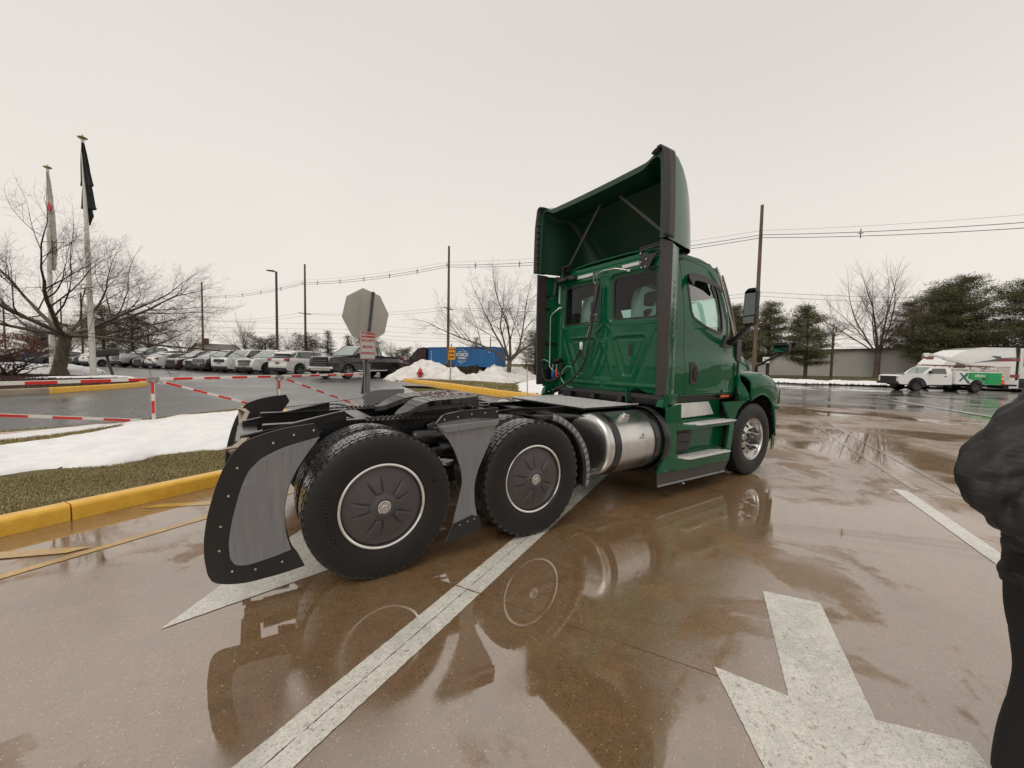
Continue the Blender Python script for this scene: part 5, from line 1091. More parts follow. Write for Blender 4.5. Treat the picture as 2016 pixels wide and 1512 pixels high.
far = [(-1.2, 68.3, 8.9, 4.6, 'rounded bare tree between the utility pole and the lamp post'), (-9.6, 73.8, 7.0, 3.6, 'small round bare tree left of the wooden pole behind the car row'), (-14.0, 76.8, 10.2, 3.0, 'narrow upright bare tree behind the silver pickup'),
       (5.3, 71.2, 7.0, 3.0, 'pale bare tree behind the lamp post'), (21.6, 71.3, 6.6, 2.6, 'upright bare tree just right of the stop sign back'), (25.6, 68.6, 6.3, 2.6, 'upright bare tree left of the blue container'),
       (-28.7, 86.4, 8.0, 3.2, 'far bare tree at the left edge behind the shrub'), (-24.0, 84.0, 8.5, 3.4, 'far bare tree behind the blue pickup'), (-21.5, 75.0, 8.0, 3.0, 'bare tree behind the big island tree'), (3.2, 74.0, 6.2, 2.6, 'low bare tree behind the white crossover')]
for i, (x, y, hg, sp, lb) in enumerate(far):
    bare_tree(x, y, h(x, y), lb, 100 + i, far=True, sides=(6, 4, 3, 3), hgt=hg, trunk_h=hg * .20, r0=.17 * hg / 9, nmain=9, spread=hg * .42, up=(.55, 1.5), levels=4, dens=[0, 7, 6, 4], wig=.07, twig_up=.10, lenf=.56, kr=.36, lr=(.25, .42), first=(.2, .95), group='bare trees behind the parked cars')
bare_tree(81.0, 16.4, .0, 'large bare shade tree across the road left of the service truck', 211, far=True, sides=(8, 4, 3, 3), hgt=15, trunk_h=4.2, r0=.40, nmain=12, spread=8.6, up=(.35, 1.55), levels=5, dens=[0, 8, 6, 5, 3], wig=.08, twig_up=.14, lenf=.55, kr=.34, lr=(.25, .42), first=(.2, .95))
bare_tree(70.1, 18.7, -.1, 'thin bare tree between the pines across the road', 212, far=True, sides=(6, 4, 3, 3), hgt=11, trunk_h=6.5, r0=.18, nmain=9, spread=2.2, up=(.1, 1.5), levels=3, dens=[0, 6, 5], wig=.12, twig_up=.05, lenf=.55, lr=(.2, .4))
def conifer(name, x, y, z, H_, Rm, label, lm, seed, kind='pine', group=None, trunk_vis=.15):
    g = np.random.RandomState(seed); t = thing(name, label, 'tree', (x, y, z), 0, group)
    b = MB(); b.tube([(0, 0, -.3), (0, 0, H_ * .5), (g.normal(0, .1), 0, H_ * .97)], [.045 * Rm + .08, .03 * Rm + .05, .03], 7); b.build('trunk', M_twigf if kind != 'spruce' else M_twig, t, 60)
    V = []; T = []; brs = []
    nb = int(H_ * (11 if kind == 'pine' else 13))
    for i in range(nb):
        q = trunk_vis + (1 - trunk_vis) * (i + g.rand()) / nb; zz = q * H_; a = g.uniform(0, 2 * PI)
        if kind == 'pine': L = Rm * (1 - q) ** .45 * (.55 + .45 * math.sin(min(1, (q - trunk_vis) / .22) * PI / 2)) * g.uniform(.55, 1.15); rise = g.uniform(.0, .35) + .35 * q
        elif kind == 'bush': L = Rm * math.sin(min(1, (q + .25)) * PI * .80) ** .6 * g.uniform(.7, 1.05); rise = .7
        else: L = Rm * (1 - q) ** .85 * g.uniform(.8, 1.1); rise = g.uniform(-.15, .15)
        P = np.array([[0, 0, zz], [math.cos(a) * L * .5, math.sin(a) * L * .5, zz + rise * L * .3], [math.cos(a) * L, math.sin(a) * L, zz + rise * L * .75]]); brs.append((P, [.035, .022, .008]))
        nc = max(2, int(L * (4.2 if kind == 'pine' else 5)))
        for k in range(nc):
            f = (.30 if kind == 'pine' else .15) + (.75 if kind == 'pine' else .9) * (k + g.rand()) / nc; f = min(1.03, f); c = P[0] * (1 - f) ** 2 + P[1] * 2 * f * (1 - f) + P[2] * f * f
            w = L * .28 * (1 - f * .5) + .12; c = c + g.normal(0, 1, 3) * np.array([w, w, .12]) * .6
            m = 34 if kind == 'pine' else 22; cs = .40 if kind == 'pine' else .24
            ctr = c + g.normal(0, 1, (m, 3)) * np.array([cs, cs, cs * .42]); dr = g.normal(0, 1, (m, 3)); dr[:, 2] = np.abs(dr[:, 2]) * .5; dr /= np.linalg.norm(dr, axis=1)[:, None]; sd_ = np.cross(dr, g.normal(0, 1, (m, 3))); sd_ /= np.linalg.norm(sd_, axis=1)[:, None]
            ln = g.uniform(.10, .24, (m, 1)) * (1 if kind == 'pine' else .8); wd = .040 if kind == 'pine' else .030
            V.append(np.stack([ctr - sd_ * wd, ctr + sd_ * wd, ctr + dr * ln], 1)); tn = np.clip(.45 + .25 * g.normal() + g.normal(0, .2, m), 0, 1); T.append(np.repeat(tn, 3))
    V = np.concatenate(V).reshape(-1, 3); F = np.arange(len(V)).reshape(-1, 3); np_mesh('crown', V, F, lm, t, False, np.concatenate(T))
    v, f = tubes_np(brs, 3); np_mesh('boughs', v, f, M_twigf, t); return t
for i, (x, y, H_, Rm, lb) in enumerate([(55.3, 25.0, 10.2, 4.2, 'pine nearest the truck mirror with open layered boughs'), (64.5, 24.8, 11.5, 4.0, 'tall pine just right of the hood mirror'), (67.0, 20.8, 10.8, 4.3, 'pine with bare lower trunk left of the big bare tree'),
        (86.4, 10.4, 14.0, 6.5, 'big pine right of the bare shade tree'), (81.0, 8.0, 14.2, 6.6, 'tallest broad pine behind the service truck'), (84.0, 2.5, 13.4, 6.4, 'broad pine behind the white tractor roof'), (86.0, -4.0, 13.6, 6.5, 'pine at the right edge behind the white tractor'), (92, 15, 13, 5, 'smaller pine behind the bare shade tree'), (60.5, 28.5, 9.5, 3.8, 'pine half hidden behind the cab door mirror')]):
    conifer('pine_tree', x, y, h(x, y) + (.3 if x > 75 else 0), H_, Rm, lb, L_pine, 300 + i, 'pine', 'pines across the road', .16 if x > 75 else .20)
for i, (x, y, H_, Rm, lb, lm, k) in enumerate([(-17.8, 73.2, 7.3, 3.4, 'dark evergreen behind the flagpole', L_pine, 'bush'), (-13.7, 66.9, 6.0, 3.1, 'rusty brown evergreen right of the flagpole', L_red, 'bush'), (6.6, 66, 4.4, 2.6, 'brownish evergreen behind the lamp post base', L_red, 'bush'), (9.3, 63.8, 5.6, 2.3, 'dark evergreen right of the wooden pole', L_spr, 'spruce'),
        (11.9, 62.0, 5.0, 2.2, 'small cone shaped spruce left of the stop sign', L_spr, 'spruce'), (16.2, 68.8, 5.4, 3.6, 'olive round evergreen behind the black pickup cab', L_pine, 'bush'), (32.5, 58.0, 6.2, 2.8, 'dark spruce rising above the blue container', L_spr, 'spruce'), (38.5, 48.7, 6.5, 3.2, 'brown evergreen behind the bare tree by the container', L_red, 'bush'), (24.4, 74, 3.6, 3.2, 'low brown thicket behind the maroon tractor', L_red, 'bush'), (1.2, 72, 4.0, 3.4, 'low brown thicket behind the white cars', L_red, 'bush'), (-33, 80, 4.5, 4, 'brown thicket at the far left edge', L_red, 'bush'), (-24.5, 79, 4.2, 3.6, 'low dark thicket behind the blue pickup', L_red, 'bush')]):
    conifer('evergreen_tree', x, y, h(x, y), H_, Rm, lb, lm, 400 + i, k, 'evergreens behind the parked cars', .04)
# shrubs, hedge
def leaf_cloud(name, m, parent, fn, n, size, seed, tmid=.5):
    g = np.random.RandomState(seed); C_ = fn(g, n); m_ = len(C_); dr = g.normal(0, 1, (m_, 3)); dr /= np.linalg.norm(dr, axis=1)[:, None]; sd_ = np.cross(dr, g.normal(0, 1, (m_, 3))); sd_ /= np.linalg.norm(sd_, axis=1)[:, None]
    s_ = size * g.uniform(.6, 1.4, (m_, 1)); V = np.stack([C_ - sd_ * s_ * .4, C_ + sd_ * s_ * .4, C_ + dr * s_ * 1.4], 1).reshape(-1, 3); T = np.repeat(np.clip(tmid + .25 * np.sin(C_[:, 0] * 5 + C_[:, 1] * 7) * .5 + g.normal(0, .22, m_), 0, 1), 3)
    return np_mesh(name, V, np.arange(len(V)).reshape(-1, 3), m, parent, False, T)
for i, (x, y, r_, lb) in enumerate([(-8.35, 18.6, 1.25, 'rusty leafed shrub with crooked bare stems on the mulch by the left edge'), (-10.6, 19.4, 1.3, 'rusty shrub cut off by the left edge of the picture')]):
    t = thing('shrub', lb, 'shrub', (x, y, .78), 0, 'rusty shrubs on the mulch island'); g = np.random.RandomState(60 + i); paths = []
    for k in range(16):
        a = g.uniform(0, 2 * PI); q = np.array([g.normal(0, .15), g.normal(0, .15), -.05]); P = [q]; d = np.array([math.cos(a) * .7, math.sin(a) * .7, .8])
        for s_ in range(7): d = d + g.normal(0, .35, 3); d[2] = abs(d[2]) * .8 + .1; d /= np.linalg.norm(d); q = q + d * .22; P.append(q)
        paths.append((np.array(P), np.linspace(.028, .006, 8)))
        for b_ in range(7):
            j = g.randint(2, 7); q = P[j]; PP = [q]; d2 = g.normal(0, 1, 3); d2[2] = abs(d2[2])
            for s_ in range(4): d2 = d2 + g.normal(0, .4, 3); d2 /= np.linalg.norm(d2); q = q + d2 * .12; PP.append(q)
            paths.append((np.array(PP), np.linspace(.010, .003, 5)))
    v, f = tubes_np(paths, 4); np_mesh('stems', v, f, M_twig, t)
    def cl(g, n, r_=r_):
        P = g.normal(0, 1, (n * 2, 3)); P /= np.linalg.norm(P, axis=1)[:, None]; P = P * (g.uniform(.25, 1, (n * 2, 1)) ** .5) * np.array([r_, r_, .52]); P[:, 2] += .98 + .1 * np.sin(P[:, 0] * 4); k = (fbm(P[:, 0] + 3 * P[:, 2], P[:, 1] + 2 * P[:, 2], .35, 3, 9) > -.12); return P[k][:n]
    leaf_cloud('foliage', L_shrub, t, cl, 15000, .026, 70 + i)
t = thing('hedge', 'low clipped olive brown hedge between the snow pile and the blue container', 'hedge', (9.5, 21.6, .35))
def hc(g, n):
    u = g.uniform(-3.6, 3.2, n); P = g.normal(0, 1, (n, 2)); P /= np.linalg.norm(P, axis=1)[:, None]; rr_ = g.uniform(.75, 1.02, n) ** .5; top = .92 + .08 * np.sin(u * 2.2); return np.stack([u * .835 + P[:, 0] * rr_ * .6 * .55, -u * .55 + P[:, 0] * rr_ * .6 * .83, np.clip(np.abs(P[:, 1]) * rr_ * 1.25, 0, 1) ** .8 * top], 1)
leaf_cloud('foliage', L_hedge, t, hc, 14000, .05, 5, .5)
b = MB(); b.plate([(-3.4, .0), (3.0, .0), (3.0, .72), (-3.4, .72)], lambda u, v, w: (u * .835 + w * .55, -u * .55 + w * .83, v), -.35, .35, cut=.6); b.build('inner_twigs', M_twig, t, 30)

# ------------------------------------------------------------------ islands, snow heaps, far grass
M_kt = mat('tan_kerb', (0.34, 0.29, 0.21), rough=.7, var=.2, scale=5, bump=.4)
isl = thing('planting_island', None, None); isl['kind'] = 'structure'
IP = [(-14, 13.6), (-9.2, 12.6), (-6.4, 12.35), (-5.6, 12.75), (-4.75, 13.6), (-4.1, 14.8), (-3.95, 15.6), (-4.3, 16.6), (-5.6, 18.6), (-7.6, 23.4), (-12, 27), (-16, 26)]
kerb_run(IP[:3], M_kt, root=isl, hgt=.16); kerb_run(IP[2:4], M_kt, root=isl, hgt=.16); kerb_run(IP[3:9], M_kerb_y, root=isl, hgt=.16, gap=.004)
isl_in = grow(IP, -.12) if sum(IP[i][0] * IP[(i + 1) % 12][1] - IP[(i + 1) % 12][0] * IP[i][1] for i in range(12)) > 0 else grow(IP, -.12)
mu = heap('mulch_bed', isl_in, .26, 5.5, M_mulch, res=.09, edge=.03, lump=.18, lsc=.5, z0=.12, seed=12, power=.8, parent=isl)
def ob(x, y): return H(x, y) + .30 + 0 * x
for poly, hm in (([(-14, 20), (-12, 19.4), (-9.2, 21.5), (-8.3, 21.6), (-7.1, 21.9), (-6.6, 23.0), (-9, 25), (-14, 25)], .34), ([(-7.2, 16.4), (-6.3, 16.4), (-5.0, 17.6), (-5.3, 18.1), (-6.1, 17.6), (-7.0, 17.0)], .05), ([(-5.9, 18.3), (-5.3, 17.6), (-4.6, 16.2), (-4.4, 16.1), (-4.6, 17.0), (-5.6, 18.9)], .06)):
    tag(heap('snow_patch', poly, hm, .8, M_snow, res=.07, edge=.15, esc=.5, lump=.5, lsc=.6, base=lambda X, Y: ob(X, Y), seed=int(hm * 100), z0=-.02), kind='structure')
tag(leaf_cloud('mulch_chips', leafmat('mulch_chip', (.022, .010, .008), (.12, .055, .04)), None, lambda g, n: (lambda X, Y: (lambda k: np.stack([X[k], Y[k], H(X[k], Y[k]) + .13 + .26 * np.clip(-sdf(X[k], Y[k], isl_in) / 5.5, 0, 1) ** .8 + g.uniform(0, .05, k.sum())], 1))(sdf(X, Y, isl_in) < -.1))(g.uniform(-12, -4, n), g.uniform(12.5, 21, n)), 26000, .03, 9), 'loose dark bark mulch covering the planting island', 'mulch', kind='stuff')
# middle island with yellow kerb, hydrant and tree
KM = [(8.9, 7.2), (8.19, 8.28), (7.38, 9.59), (7.18, 10.26), (6.62, 12.0), (6.26, 13.2), (6.05, 15.0), (6.02, 16.9), (6.5, 17.6)]
isl2 = thing('grass_island', None, None); isl2['kind'] = 'structure'
kerb_run(KM[::-1], M_kerb_y, root=isl2, hgt=.17, wdt=.2)
g2 = MB(); P2 = [(9.1, 7.3), (8.35, 8.35), (7.55, 9.65), (7.35, 10.3), (6.8, 12.05), (6.45, 13.25), (6.25, 15), (6.25, 16.8), (6.8, 17.6), (9.4, 22.5), (18, 26), (26, 20), (22, 8), (14, 5)]
g2.plate(P2, lambda u, v, w: (u, v, h(u, v) + w), .13, .13, cut=.9); g2.build('island_soil', M_soil, isl2, 30)
tag(grass('grass', P2[:9] + [(9, 19), (13.5, 17), (14, 10), (11, 7)], 26000, .04, .09, .006, .125, 5, .1), 'brown winter grass on the yellow kerbed island by the hydrant', 'grass')
tag(heap('snow_pile', [(5.6, 17.3), (6.4, 16.9), (7.3, 16.6), (8.0, 15.4), (8.9, 13.3), (9.3, 13.6), (9.6, 15.2), (10.2, 18), (9.4, 20.6), (7.6, 21.6), (6.2, 20.2), (5.4, 18.6)], 1.45, 3.0, M_snow2, res=.06, edge=.35, esc=.9, lump=.42, lsc=.7, z0=.02, seed=21, power=.75), kind='structure')
tag(heap('snow_pile', [(8.9, 13.3), (9.6, 12.3), (10.2, 12.6), (12.5, 14.6), (15, 15.6), (16, 18), (13, 19.5), (10.6, 18.6), (9.4, 16)], .75, 1.8, M_snow2, res=.07, edge=.35, esc=.8, lump=.7, lsc=.6, z0=.05, seed=22, power=.7), kind='structure')
tag(heap('snow_pile', [(8.2, 8.9), (9.4, 7.6), (12, 8.5), (13.5, 12.4), (11.5, 13.2), (9.7, 11.6)], .34, 1.2, M_snow, res=.06, edge=.25, esc=.8, lump=.4, lsc=.7, z0=.12, seed=23), kind='structure')
tag(heap('snow_patch', [(14, 24), (30, 14), (34, 20), (20, 31)], .15, .6, M_snow, res=.25, edge=1.4, esc=4, lump=.5, lsc=1, z0=.03, seed=24), kind='structure')
# far verge across the road, with a strip of old snow
M_lawn = mat('winter_lawn', (0.095, 0.088, 0.032), rough=.95, var=.35, scale=.7, bump=1, bscale=4, col2=(.14, .12, .05))
fv = MB(); fv.grid(40, 10, lambda u, v: (lambda p, q: (p[0] + (q[0] - p[0]) * v, p[1] + (q[1] - p[1]) * v, -.20 + .75 * S(v * 1.4)))((12 + 54 * u, 121 - 113 * u ** .8 - 22 * u ** 3), (60 + 60 * u, 140 - 110 * u - 30 * u ** 2)))
tag(fv.build('far_verge', M_lawn, None, 60), kind='structure')
for i, (poly, hh_) in enumerate([([(48.6, 17.5), (50.5, 14.2), (53.6, 10.6), (56.5, 7.6), (64, -2), (66.5, 0), (58, 10.5), (53, 15.5), (50.2, 19)], .35), ([(45, 26), (47.5, 20.5), (49.5, 21), (47, 27)], .3)]):
    tag(heap('snow_strip', poly, hh_, .8, M_snow, res=.16, edge=.6, esc=1.6, lump=.5, lsc=.8, base=lambda X, Y: 0 * X - .1, seed=50 + i), kind='structure')

# ------------------------------------------------------------------ poles and wires
M_wood = mat('weathered_pole', (0.15, 0.10, 0.075), rough=.85, var=.3, scale=3, stretch=(3, 3, .3), bump=.4)
M_steelp = mat('dark_lamp_metal', (0.06, 0.058, 0.06), rough=.5, var=.1)
M_wire = mat('wire_black', (0.05, 0.048, 0.05), rough=.6)
poles = [(-9.27, 103.46, 17.53, 14.4, 9.6), (7.07, 72.28, 17.6, 14.4, 9.3), (22.45, 47.73, 17.6, 14.9, 9.0), (41.2, 15.77, 17.4, 14.4, 8.8)]
plb = ['tall wooden utility pole farthest left above the car row', 'tall wooden utility pole with short crossarm between lamp post and stop sign', 'tall wooden utility pole behind the blue container', 'tall brown wooden utility pole behind the cab mirror']
dirp = Vector((-.55, .835, 0)).normalized(); prp = Vector((dirp.y, -dirp.x, 0))
for (x, y, z, a1_, a2_), lb in zip(poles, plb):
    t = thing('utility_pole', lb, 'utility pole', (x, y, h(x, y)), 0, 'wooden utility poles along the road')
    b = MB(); b.tube([(0, 0, -.5), (0, 0, z * .5), (0, 0, z - h(x, y))], [.21, .18, .14], 10); b.build('pole', M_wood, t, 60)
    b = MB(); c = Vector((0, 0, a2_ - h(x, y))); b.bar(c - prp * 1.2, c + prp * 1.2, .1, .12); b.build('crossarm', M_wood, t, 30)
    b = MB(); c = Vector((0, 0, a1_ - h(x, y))); b.bar(c, c - prp * .6, .05, .05); b.bar(c - prp * .5 + Vector((0, 0, .3)), c - prp * .5 - Vector((0, 0, .3)), .06, .06); b.build('wire_bracket', M_steelp, t, 30)
def wire(a, b_, sag, r, n=18):
    a, b_ = Vector(a), Vector(b_); return [a.lerp(b_, i / n) - Vector((0, 0, sag * 4 * (i / n) * (1 - i / n))) for i in range(n + 1)]
ends = [(-40, 160, 16, 12.6, 8)] + poles + [(72, -36, 17, 16.0, 9)]
wl = []
for off_, key, sg, r_ in ((-.5, 3, .9, .026), (-.5, 3.01, .98, .026), (-.4, 3.02, .8, .010), (-1.1, 4, .9, .014), (1.1, 4, .95, .014)):
    b = MB()
    for i in range(len(ends) - 1):
        p, q = ends[i], ends[i + 1]; k = int(key); dz = (key - k) * -28 if key in (3.01,) else ((key - k) * 22 if key == 3.02 else 0)
        o_ = prp * off_; b.tube(wire((p[0] + o_.x, p[1] + o_.y, p[k] + dz), (q[0] + o_.x, q[1] + o_.y, q[k] + dz), sg * ((Vector(p[:2]) - Vector(q[:2])).length / 36) ** 2 * .8, r_), r_, 4)
    wo = b.build('overhead_wire', M_wire, None, 60); wl.append(wo); tag(wo, {3: 'main overhead cable of the spaced bundle strung between the tall poles', 3.01: 'lower cable of the spaced bundle strung between the tall poles', 3.02: 'thin top messenger wire above the spaced cable bundle', 4: 'thin lower wire strung between the pole crossarms'}[key] + (' on the road side' if off_ == -1.1 else ' on the far side' if off_ == 1.1 else ''), 'wire', 'overhead wires')
sp = []
for i in range(len(ends) - 1):
    p, q = ends[i], ends[i + 1]; L_ = (Vector(p[:2]) - Vector(q[:2])).length; W1 = wire((p[0] + prp.x * -.5, p[1] + prp.y * -.5, p[3]), (q[0] + prp.x * -.5, q[1] + prp.y * -.5, q[3]), .9 * (L_ / 36) ** 2 * .8, 0, 40)
    for k in range(5, 40, 7): sp.append(W1[k])
for k, c in enumerate(sp):
    if (c - Vector((-.76, -3.96, 1.5))).dot(_f) < 5: continue
    b = MB(); b.bar(c + Vector((0, 0, .28)), c - Vector((0, 0, .55)), .06, .06); b.bar(c - dirp * .22 - Vector((0, 0, .1)), c + dirp * .22 - Vector((0, 0, .1)), .05, .05)
    b.build('cable_spacer', M_wire, wl[0], 0)
# distribution lines far behind, short poles
for i, (x, y, z, lb) in enumerate([(17, 75, 7.4, 'short dark pole seen below the stop sign'), (40, 66, 7.0, 'short pole with lamp bracket above the blue container'), (-34, 95, 9.5, 'thin pole at the left edge behind the shrub'), (-29, 100, 11, 'brown pole seen through the island tree branches'), (-22, 82, 10.5, 'slim pole behind the second flagpole')]):
    t = thing('short_pole', lb, 'pole', (x, y, h(x, y))); b = MB(); b.tube([(0, 0, -.3), (0, 0, z)], [.14, .10], 8); b.build('pole', M_wood, t, 60); b = MB(); b.bar((0, 0, z - .6), (.9, -.4, z - .6), .08, .08); b.build('arm', M_steelp, t, 30)
for k, (z0, z1) in enumerate([(6.6, 6.9), (7.4, 7.3), (5.9, 6.2), (8.4, 8.0)]):
    b = MB(); P = [(-70, 150), (-34, 95), (17, 75), (40, 66), (75, 34), (95, -20)]
    for i in range(5): b.tube(wire((*P[i], z0 + i * .02), (*P[i + 1], z0 + (i + 1) * .02), .5, .02, 10), .018, 3)
    tag(b.build('far_wire', M_wire, None, 60), ('third lowest thin far distribution wire behind the trees', 'second highest thin far distribution wire behind the trees', 'lowest thin far distribution wire just above the parked cars', 'highest thin far distribution wire behind the trees')[k], 'wire', 'far distribution wires')
t = thing('lamp_post', 'dark car park lamp post with a single arm head', 'lamp post', (1.36, 40.28, .45)); b = MB(); b.tube([(0, 0, 0), (0, 0, 9.35)], [.13, .10], 10); b.build('pole', M_steelp, t, 60)
b = MB(); v = Vector((-.835, .55, 0)); b.tube([(0, 0, 9.3), tuple(v * .35 + Vector((0, 0, 9.38))), tuple(v * .7 + Vector((0, 0, 9.40)))], .05, 8); b.build('arm', M_steelp, t, 60)
b = MB(); b.bar(tuple(v * .2 + Vector((0, 0, 9.42))), tuple(v * .9 + Vector((0, 0, 9.46))), .3, .09); b.build('lamp_head', M_steelp, t, 30, .03)
# warehouse and house
M_wall = mat('grey_metal_wall', (0.46, 0.44, 0.43), rough=.6, var=.08, scale=.3); M_roofg = mat('dark_roof', (.10, .095, .09), rough=.8, var=.2)
t = thing('warehouse', 'long low grey warehouse behind the pines across the road', 'building', (98, 12, -.3), math.atan2(-.85, .53))
b = MB(); b.plate([(-34, 0), (34, 0), (34, 4.6), (20, 5.2), (0, 5.4), (-20, 4.8), (-34, 3.4)], lambda u, v, w: (u, w, v), -10, 10); b.build('wall', M_wall, t, 20)
b = MB(); b.plate([(-34.4, 3.4), (-20, 4.8), (0, 5.4), (20, 5.2), (34.4, 4.6), (34.4, 4.85), (20, 5.45), (0, 5.65), (-20, 5.05), (-34.4, 3.65)], lambda u, v, w: (u, w, v), -10.4, 10.4); b.build('roof', M_roofg, t, 20)
for k in range(5):
    b = MB(); b.box((-22 + k * 11, 10.05, 1.5), (3, .06, 3)); b.build('loading_door', M_roofg, t, 0)
t = thing('house', 'white house with grey gable roof and brick chimney behind the car row', 'house', (-8.0, 121.2, .4), .6); t.scale = (.8, .8, .72)
M_hw = mat('white_siding', (.62, .58, .54), rough=.6, var=.05, scale=1); M_hr = mat('grey_shingle', (.17, .155, .14), rough=.9, var=.2, scale=3); M_brk = mat('red_brick', (.22, .09, .06), rough=.9, var=.3, scale=5)
b = MB(); b.box((0, 0, 1.9), (11, 8, 3.8)); b.plate([(-4, 3.8), (4, 3.8), (0, 6.2)], lambda u, v, w: (w, u, v), -5.4, 5.4); b.build('wall', M_hw, t, 20)
b = MB(); 
for s in (-1, 1): b.bar((0, 0, 0), (0, 0, .01), .01, .01); b.add([(-5.9, 0, 6.4), (5.9, 0, 6.4), (5.9, s * 4.5, 3.65), (-5.9, s * 4.5, 3.65), (-5.9, 0, 6.2), (5.9, 0, 6.2), (5.9, s * 4.5, 3.45), (-5.9, s * 4.5, 3.45)], [(0, 1, 2, 3), (4, 7, 6, 5), (3, 2, 6, 7), (0, 3, 7, 4), (1, 5, 6, 2)])
rf2 = b.build('roof', M_hr, t, 20); b = MB(); b.box((-3.5, -.5, 6.3), (1.5, 1.0, 3.2)); b.box((-3.5, -.5, 7.9), (1.8, 1.3, .25)); b.build('chimney', M_brk, rf2, 20)
for k in range(3): b = MB(); b.box((-3.4 + k * 3.2, -4.03, 2.2), (1.1, .08, 1.4)); b.build('window', M_roofg, t, 0)

# trees and a low building beyond the right and rear of the picture, seen only in the paint and the glass
M_bld = mat('far_brick', (.16, .10, .075), rough=.8, var=.2)
for i, (x, y, a) in enumerate([(62, -24, 0), (52, -38, 1.2), (40, -46, 2.2), (27, -50, 3.0), (70, -14, 4), (-48, 20, 5), (-40, 36, 1), (-52, 2, 2)]):
    src = [o for o in COL.objects if o.parent is None and o.name.startswith('bare_tree') and o.get('group')][i % 6]
    c = copy_tree(src); c.location = (x, y, h(x, y)); c.rotation_euler = (0, 0, a); c.scale = (1.35,) * 3
    c['label'] = ['bare tree beyond the right edge nearest the road', 'bare tree beyond the right edge across the drive', 'bare tree behind the viewer to the right', 'bare tree far behind the viewer', 'bare tree beyond the right edge past the tractor', 'bare tree beyond the left edge past the car park', 'bare tree beyond the left edge by the far cars', 'bare tree beyond the left edge nearest the viewer'][i]; c['group'] = 'bare trees out of the picture'
t = thing('low_building', 'long low brown building behind the viewer', 'building', (30, -62, 0)); b = MB(); b.box((0, 0, 3), (60, 12, 6)); b.build('wall', M_bld, t, 0)
for k in range(9): b = MB(); b.box((-26 + k * 6.4, 6.05, 2.2), (3.2, .1, 1.8)); b.build('window', M_roofg, t, 0)
# ------------------------------------------------------------------ parked vehicles
G_car = mat('car_glass', (0.03, 0.04, 0.04), rough=.05, var=.1, coat=1, spec=1.0)
G_carl = mat('car_glass_pale', (0.20, 0.26, 0.245), rough=.05, var=.3, scale=1.5, coat=1, spec=1.0)
M_ctrim = mat('car_black_trim', (0.016, .016, .017), rough=.5, var=.2); M_crim = mat('alloy_wheel', (.28, .28, .29), rough=.3, metal=.9, var=.1); M_head = mat('headlamp', (.65, .66, .67), rough=.12, metal=.3, coat=1, var=.1)
M_tail = mat('tail_lamp', (.32, .01, .015), rough=.2, coat=1, var=.1); M_plate = mat('plate_yellow', (.22, .20, .11), rough=.5, var=.1)
PAINT = {k: mat('paint_' + k, c, rough=.3, metal=m, coat=1, crough=.03, var=.03) for k, c, m in [('white', (.84, .84, .83), 0), ('pearl', (.76, .75, .72), 0), ('black', (.013, .012, .014), 0), ('charcoal', (.035, .036, .042), .3), ('maroon', (.055, .014, .018), .2), ('silver', (.42, .44, .44), .5), ('blue', (.025, .10, .32), .2), ('grey', (.10, .11, .12), .4)]}
def arc(cx, r, z0, n=9, a0=0, a1=180): return [(cx + r * math.cos(R(a0 + (a1 - a0) * i / n)), z0 + r * math.sin(R(a0 + (a1 - a0) * i / n))) for i in range(n + 1)]
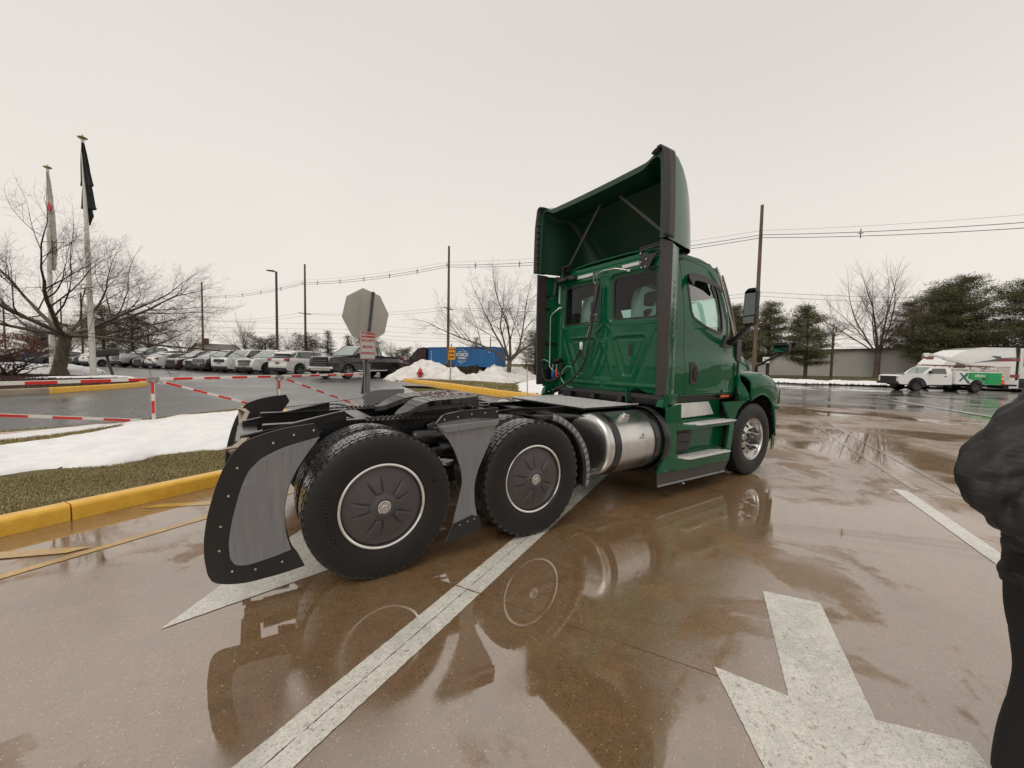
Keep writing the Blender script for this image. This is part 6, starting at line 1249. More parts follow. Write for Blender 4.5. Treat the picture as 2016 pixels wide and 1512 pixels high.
SPEC = {
 'suv': dict(L=4.85, W=1.95, H=1.76, wb=1.44, wr=.37, body=[(2.42, .50), (2.43, .70), (2.36, .92), (2.2, 1.02), (1.3, 1.12), (1.0, 1.15), (-2.3, 1.17), (-2.40, 1.0), (-2.43, .6), (-2.38, .42)], gh=[(1.12, 1.13), (.42, 1.66), (.2, 1.70), (-1.75, 1.71), (-1.95, 1.66), (-2.30, 1.16)], roof=[(.45, 1.655), (.1, 1.72), (-.8, 1.76), (-1.7, 1.735), (-2.02, 1.66), (-1.7, 1.69), (-.8, 1.70), (.1, 1.68)], pil=[((1.14, 1.12), (.38, 1.69)), ((-.05, 1.15), (-.10, 1.70)), ((-1.15, 1.15), (-1.25, 1.70)), ((-2.28, 1.12), (-1.90, 1.70))], gz=(.55, .98)),
 'crossover': dict(L=4.66, W=1.87, H=1.66, wb=1.36, wr=.365, body=[(2.32, .45), (2.33, .66), (2.2, .86), (1.4, 1.02), (1.05, 1.08), (-1.2, 1.14), (-2.1, 1.16), (-2.30, 1.04), (-2.28, .8), (-2.33, .6), (-2.26, .36)], gh=[(1.2, 1.06), (.4, 1.55), (.1, 1.60), (-1.3, 1.58), (-1.75, 1.45), (-2.16, 1.16)], roof=[(.42, 1.55), (.1, 1.62), (-.6, 1.66), (-1.45, 1.615), (-2.0, 1.44), (-1.9, 1.38), (-1.4, 1.54), (-.6, 1.59)], pil=[((1.22, 1.05), (.36, 1.60)), ((-.02, 1.10), (-.05, 1.62)), ((-1.2, 1.12), (-1.35, 1.57)), ((-2.14, 1.12), (-1.55, 1.5)), ((-1.75, 1.12), (-1.35, 1.55))], gz=(.4, .8)),
 'boxy': dict(L=4.8, W=1.95, H=1.76, wb=1.42, wr=.37, body=[(2.38, .50), (2.40, .95), (2.32, 1.08), (1.3, 1.15), (1.0, 1.17), (-2.3, 1.18), (-2.38, 1.0), (-2.40, .55), (-2.34, .42)], gh=[(1.1, 1.15), (.55, 1.68), (-1.95, 1.70), (-2.28, 1.17)], roof=[(.55, 1.67), (.2, 1.745), (-.8, 1.77), (-2.0, 1.75), (-2.2, 1.66), (-.8, 1.70), (.2, 1.69)], pil=[((1.12, 1.14), (.52, 1.70)), ((-.05, 1.15), (-.08, 1.71)), ((-1.1, 1.15), (-1.15, 1.71)), ((-2.26, 1.14), (-2.02, 1.71))], gz=(.75, .98)),
 'sedan': dict(L=4.8, W=1.84, H=1.45, wb=1.40, wr=.335, body=[(2.40, .40), (2.40, .58), (2.25, .74), (1.4, .90), (1.1, .94), (-1.7, 1.02), (-2.15, 1.05), (-2.37, .98), (-2.40, .6), (-2.34, .32)], gh=[(1.15, .93), (.35, 1.36), (.0, 1.41), (-.75, 1.40), (-1.15, 1.32), (-1.85, 1.03)], roof=[(.35, 1.36), (0, 1.43), (-.4, 1.45), (-.85, 1.42), (-1.25, 1.32), (-.8, 1.37), (-.4, 1.39), (0, 1.38)], pil=[((1.17, .92), (.3, 1.40)), ((-.15, .97), (-.18, 1.42)), ((-1.2, 1.0), (-.95, 1.39)), ((-1.87, 1.0), (-1.1, 1.36))], gz=(.35, .62)),
 'pickup': dict(L=5.9, W=2.03, H=1.95, wb=1.88, wr=.42, body=[(2.92, .55), (2.95, .9), (2.92, 1.18), (2.8, 1.26), (1.7, 1.34), (1.35, 1.36), (-1.05, 1.38), (-1.06, 1.34), (-2.9, 1.34), (-2.95, 1.2), (-2.95, .6), (-2.9, .55)], gh=[(1.42, 1.35), (.72, 1.88), (-.75, 1.90), (-.98, 1.37)], roof=[(.72, 1.87), (.4, 1.94), (-.3, 1.96), (-.8, 1.93), (-.9, 1.86), (-.3, 1.90), (.4, 1.89)], pil=[((1.44, 1.34), (.68, 1.90)), ((.28, 1.36), (.22, 1.91)), ((-.62, 1.36), (-.68, 1.91)), ((-.97, 1.36), (-.80, 1.91))], gz=(.72, 1.24)),
}
def make_car(kind, paint, label, x, y, rz, z=None, chrome=False, rim=None, group='vehicles parked in the row behind the gate', cladding=False, rear_plate=True, name=None):
    s = SPEC[kind]; L, Wd, wb, wr = s['L'], s['W'] / 2, s['wb'], s['wr']; P = PAINT[paint]
    t = thing(name or {'suv': 'parked_car', 'crossover': 'parked_car', 'boxy': 'parked_car', 'sedan': 'parked_car', 'pickup': 'pickup_truck'}[kind], label, {'pickup': 'pickup truck', 'sedan': 'car'}.get(kind, 'suv'), (x, y, h(x, y) if z is None else z), rz, group)
    def hw(u, v): return Wd * (1 - .13 * S((abs(u) - L * .40) / (L * .11)) ) * (1 - .06 * S((.55 - v) / .4)) * (1 - .05 * S((v - .95) / .3))
    zb = .26 if kind != 'pickup' else .42; ra = wr + .055
    body = s['body']; bot = [(-L / 2 + .12, zb + .06)] + [(-wb - ra, zb)] + arc(-wb, ra, wr, 9, 180, 0)[1:-1] + [(-wb + ra, zb), (wb - ra, zb)] + arc(wb, ra, wr, 9, 180, 0)[1:-1] + [(wb + ra, zb), (L / 2 - .12, zb + .06)]
    b = MB(); b.plate(body + bot, lambda u, v, w: (u, w * hw(u, v), v), -1, 1, cut=.22); bd = b.build('body', P, t, 40, .025)
    gzt = s['H']
    def gw(u, v): return Wd * (.95 - .24 * S((v - 1.0) / .95) * (1 if v > 1.0 else 0)) - .035
    b = MB(); b.plate(s['gh'], lambda u, v, w: (u, w * gw(u, v), v), -1, 1, cut=.3); b.build('windows', G_carl if kind in ('pickup',) else G_car, t, 40, .02)
    b = MB(); gx = s['gh']; a_, c_ = gx[0], gx[1]; b.add([(a_[0] + .012, sg * (gw(*a_) - .06), a_[1] + .03) for sg in (-1, 1)] + [(c_[0] + .012, sg * (gw(*c_) - .06), c_[1] - .0) for sg in (1, -1)], [(0, 1, 2, 3)]); b.build('windscreen', G_carl, t, 0)
    b = MB(); b.plate(s['roof'], lambda u, v, w: (u, w * (gw(u, 1.9 if kind == 'pickup' else v) + .02), v), -1, 1, cut=.3); b.build('roof', P, t, 50, .015)
    for (p, q) in s['pil']:
        for sg in (-1, 1): b = MB(); b.bar((p[0], sg * (gw(*p) - .01), p[1]), (q[0], sg * (gw(*q) - .01), q[1]), .055, .075, (0, 1, 0)); b.build('pillar', P if (p, q) in (s['pil'][0], s['pil'][-1]) else M_ctrim, t, 30, .01)
    for wx in (wb, -wb):
        for sg in (-1, 1):
            b = MB(); b.lathe([(wr * .64, .10), (wr * .70, .115), (wr * .92, .11), (wr, .07), (wr, -.10), (wr * .6, -.11)], (0, 0, 0), 'y', 20, sgn=sg); ty = b.build('wheel', M_rub, t, 40); ty.location = (wx, sg * (Wd - .115), wr)
            b = MB(); b.lathe([(wr * .66, .095), (wr * .60, .06), (wr * .55, -.02)], (0, 0, 0), 'y', 20, sgn=sg)
            for k in range(6):
                a = k * PI / 3 + .3
                for da in (-.13, .13): b.bar((wr * .12 * math.cos(a), sg * .075, wr * .12 * math.sin(a)), (wr * .66 * math.cos(a + da), sg * .085, wr * .66 * math.sin(a + da)), .03, .03, (0, 1, 0))
            b.lathe([(wr * .2, .06), (wr * .16, .09), (.001, .09)], (0, 0, 0), 'y', 10, sgn=sg); b.build('rim', rim or M_crim, ty, 40)
            b = MB(); b.cyl((0, -sg * .02, 0), (0, -sg * .03, 0), wr * .62, 16); b.build('brake_disc', M_ctrim, ty, 40)
            b = MB(); A = arc(wx, ra + .005, wr, 12, 184, -4); B = arc(wx, ra + .065, wr, 12, 184, -4); b.plate(A + B[::-1], lambda u, v, w: (u, sg * (hw(u, v) + w), v), -.03, .012); b.build('wheel_arch', M_ctrim if (cladding or kind != 'sedan' and paint != 'black') else P, t, 40)
    b = MB(); b.box((0, 0, zb + .04), (L * .92, Wd * 1.7, .16)); b.build('underbody', M_ctrim, t, 30)
    b = MB()
    for sg in (-1, 1): b.bar((-wb + ra + .05, sg * (Wd * .97), zb + .07), (wb - ra - .05, sg * (Wd * .97), zb + .07), .05, .12)
    b.build('sill', M_ctrim, t, 30, .01)
    g0, g1 = s['gz']; fx = L / 2
    b = MB(); b.box((fx - .015, 0, (g0 + g1) / 2), (.06, Wd * 1.12, g1 - g0)); gr_ = b.build('grille', M_ctrim, t, 30, .012)
    if kind in ('pickup', 'suv'):
        for k in range(4): b = MB(); b.box((fx + .02, 0, g0 + (g1 - g0) * (k + .5) / 4), (.02, Wd * 1.08, .025)); b.build('grille_bar', M_crim if chrome else M_head, gr_, 0)
    b = MB(); b.box((fx - .02, 0, zb + .12), (.09, Wd * 1.5, .17)); b.build('front_bumper', M_chrome if chrome else M_ctrim, t, 30, .03)
    if chrome: b = MB(); b.box((fx + .0, 0, g0 - .10), (.12, Wd * 1.82, .14)); b.build('bumper_bar', M_chrome, t, 30, .03)
    for sg in (-1, 1):
        hx = .33 if kind in ('pickup', 'boxy') else .42; zt = g1 - .02
        b = MB(); b.plate([(0, zt - .19), (hx, zt - .12), (hx, zt - .01), (0, zt)], lambda u, v, w: (fx + .012 - u * .62 - w, sg * (Wd * .60 + u * .55 + .055), v), -.01, .05); b.build('headlight', M_head, t, 20, .008)
        b = MB(); b.box((-fx + .10, sg * Wd * .80, (s['body'][6][1] - .13)), (.16, .34, .17)); b.build('tail_light', M_tail, t, 30, .03)
        b = MB(); b.box((s['gh'][0][0] - .22, sg * (Wd + .07), s['gh'][0][1] + .08), (.12, .22, .16)); b.build('side_mirror', M_ctrim if kind == 'pickup' or cladding else P, t, 30, .03)
        for dx in (.42, -.62): b = MB(); b.box((dx - .15, sg * (hw(dx, 1.0) + .01), s['gh'][0][1] - .16), (.16, .02, .03)); b.build('door_handle', P, t, 30)
        b = MB()
        for dx in (.95, -.10, -1.02): b.bar((dx, sg * (hw(dx, .7) + .001), zb + .15), (dx, sg * (hw(dx, .95) * .998 + .001), s['gh'][0][1] - .01), .012, .006, (1, 0, 0))
        b.build('door_seam', M_ctrim, t, 0)
    b = MB(); b.box((fx + .01, 0, g0 - .02 if kind != 'pickup' else .62), (.02, .31, .15)); b.build('number_plate', M_plate, t, 0)
    b = MB(); b.box((-fx - .005, 0, .82 if kind != 'pickup' else .7), (.02, .31, .15)); b.build('number_plate', M_plate, t, 0)
    if kind != 'pickup':
        q0, q1 = s['gh'][-1], s['gh'][-2]; b = MB(); b.add([(q0[0] - .015, sg * (gw(*q0) - .12), q0[1] + .04) for sg in (1, -1)] + [(q1[0] - .03, sg * (gw(*q1) - .10), q1[1] - .02) for sg in (-1, 1)], [(0, 1, 2, 3)]); b.build('rear_window', G_car, t, 0)
        b = MB(); b.box((-fx + .04, 0, zb + .13), (.12, Wd * 1.6, .22)); b.build('rear_bumper', M_ctrim, t, 30, .03)
    else:
        b = MB(); b.box((-2.0, 0, 1.30), (1.7, Wd * 1.7, .10)); b.build('bed_liner', M_ctrim, t, 20)
        b = MB(); b.bar((-fx, -Wd * .9, .62), (-fx, Wd * .9, .62), .12, .2); b.build('rear_bumper', M_chrome if chrome else M_ctrim, t, 30, .02)
        for sg in (-1, 1): b = MB(); b.tube([(1.2, sg * (Wd - .02), .48), (1.0, sg * (Wd + .06), .46), (-1.1, sg * (Wd + .06), .46), (-1.3, sg * (Wd - .02), .48)], .035, 8); b.build('running_board', M_head, t, 50)
        if chrome:
            for sg in (-1, 1): b = MB(); b.tube([(1.35, sg * (gw(1.3, 1.4) + .015), 1.40), (.70, sg * (gw(.7, 1.85) + .01), 1.86), (-.70, sg * (gw(.7, 1.87) + .01), 1.88), (-.92, sg * (gw(0, 1.5) + .015), 1.45)], .014, 5); b.build('window_chrome', M_chrome, t, 60)
    return t
HD = R(216)
def park(kind, paint, nx, ny, label, rev=False, **kw):
    hd = HD; s = SPEC[kind]; c = Vector((nx, ny)) + Vector((.809, .588)) * s['L'] / 2 + Vector((-.588, .809)) * s['W'] / 2
    return make_car(kind, paint, label, c.x, c.y, (hd + PI if rev else hd) + kw.pop('dr', 0), **kw)
park('pickup', 'black', 3.19, 19.5, 'shiny black crew cab pickup with chrome grille and bumper behind the stop sign', chrome=True, dr=R(-4))
park('crossover', 'pearl', 1.21, 25.54, 'white sporty crossover parked tail first beside the black pickup', rev=True, cladding=True)
park('suv', 'white', -.60, 27.93, 'white suv with barred chrome grille and dark wheels, nose toward the gate', chrome=False, cladding=True)
park('boxy', 'white', -2.13, 30.74, 'white boxy square fronted suv with yellow front plate', cladding=True)
park('suv', 'charcoal', -3.52, 33.57, 'dark charcoal suv between the boxy white suv and the maroon one')
park('crossover', 'silver', -4.32, 35.8, 'silver crossover mostly hidden behind the charcoal suv')
park('crossover', 'maroon', -5.79, 38.3, 'dark maroon crossover right of the white tail first sedan')
park('sedan', 'white', -7.55, 41.3, 'white sedan with long red tail lamp parked tail first', rev=True)
park('crossover', 'black', -8.80, 43.9, 'black crossover between the white sedan and the silver pickup')
park('pickup', 'silver', -10.71, 46.3, 'silver pickup behind the black mailbox shaped light')
park('sedan', 'pearl', -13.8, 50.2, 'pearl white sedan parked tail first just left of the flagpole', rev=True)
park('crossover', 'grey', -15.4, 52.6, 'grey crossover partly hidden behind the tree trunk')
park('sedan', 'grey', -18.8, 55.2, 'grey sedan with round headlamps left of the tree trunk')
park('pickup', 'blue', -21.2, 60.5, 'bright blue pickup behind the island tree')
park('crossover', 'maroon', -24.3, 64.0, 'reddish brown crossover roof seen beyond the blue pickup')
park('suv', 'silver', -26.5, 68.0, 'silver suv at the left end of the parked row')
for i in range(4): park('suv', ('charcoal', 'black', 'grey', 'charcoal')[i], 4.5 - i * 4.6, 40.5 + i * 7.4, ('dark suv roof seen above the white crossover', 'black suv roof seen above the white boxy suv', 'grey suv roof seen above the charcoal suv', 'dark suv roof seen above the silver pickup')[i])

# ------------------------------------------------------------------ container truck
M_cblue = mat('container_blue', (0.018, 0.125, 0.33), rough=.45, var=.12, scale=1.5, bump=.1); M_cwhite = mat('white_lettering', (.75, .75, .73), rough=.5, var=.05)
ct = Vector((27.1, 41.1)); dv = Vector((-.395, .917)).normalized(); ca = math.atan2(dv.y, dv.x); zc_ = -.25
# local +x forward, origin at the rear of the trailer; the near side is +y (left)
t = thing('shipping_container', 'long blue corrugated shipping container with white globe logo and lettering', 'container', (ct.x, ct.y, zc_ + 1.18), ca)
b = MB(); n = 92; v = []; Lc = 12.19
for sd_ in (1, -1):
    k0 = len(b.v); pts = []
    for i in range(n + 1):
        ph = i % 4; pts.append((.15 + (Lc - .3) * i / n, sd_ * (1.19 if ph in (0, 1) else 1.155)))
    b.add([(x, y, z) for z in (.12, 2.62) for x, y in pts], [(i, i + 1, n + 2 + i, n + 1 + i) for i in range(n)])
b.box((Lc / 2, 0, 2.66), (Lc - .1, 2.36, .04)); b.build('corrugated_sides', M_cblue, t, 0)
b = MB()
for s in (-1, 1): b.bar((0, s * 1.19, .07), (Lc, s * 1.19, .07), .08, .14); b.bar((0, s * 1.19, 2.66), (Lc, s * 1.19, 2.66), .08, .10)
for x in (.08, Lc - .08):
    for s in (-1, 1): b.box((x, s * 1.15, 1.35), (.16, .14, 2.7))
b.box((.06, 0, 1.35), (.06, 2.2, 2.6)); b.box((Lc - .06, 0, 1.35), (.06, 2.2, 2.6)); b.build('container_frame', M_cblue, t, 0)
for y in (-.9, -.35, .35, .9): b = MB(); b.cyl((0, y, .1), (0, y, 2.6), .022, 6); b.build('lock_rod', M_galv, t, 60)
def csurf(x0, z0, sc=1): return lambda x, y, z: (x0 - x * sc, 1.20 + z, z0 + y * sc)
b = MB(); b.text('COSCO', .62, csurf(5.7, 1.62), .004, bold=.025); b.text('SHIPPING', .36, csurf(5.7, 1.14), .004, bold=.012); b.build('lettering', M_cwhite, t, 0)
b = MB()
for rx, ry, a0, a1 in ((.98, .98, 30, 150), (.98, .98, 210, 330), (.50, .98, 35, 145), (.50, .98, 215, 325)):
    b.tube([(5.7 - rx * math.cos(R(a0 + (a1 - a0) * i / 16)), 1.205, 1.38 + ry * math.sin(R(a0 + (a1 - a0) * i / 16))) for i in range(17)], .035, 4, flat=.4)
b.tube([(5.7 + .7, 1.205, 2.08), (5.7, 1.205, 2.02), (5.7 - .7, 1.205, 2.08)], .03, 4); b.tube([(5.7 + .7, 1.205, .68), (5.7, 1.205, .74), (5.7 - .7, 1.205, .68)], .03, 4); b.build('globe_logo', M_cwhite, t, 0)
b = MB()
for k, c in enumerate('COSCO'): b.text(c, .26, csurf(11.6, 2.05 - k * .3), .003, bold=.01)
b.text('CSNU 612204', .2, csurf(1.2, 2.3), .003); b.text('45G1', .2, csurf(1.0, 2.0), .003); b.build('marking_code', M_cwhite, t, 0)
M_mar = mat('maroon_cab_paint', (.040, .012, .018), rough=.3, coat=1, var=.1)
t = thing('semi_tractor', 'dark maroon sleeper semi tractor pulling the blue container', 'truck', (ct.x + dv.x * 11.0, ct.y + dv.y * 11.0, zc_), ca)
b = MB(); b.plate([(1.7, 1.1), (1.7, 3.85), (2.2, 3.9), (3.4, 3.75), (4.3, 3.1), (4.6, 2.75), (5.6, 2.1), (6.9, 1.85), (7.35, 1.5), (7.4, .6), (6.9, .5), (6.5, .9), (5.9, 1.15), (5.3, .9), (5.1, .5), (1.9, .5)], lambda u, v, w: (u, w * (1.22 - .25 * S((u - 4.8) / 1.5) * S((v - 1.2) / .5)), v), -1, 1, cut=.5); b.build('cab', M_mar, t, 40, .08)
for s in (-1, 1):
    b = MB(); b.plate([(3.7, 2.1), (4.9, 2.1), (4.55, 2.75), (3.7, 2.85)], lambda u, v, w: (u, s * (1.225 + w), v), 0, .01); b.build('side_window', G_car, t, 0)
    for x in (6.1, 1.1, -.25):
        b = MB(); b.lathe([(.30, .12), (.36, .14), (.48, .13), (.51, .09), (.51, -.12)], (x, s * 1.05, .51), 'y', 24, sgn=s); w_ = b.build('wheel', M_rub, t, 40); b = MB(); b.lathe([(.30, .12), (.28, .08), (.001, .10)], (x, s * 1.05, .51), 'y', 20, sgn=s); b.build('rim', M_alu, w_, 40)
b = MB(); b.box((2, 0, .85), (8.5, .9, .3)); b.build('frame', M_frame, t, 20)
t = thing('trailer_chassis', 'black container chassis trailer with tandem wheels under the blue container', 'trailer', (ct.x, ct.y, zc_), ca)
b = MB(); b.box((6, .4, 1.0), (12, .12, .3)); b.box((6, -.4, 1.0), (12, .12, .3))
for x in (.1, 3, 6, 9, 12): b.box((x, 0, 1.08), (.15, 2.4, .12))
b.box((.0, 0, .6), (.1, 2.2, .1)); b.box((0, .9, .8), (.1, .08, .4)); b.box((0, -.9, .8), (.1, .08, .4)); b.build('frame', M_frame, t, 20)
for s in (-1, 1):
    for x in (1.3, 2.6):
        b = MB(); b.lathe([(.30, .12), (.36, .14), (.48, .13), (.51, .09), (.51, -.4)], (x, s * 1.02, .51), 'y', 24, sgn=s); w_ = b.build('wheel', M_rub, t, 40); b = MB(); b.lathe([(.30, .12), (.26, .05), (.001, .07)], (x, s * 1.02, .51), 'y', 20, sgn=s); b.build('rim', M_white, w_, 40)
    b = MB(); b.box((9, s * .6, .55), (.12, .12, .8)); b.build('landing_leg', M_frame, t, 20)

# ------------------------------------------------------------------ service truck across the road (built nose toward -x of its frame)
ux, uy = 46.8, 7.1; ua = math.atan2(-.588, .809)       # local +x runs from nose to tail
M_xg = mat('livery_green', (0.012, 0.36, 0.115), rough=.35, coat=.6, var=.06); M_xd = mat('livery_teal', (0.03, 0.16, 0.10), rough=.4, var=.1); M_or = mat('cone_orange', (.75, .10, .03), rough=.5, var=.1)
t = thing('service_truck', 'white and green bucket service truck with folded boom parked across the road', 'utility truck', (ux, uy, h(ux, uy)), ua)
P = [(0.1, .70), (.08, 1.30), (.35, 1.42), (1.75, 1.52), (2.25, 1.56), (2.85, 2.10), (3.1, 2.16), (4.2, 2.16), (4.45, 2.05), (4.5, .62), (2.45, .58)] + arc(1.62, .56, .48, 9, 10, 170) + [(1.02, .6), (.3, .6)]
SIDES = (-1, 1)
b = MB(); b.plate(P, lambda u, v, w: (u, w * (1.0 - .16 * S((v - 1.5) / .7)), v), -1, 1, cut=.3); b.build('cab', PAINT['white'], t, 40, .04)
for s in SIDES:
    b = MB(); b.plate([(2.55, 1.55), (2.95, 2.0), (4.0, 2.02), (4.02, 1.55)], lambda u, v, w: (u, s * (1.0 - .16 * S((v - 1.5) / .7) + .005 + w), v), 0, .01, cut=.15); b.build('side_window', G_car, t, 0)
    b = MB(); b.plate(arc(1.62, .58, .48, 10, 0, 180) + arc(1.62, .74, .48, 10, 180, 0), lambda u, v, w: (u, s * (1.0 + w), v), -.05, .06); b.build('wheel_flare', M_ctrim, t, 40)
    b = MB(); b.box((2.55, s * 1.13, 1.68), (.14, .2, .26)); b.build('side_mirror', M_ctrim, t, 30, .02)
    b = MB(); b.box((3.95, s * 1.0, 1.32), (.18, .03, .08)); b.build('door_handle', M_ctrim, t, 0)
    for x in (1.62, 6.5): 
        b = MB(); b.lathe([(.27, .12), (.34, .14), (.46, .13), (.48, .08), (.48, -.3)], (x, s * .93, .48), 'y', 24, sgn=s); w_ = b.build('wheel', M_rub, t, 40); b = MB(); b.lathe([(.27, .12), (.24, .06), (.10, .05), (.08, .10), (.001, .10)], (x, s * .93, .48), 'y', 20, sgn=s); b.build('rim', M_grease, w_, 40)
    BX = [(4.7, .68), (4.7, 1.80), (8.45, 1.75), (8.45, .68), (7.25, .68)] + arc(6.5, .62, .48, 9, 20, 160) + [(5.7, .68)]
    b = MB(); b.plate(BX, lambda u, v, w: (u, s * w, v), .55, 1.08, cut=0); b.build('service_body', PAINT['white'], t, 30, .01)
    G = [(5.85, 1.72), (8.43, 1.70), (8.43, .70), (7.25, .70)] + arc(6.5, .64, .48, 7, 25, 120) + [(5.65, 1.25)]
    b = MB(); b.plate(G, lambda u, v, w: (u, s * (1.085 + w), v), 0, .006); b.build('green_livery', M_xg, t, 0)
    b = MB()
    b.plate([(4.98, 1.66), (5.14, 1.66), (5.62, 1.14), (5.86, .76), (5.72, .76)], lambda u, v, w: (u, s * (1.092 + w), v), 0, .004); b.plate([(5.55, 1.66), (5.70, 1.66), (5.12, .95), (4.94, .95)], lambda u, v, w: (u, s * (1.096 + w), v), 0, .004); b.plate([(5.74, 1.68), (5.83, 1.68), (5.50, 1.26), (5.98, .74), (5.90, .74), (5.40, 1.26)], lambda u, v, w: (u, s * (1.094 + w), v), 0, .004); b.build('cross_emblem', M_xd, t, 0)
    b = MB(); b.text('xfinity', .36, lambda x, y, z: (6.68 + x * (1 if s < 0 else -1), s * (1.094 + z), 1.44 + y), .003, bold=.006); b.build('lettering', M_cwhite, t, 0)
    b = MB()
    for x in (5.8, 7.3): b.bar((x, s * 1.097, .75), (x, s * 1.097, 1.7), .012, .006, (1, 0, 0))
    b.box((7.0, s * 1.10, 1.2), (.22, .02, .16)); b.build('locker_seam', M_ctrim, t, 0)
b = MB(); b.plate([(2.28, 1.56), (2.86, 2.10), (2.88, 2.06), (2.36, 1.54)], lambda u, v, w: (u - .03, w, v), -.78, .78); b.build('windscreen', G_carl, t, 0)
b = MB(); b.box((.05, 0, 1.05), (.12, 1.5, .5)); b.box((.0, 0, .72), (.2, 1.95, .22)); b.build('grille', M_ctrim, t, 30, .02)
for s in SIDES: b = MB(); b.box((.22, s * .86, 1.22), (.28, .24, .2)); b.build('headlight', M_head, t, 30, .03)
b = MB(); b.box((6.5, 0, 1.0), (4.0, 1.1, .6)); b.box((5, 0, .6), (9, .8, .2)); b.box((9.1, 0, .66), (1.6, 1.9, .16)); b.box((9.4, 0, .5), (.5, 1.2, .3)); b.build('bed_frame', M_ctrim, t, 30, .01)
b = MB(); b.box((8.6, 0, 2.0), (.7, .7, .9)); b.bar((8.4, 0, 2.15), (4.7, 0, 2.95), .28, .32); b.bar((4.9, 0, 2.92), (3.6, 0, 3.20), .2, .24); b.box((3.35, 0, 3.15), (.55, .5, .36), Matrix.Rotation(.2, 3, 'Y')); b.build('boom', PAINT['pearl'], t, 30, .04)
b = MB(); b.box((3.3, -.2, 2.95), (.45, .3, .3)); b.box((3.2, .2, 3.05), (.3, .3, .35)); b.build('boom_tip', mat('rusty_hardware', (.30, .12, .08), rough=.6, var=.5, scale=6), t, 30, .05)
b = MB()
for s in SIDES: b.bar((2.3, s * .6, 2.32), (8.4, s * .6, 2.22), .05, .08); b.bar((4.6, s * .6, 1.8), (4.6, s * .6, 2.3), .05, .05); b.bar((7.6, s * .6, 1.7), (7.6, s * .6, 2.25), .05, .05)
for k in range(16): b.bar((2.5 + k * .37, -.6, 2.30), (2.5 + k * .37, .6, 2.30), .03, .03)
b.build('ladder_rack', mat('ladder_brown', (.20, .07, .05), rough=.6, var=.3), t, 30)
b = MB()
for k in range(10): g = random.Random(k); b.box((5 + k * .35, g.uniform(-.8, -.6), 1.9), (g.uniform(.2, .34), .2, g.uniform(.1, .26)))
b.build('cargo', mat('mixed_cargo', (.45, .42, .36), rough=.7, var=.7, scale=3), t, 20, .01)
b = MB(); b.box((9.35, 0, 1.68), (.95, .95, 1.15)); b.box((9.35, 0, 2.26), (1.02, 1.02, .06)); b.build('bucket', mat('bucket_cream', (.62, .58, .50), rough=.5, var=.1), t, 30, .05)
t2 = thing('traffic_cone', 'orange and white traffic cone standing at the tail of the service truck', 'traffic cone', (ux + 8.75 * .809 - .9 * .588, uy - 8.75 * .588 - .9 * .809, h(ux, uy) + .74), ua)
b = MB(); b.lathe([(.20, .03), (.14, .05), (.04, .70), (.001, .71)], (0, 0, 0), 'z', 14); b.box((0, 0, .015), (.42, .42, .03)); cn = b.build('cone', M_or, t2, 50); b = MB(); b.lathe([(.093, .40), (.075, .54)], (0, 0, 0), 'z', 14); b.build('white_band', M_white, t2, 60)
# white sleeper tractor behind it and the dark cab at the right edge
sx, sy = 57.6, 2.4
M_stripe = mat('stripe_red', (.30, .05, .05), rough=.4, var=.1); M_sg = mat('stripe_grey', (.12, .12, .13), rough=.4, var=.1)
t = thing('semi_tractor', 'white sleeper semi tractor with red and grey stripes behind the service truck', 'truck', (52.3, 6.2, -.3), ua)
b = MB(); b.plate([(.7, .5), (.6, 1.9), (1.0, 2.5), (1.6, 3.1), (2.3, 3.5), (3.2, 3.83), (4.4, 4.05), (7.6, 4.05), (7.6, .95), (5.9, .9), (5.9, .35), (.9, .35)], lambda u, v, w: (u, w * (1.24 - .3 * S((1.2 - u) / 1.5) * S((v - 1.3) / .5) - .08 * S((v - 3.0) / 1.)), v), -1, 1, cut=.5); b.build('cab', PAINT['white'], t, 40, .06)
for s in SIDES:
    f_ = lambda u, v, w, s=s: (u, s * (1.25 - .3 * S((1.2 - u) / 1.5) * S((v - 1.3) / .5) - .08 * S((v - 3.0) / 1.) + w), v)
    for nm, pl, m in (('stripe', [(5.2, 2.78), (7.6, 2.85), (7.6, 3.05), (6.0, 3.0)], M_stripe), ('stripe', [(3.4, 2.62), (5.2, 2.78), (6.0, 3.0), (7.6, 3.12), (7.6, 3.2), (6.0, 3.1), (4.8, 2.85)], M_sg), ('stripe', [(5.6, 1.3), (7.6, 1.35), (7.6, 1.6), (5.2, 1.6)], M_stripe), ('roof_window', [(5.05, 3.3), (5.9, 3.25), (6.0, 3.0), (5.5, 3.05)], M_sg), ('side_window', [(1.8, 2.15), (2.9, 2.15), (2.9, 2.75), (2.2, 2.75)], G_car), ('hand_hold', [(5.4, 2.05), (6.0, 2.05), (5.9, 2.25), (5.5, 2.25)], M_sg), ('skirt', [(3.0, .36), (7.6, .36), (7.6, 1.1), (3.0, 1.1)], M_white)):
        b = MB(); b.plate(pl, f_, 0, .012, cut=.3); b.build(nm, m, t, 0)
    b = MB(); b.lathe([(.30, .12), (.36, .14), (.48, .13), (.51, .09), (.51, -.12)], (1.6, s * 1.12, .51), 'y', 24, sgn=s); b.build('wheel', M_rub, t, 40)
t = thing('semi_tractor', 'cream cab with black side window cut by the right edge beside a dark upright duct', 'truck', (52.3 + 7.7 * .809, 6.2 - 7.7 * .588, -.3), ua)
b = MB(); b.plate([(0, .9), (0, 4.0), (1.2, 4.05), (6, 4.0), (6, .9)], lambda u, v, w: (u, w, v), -1.2, 1.2); b.build('cab', PAINT['pearl'], t, 30, .05)
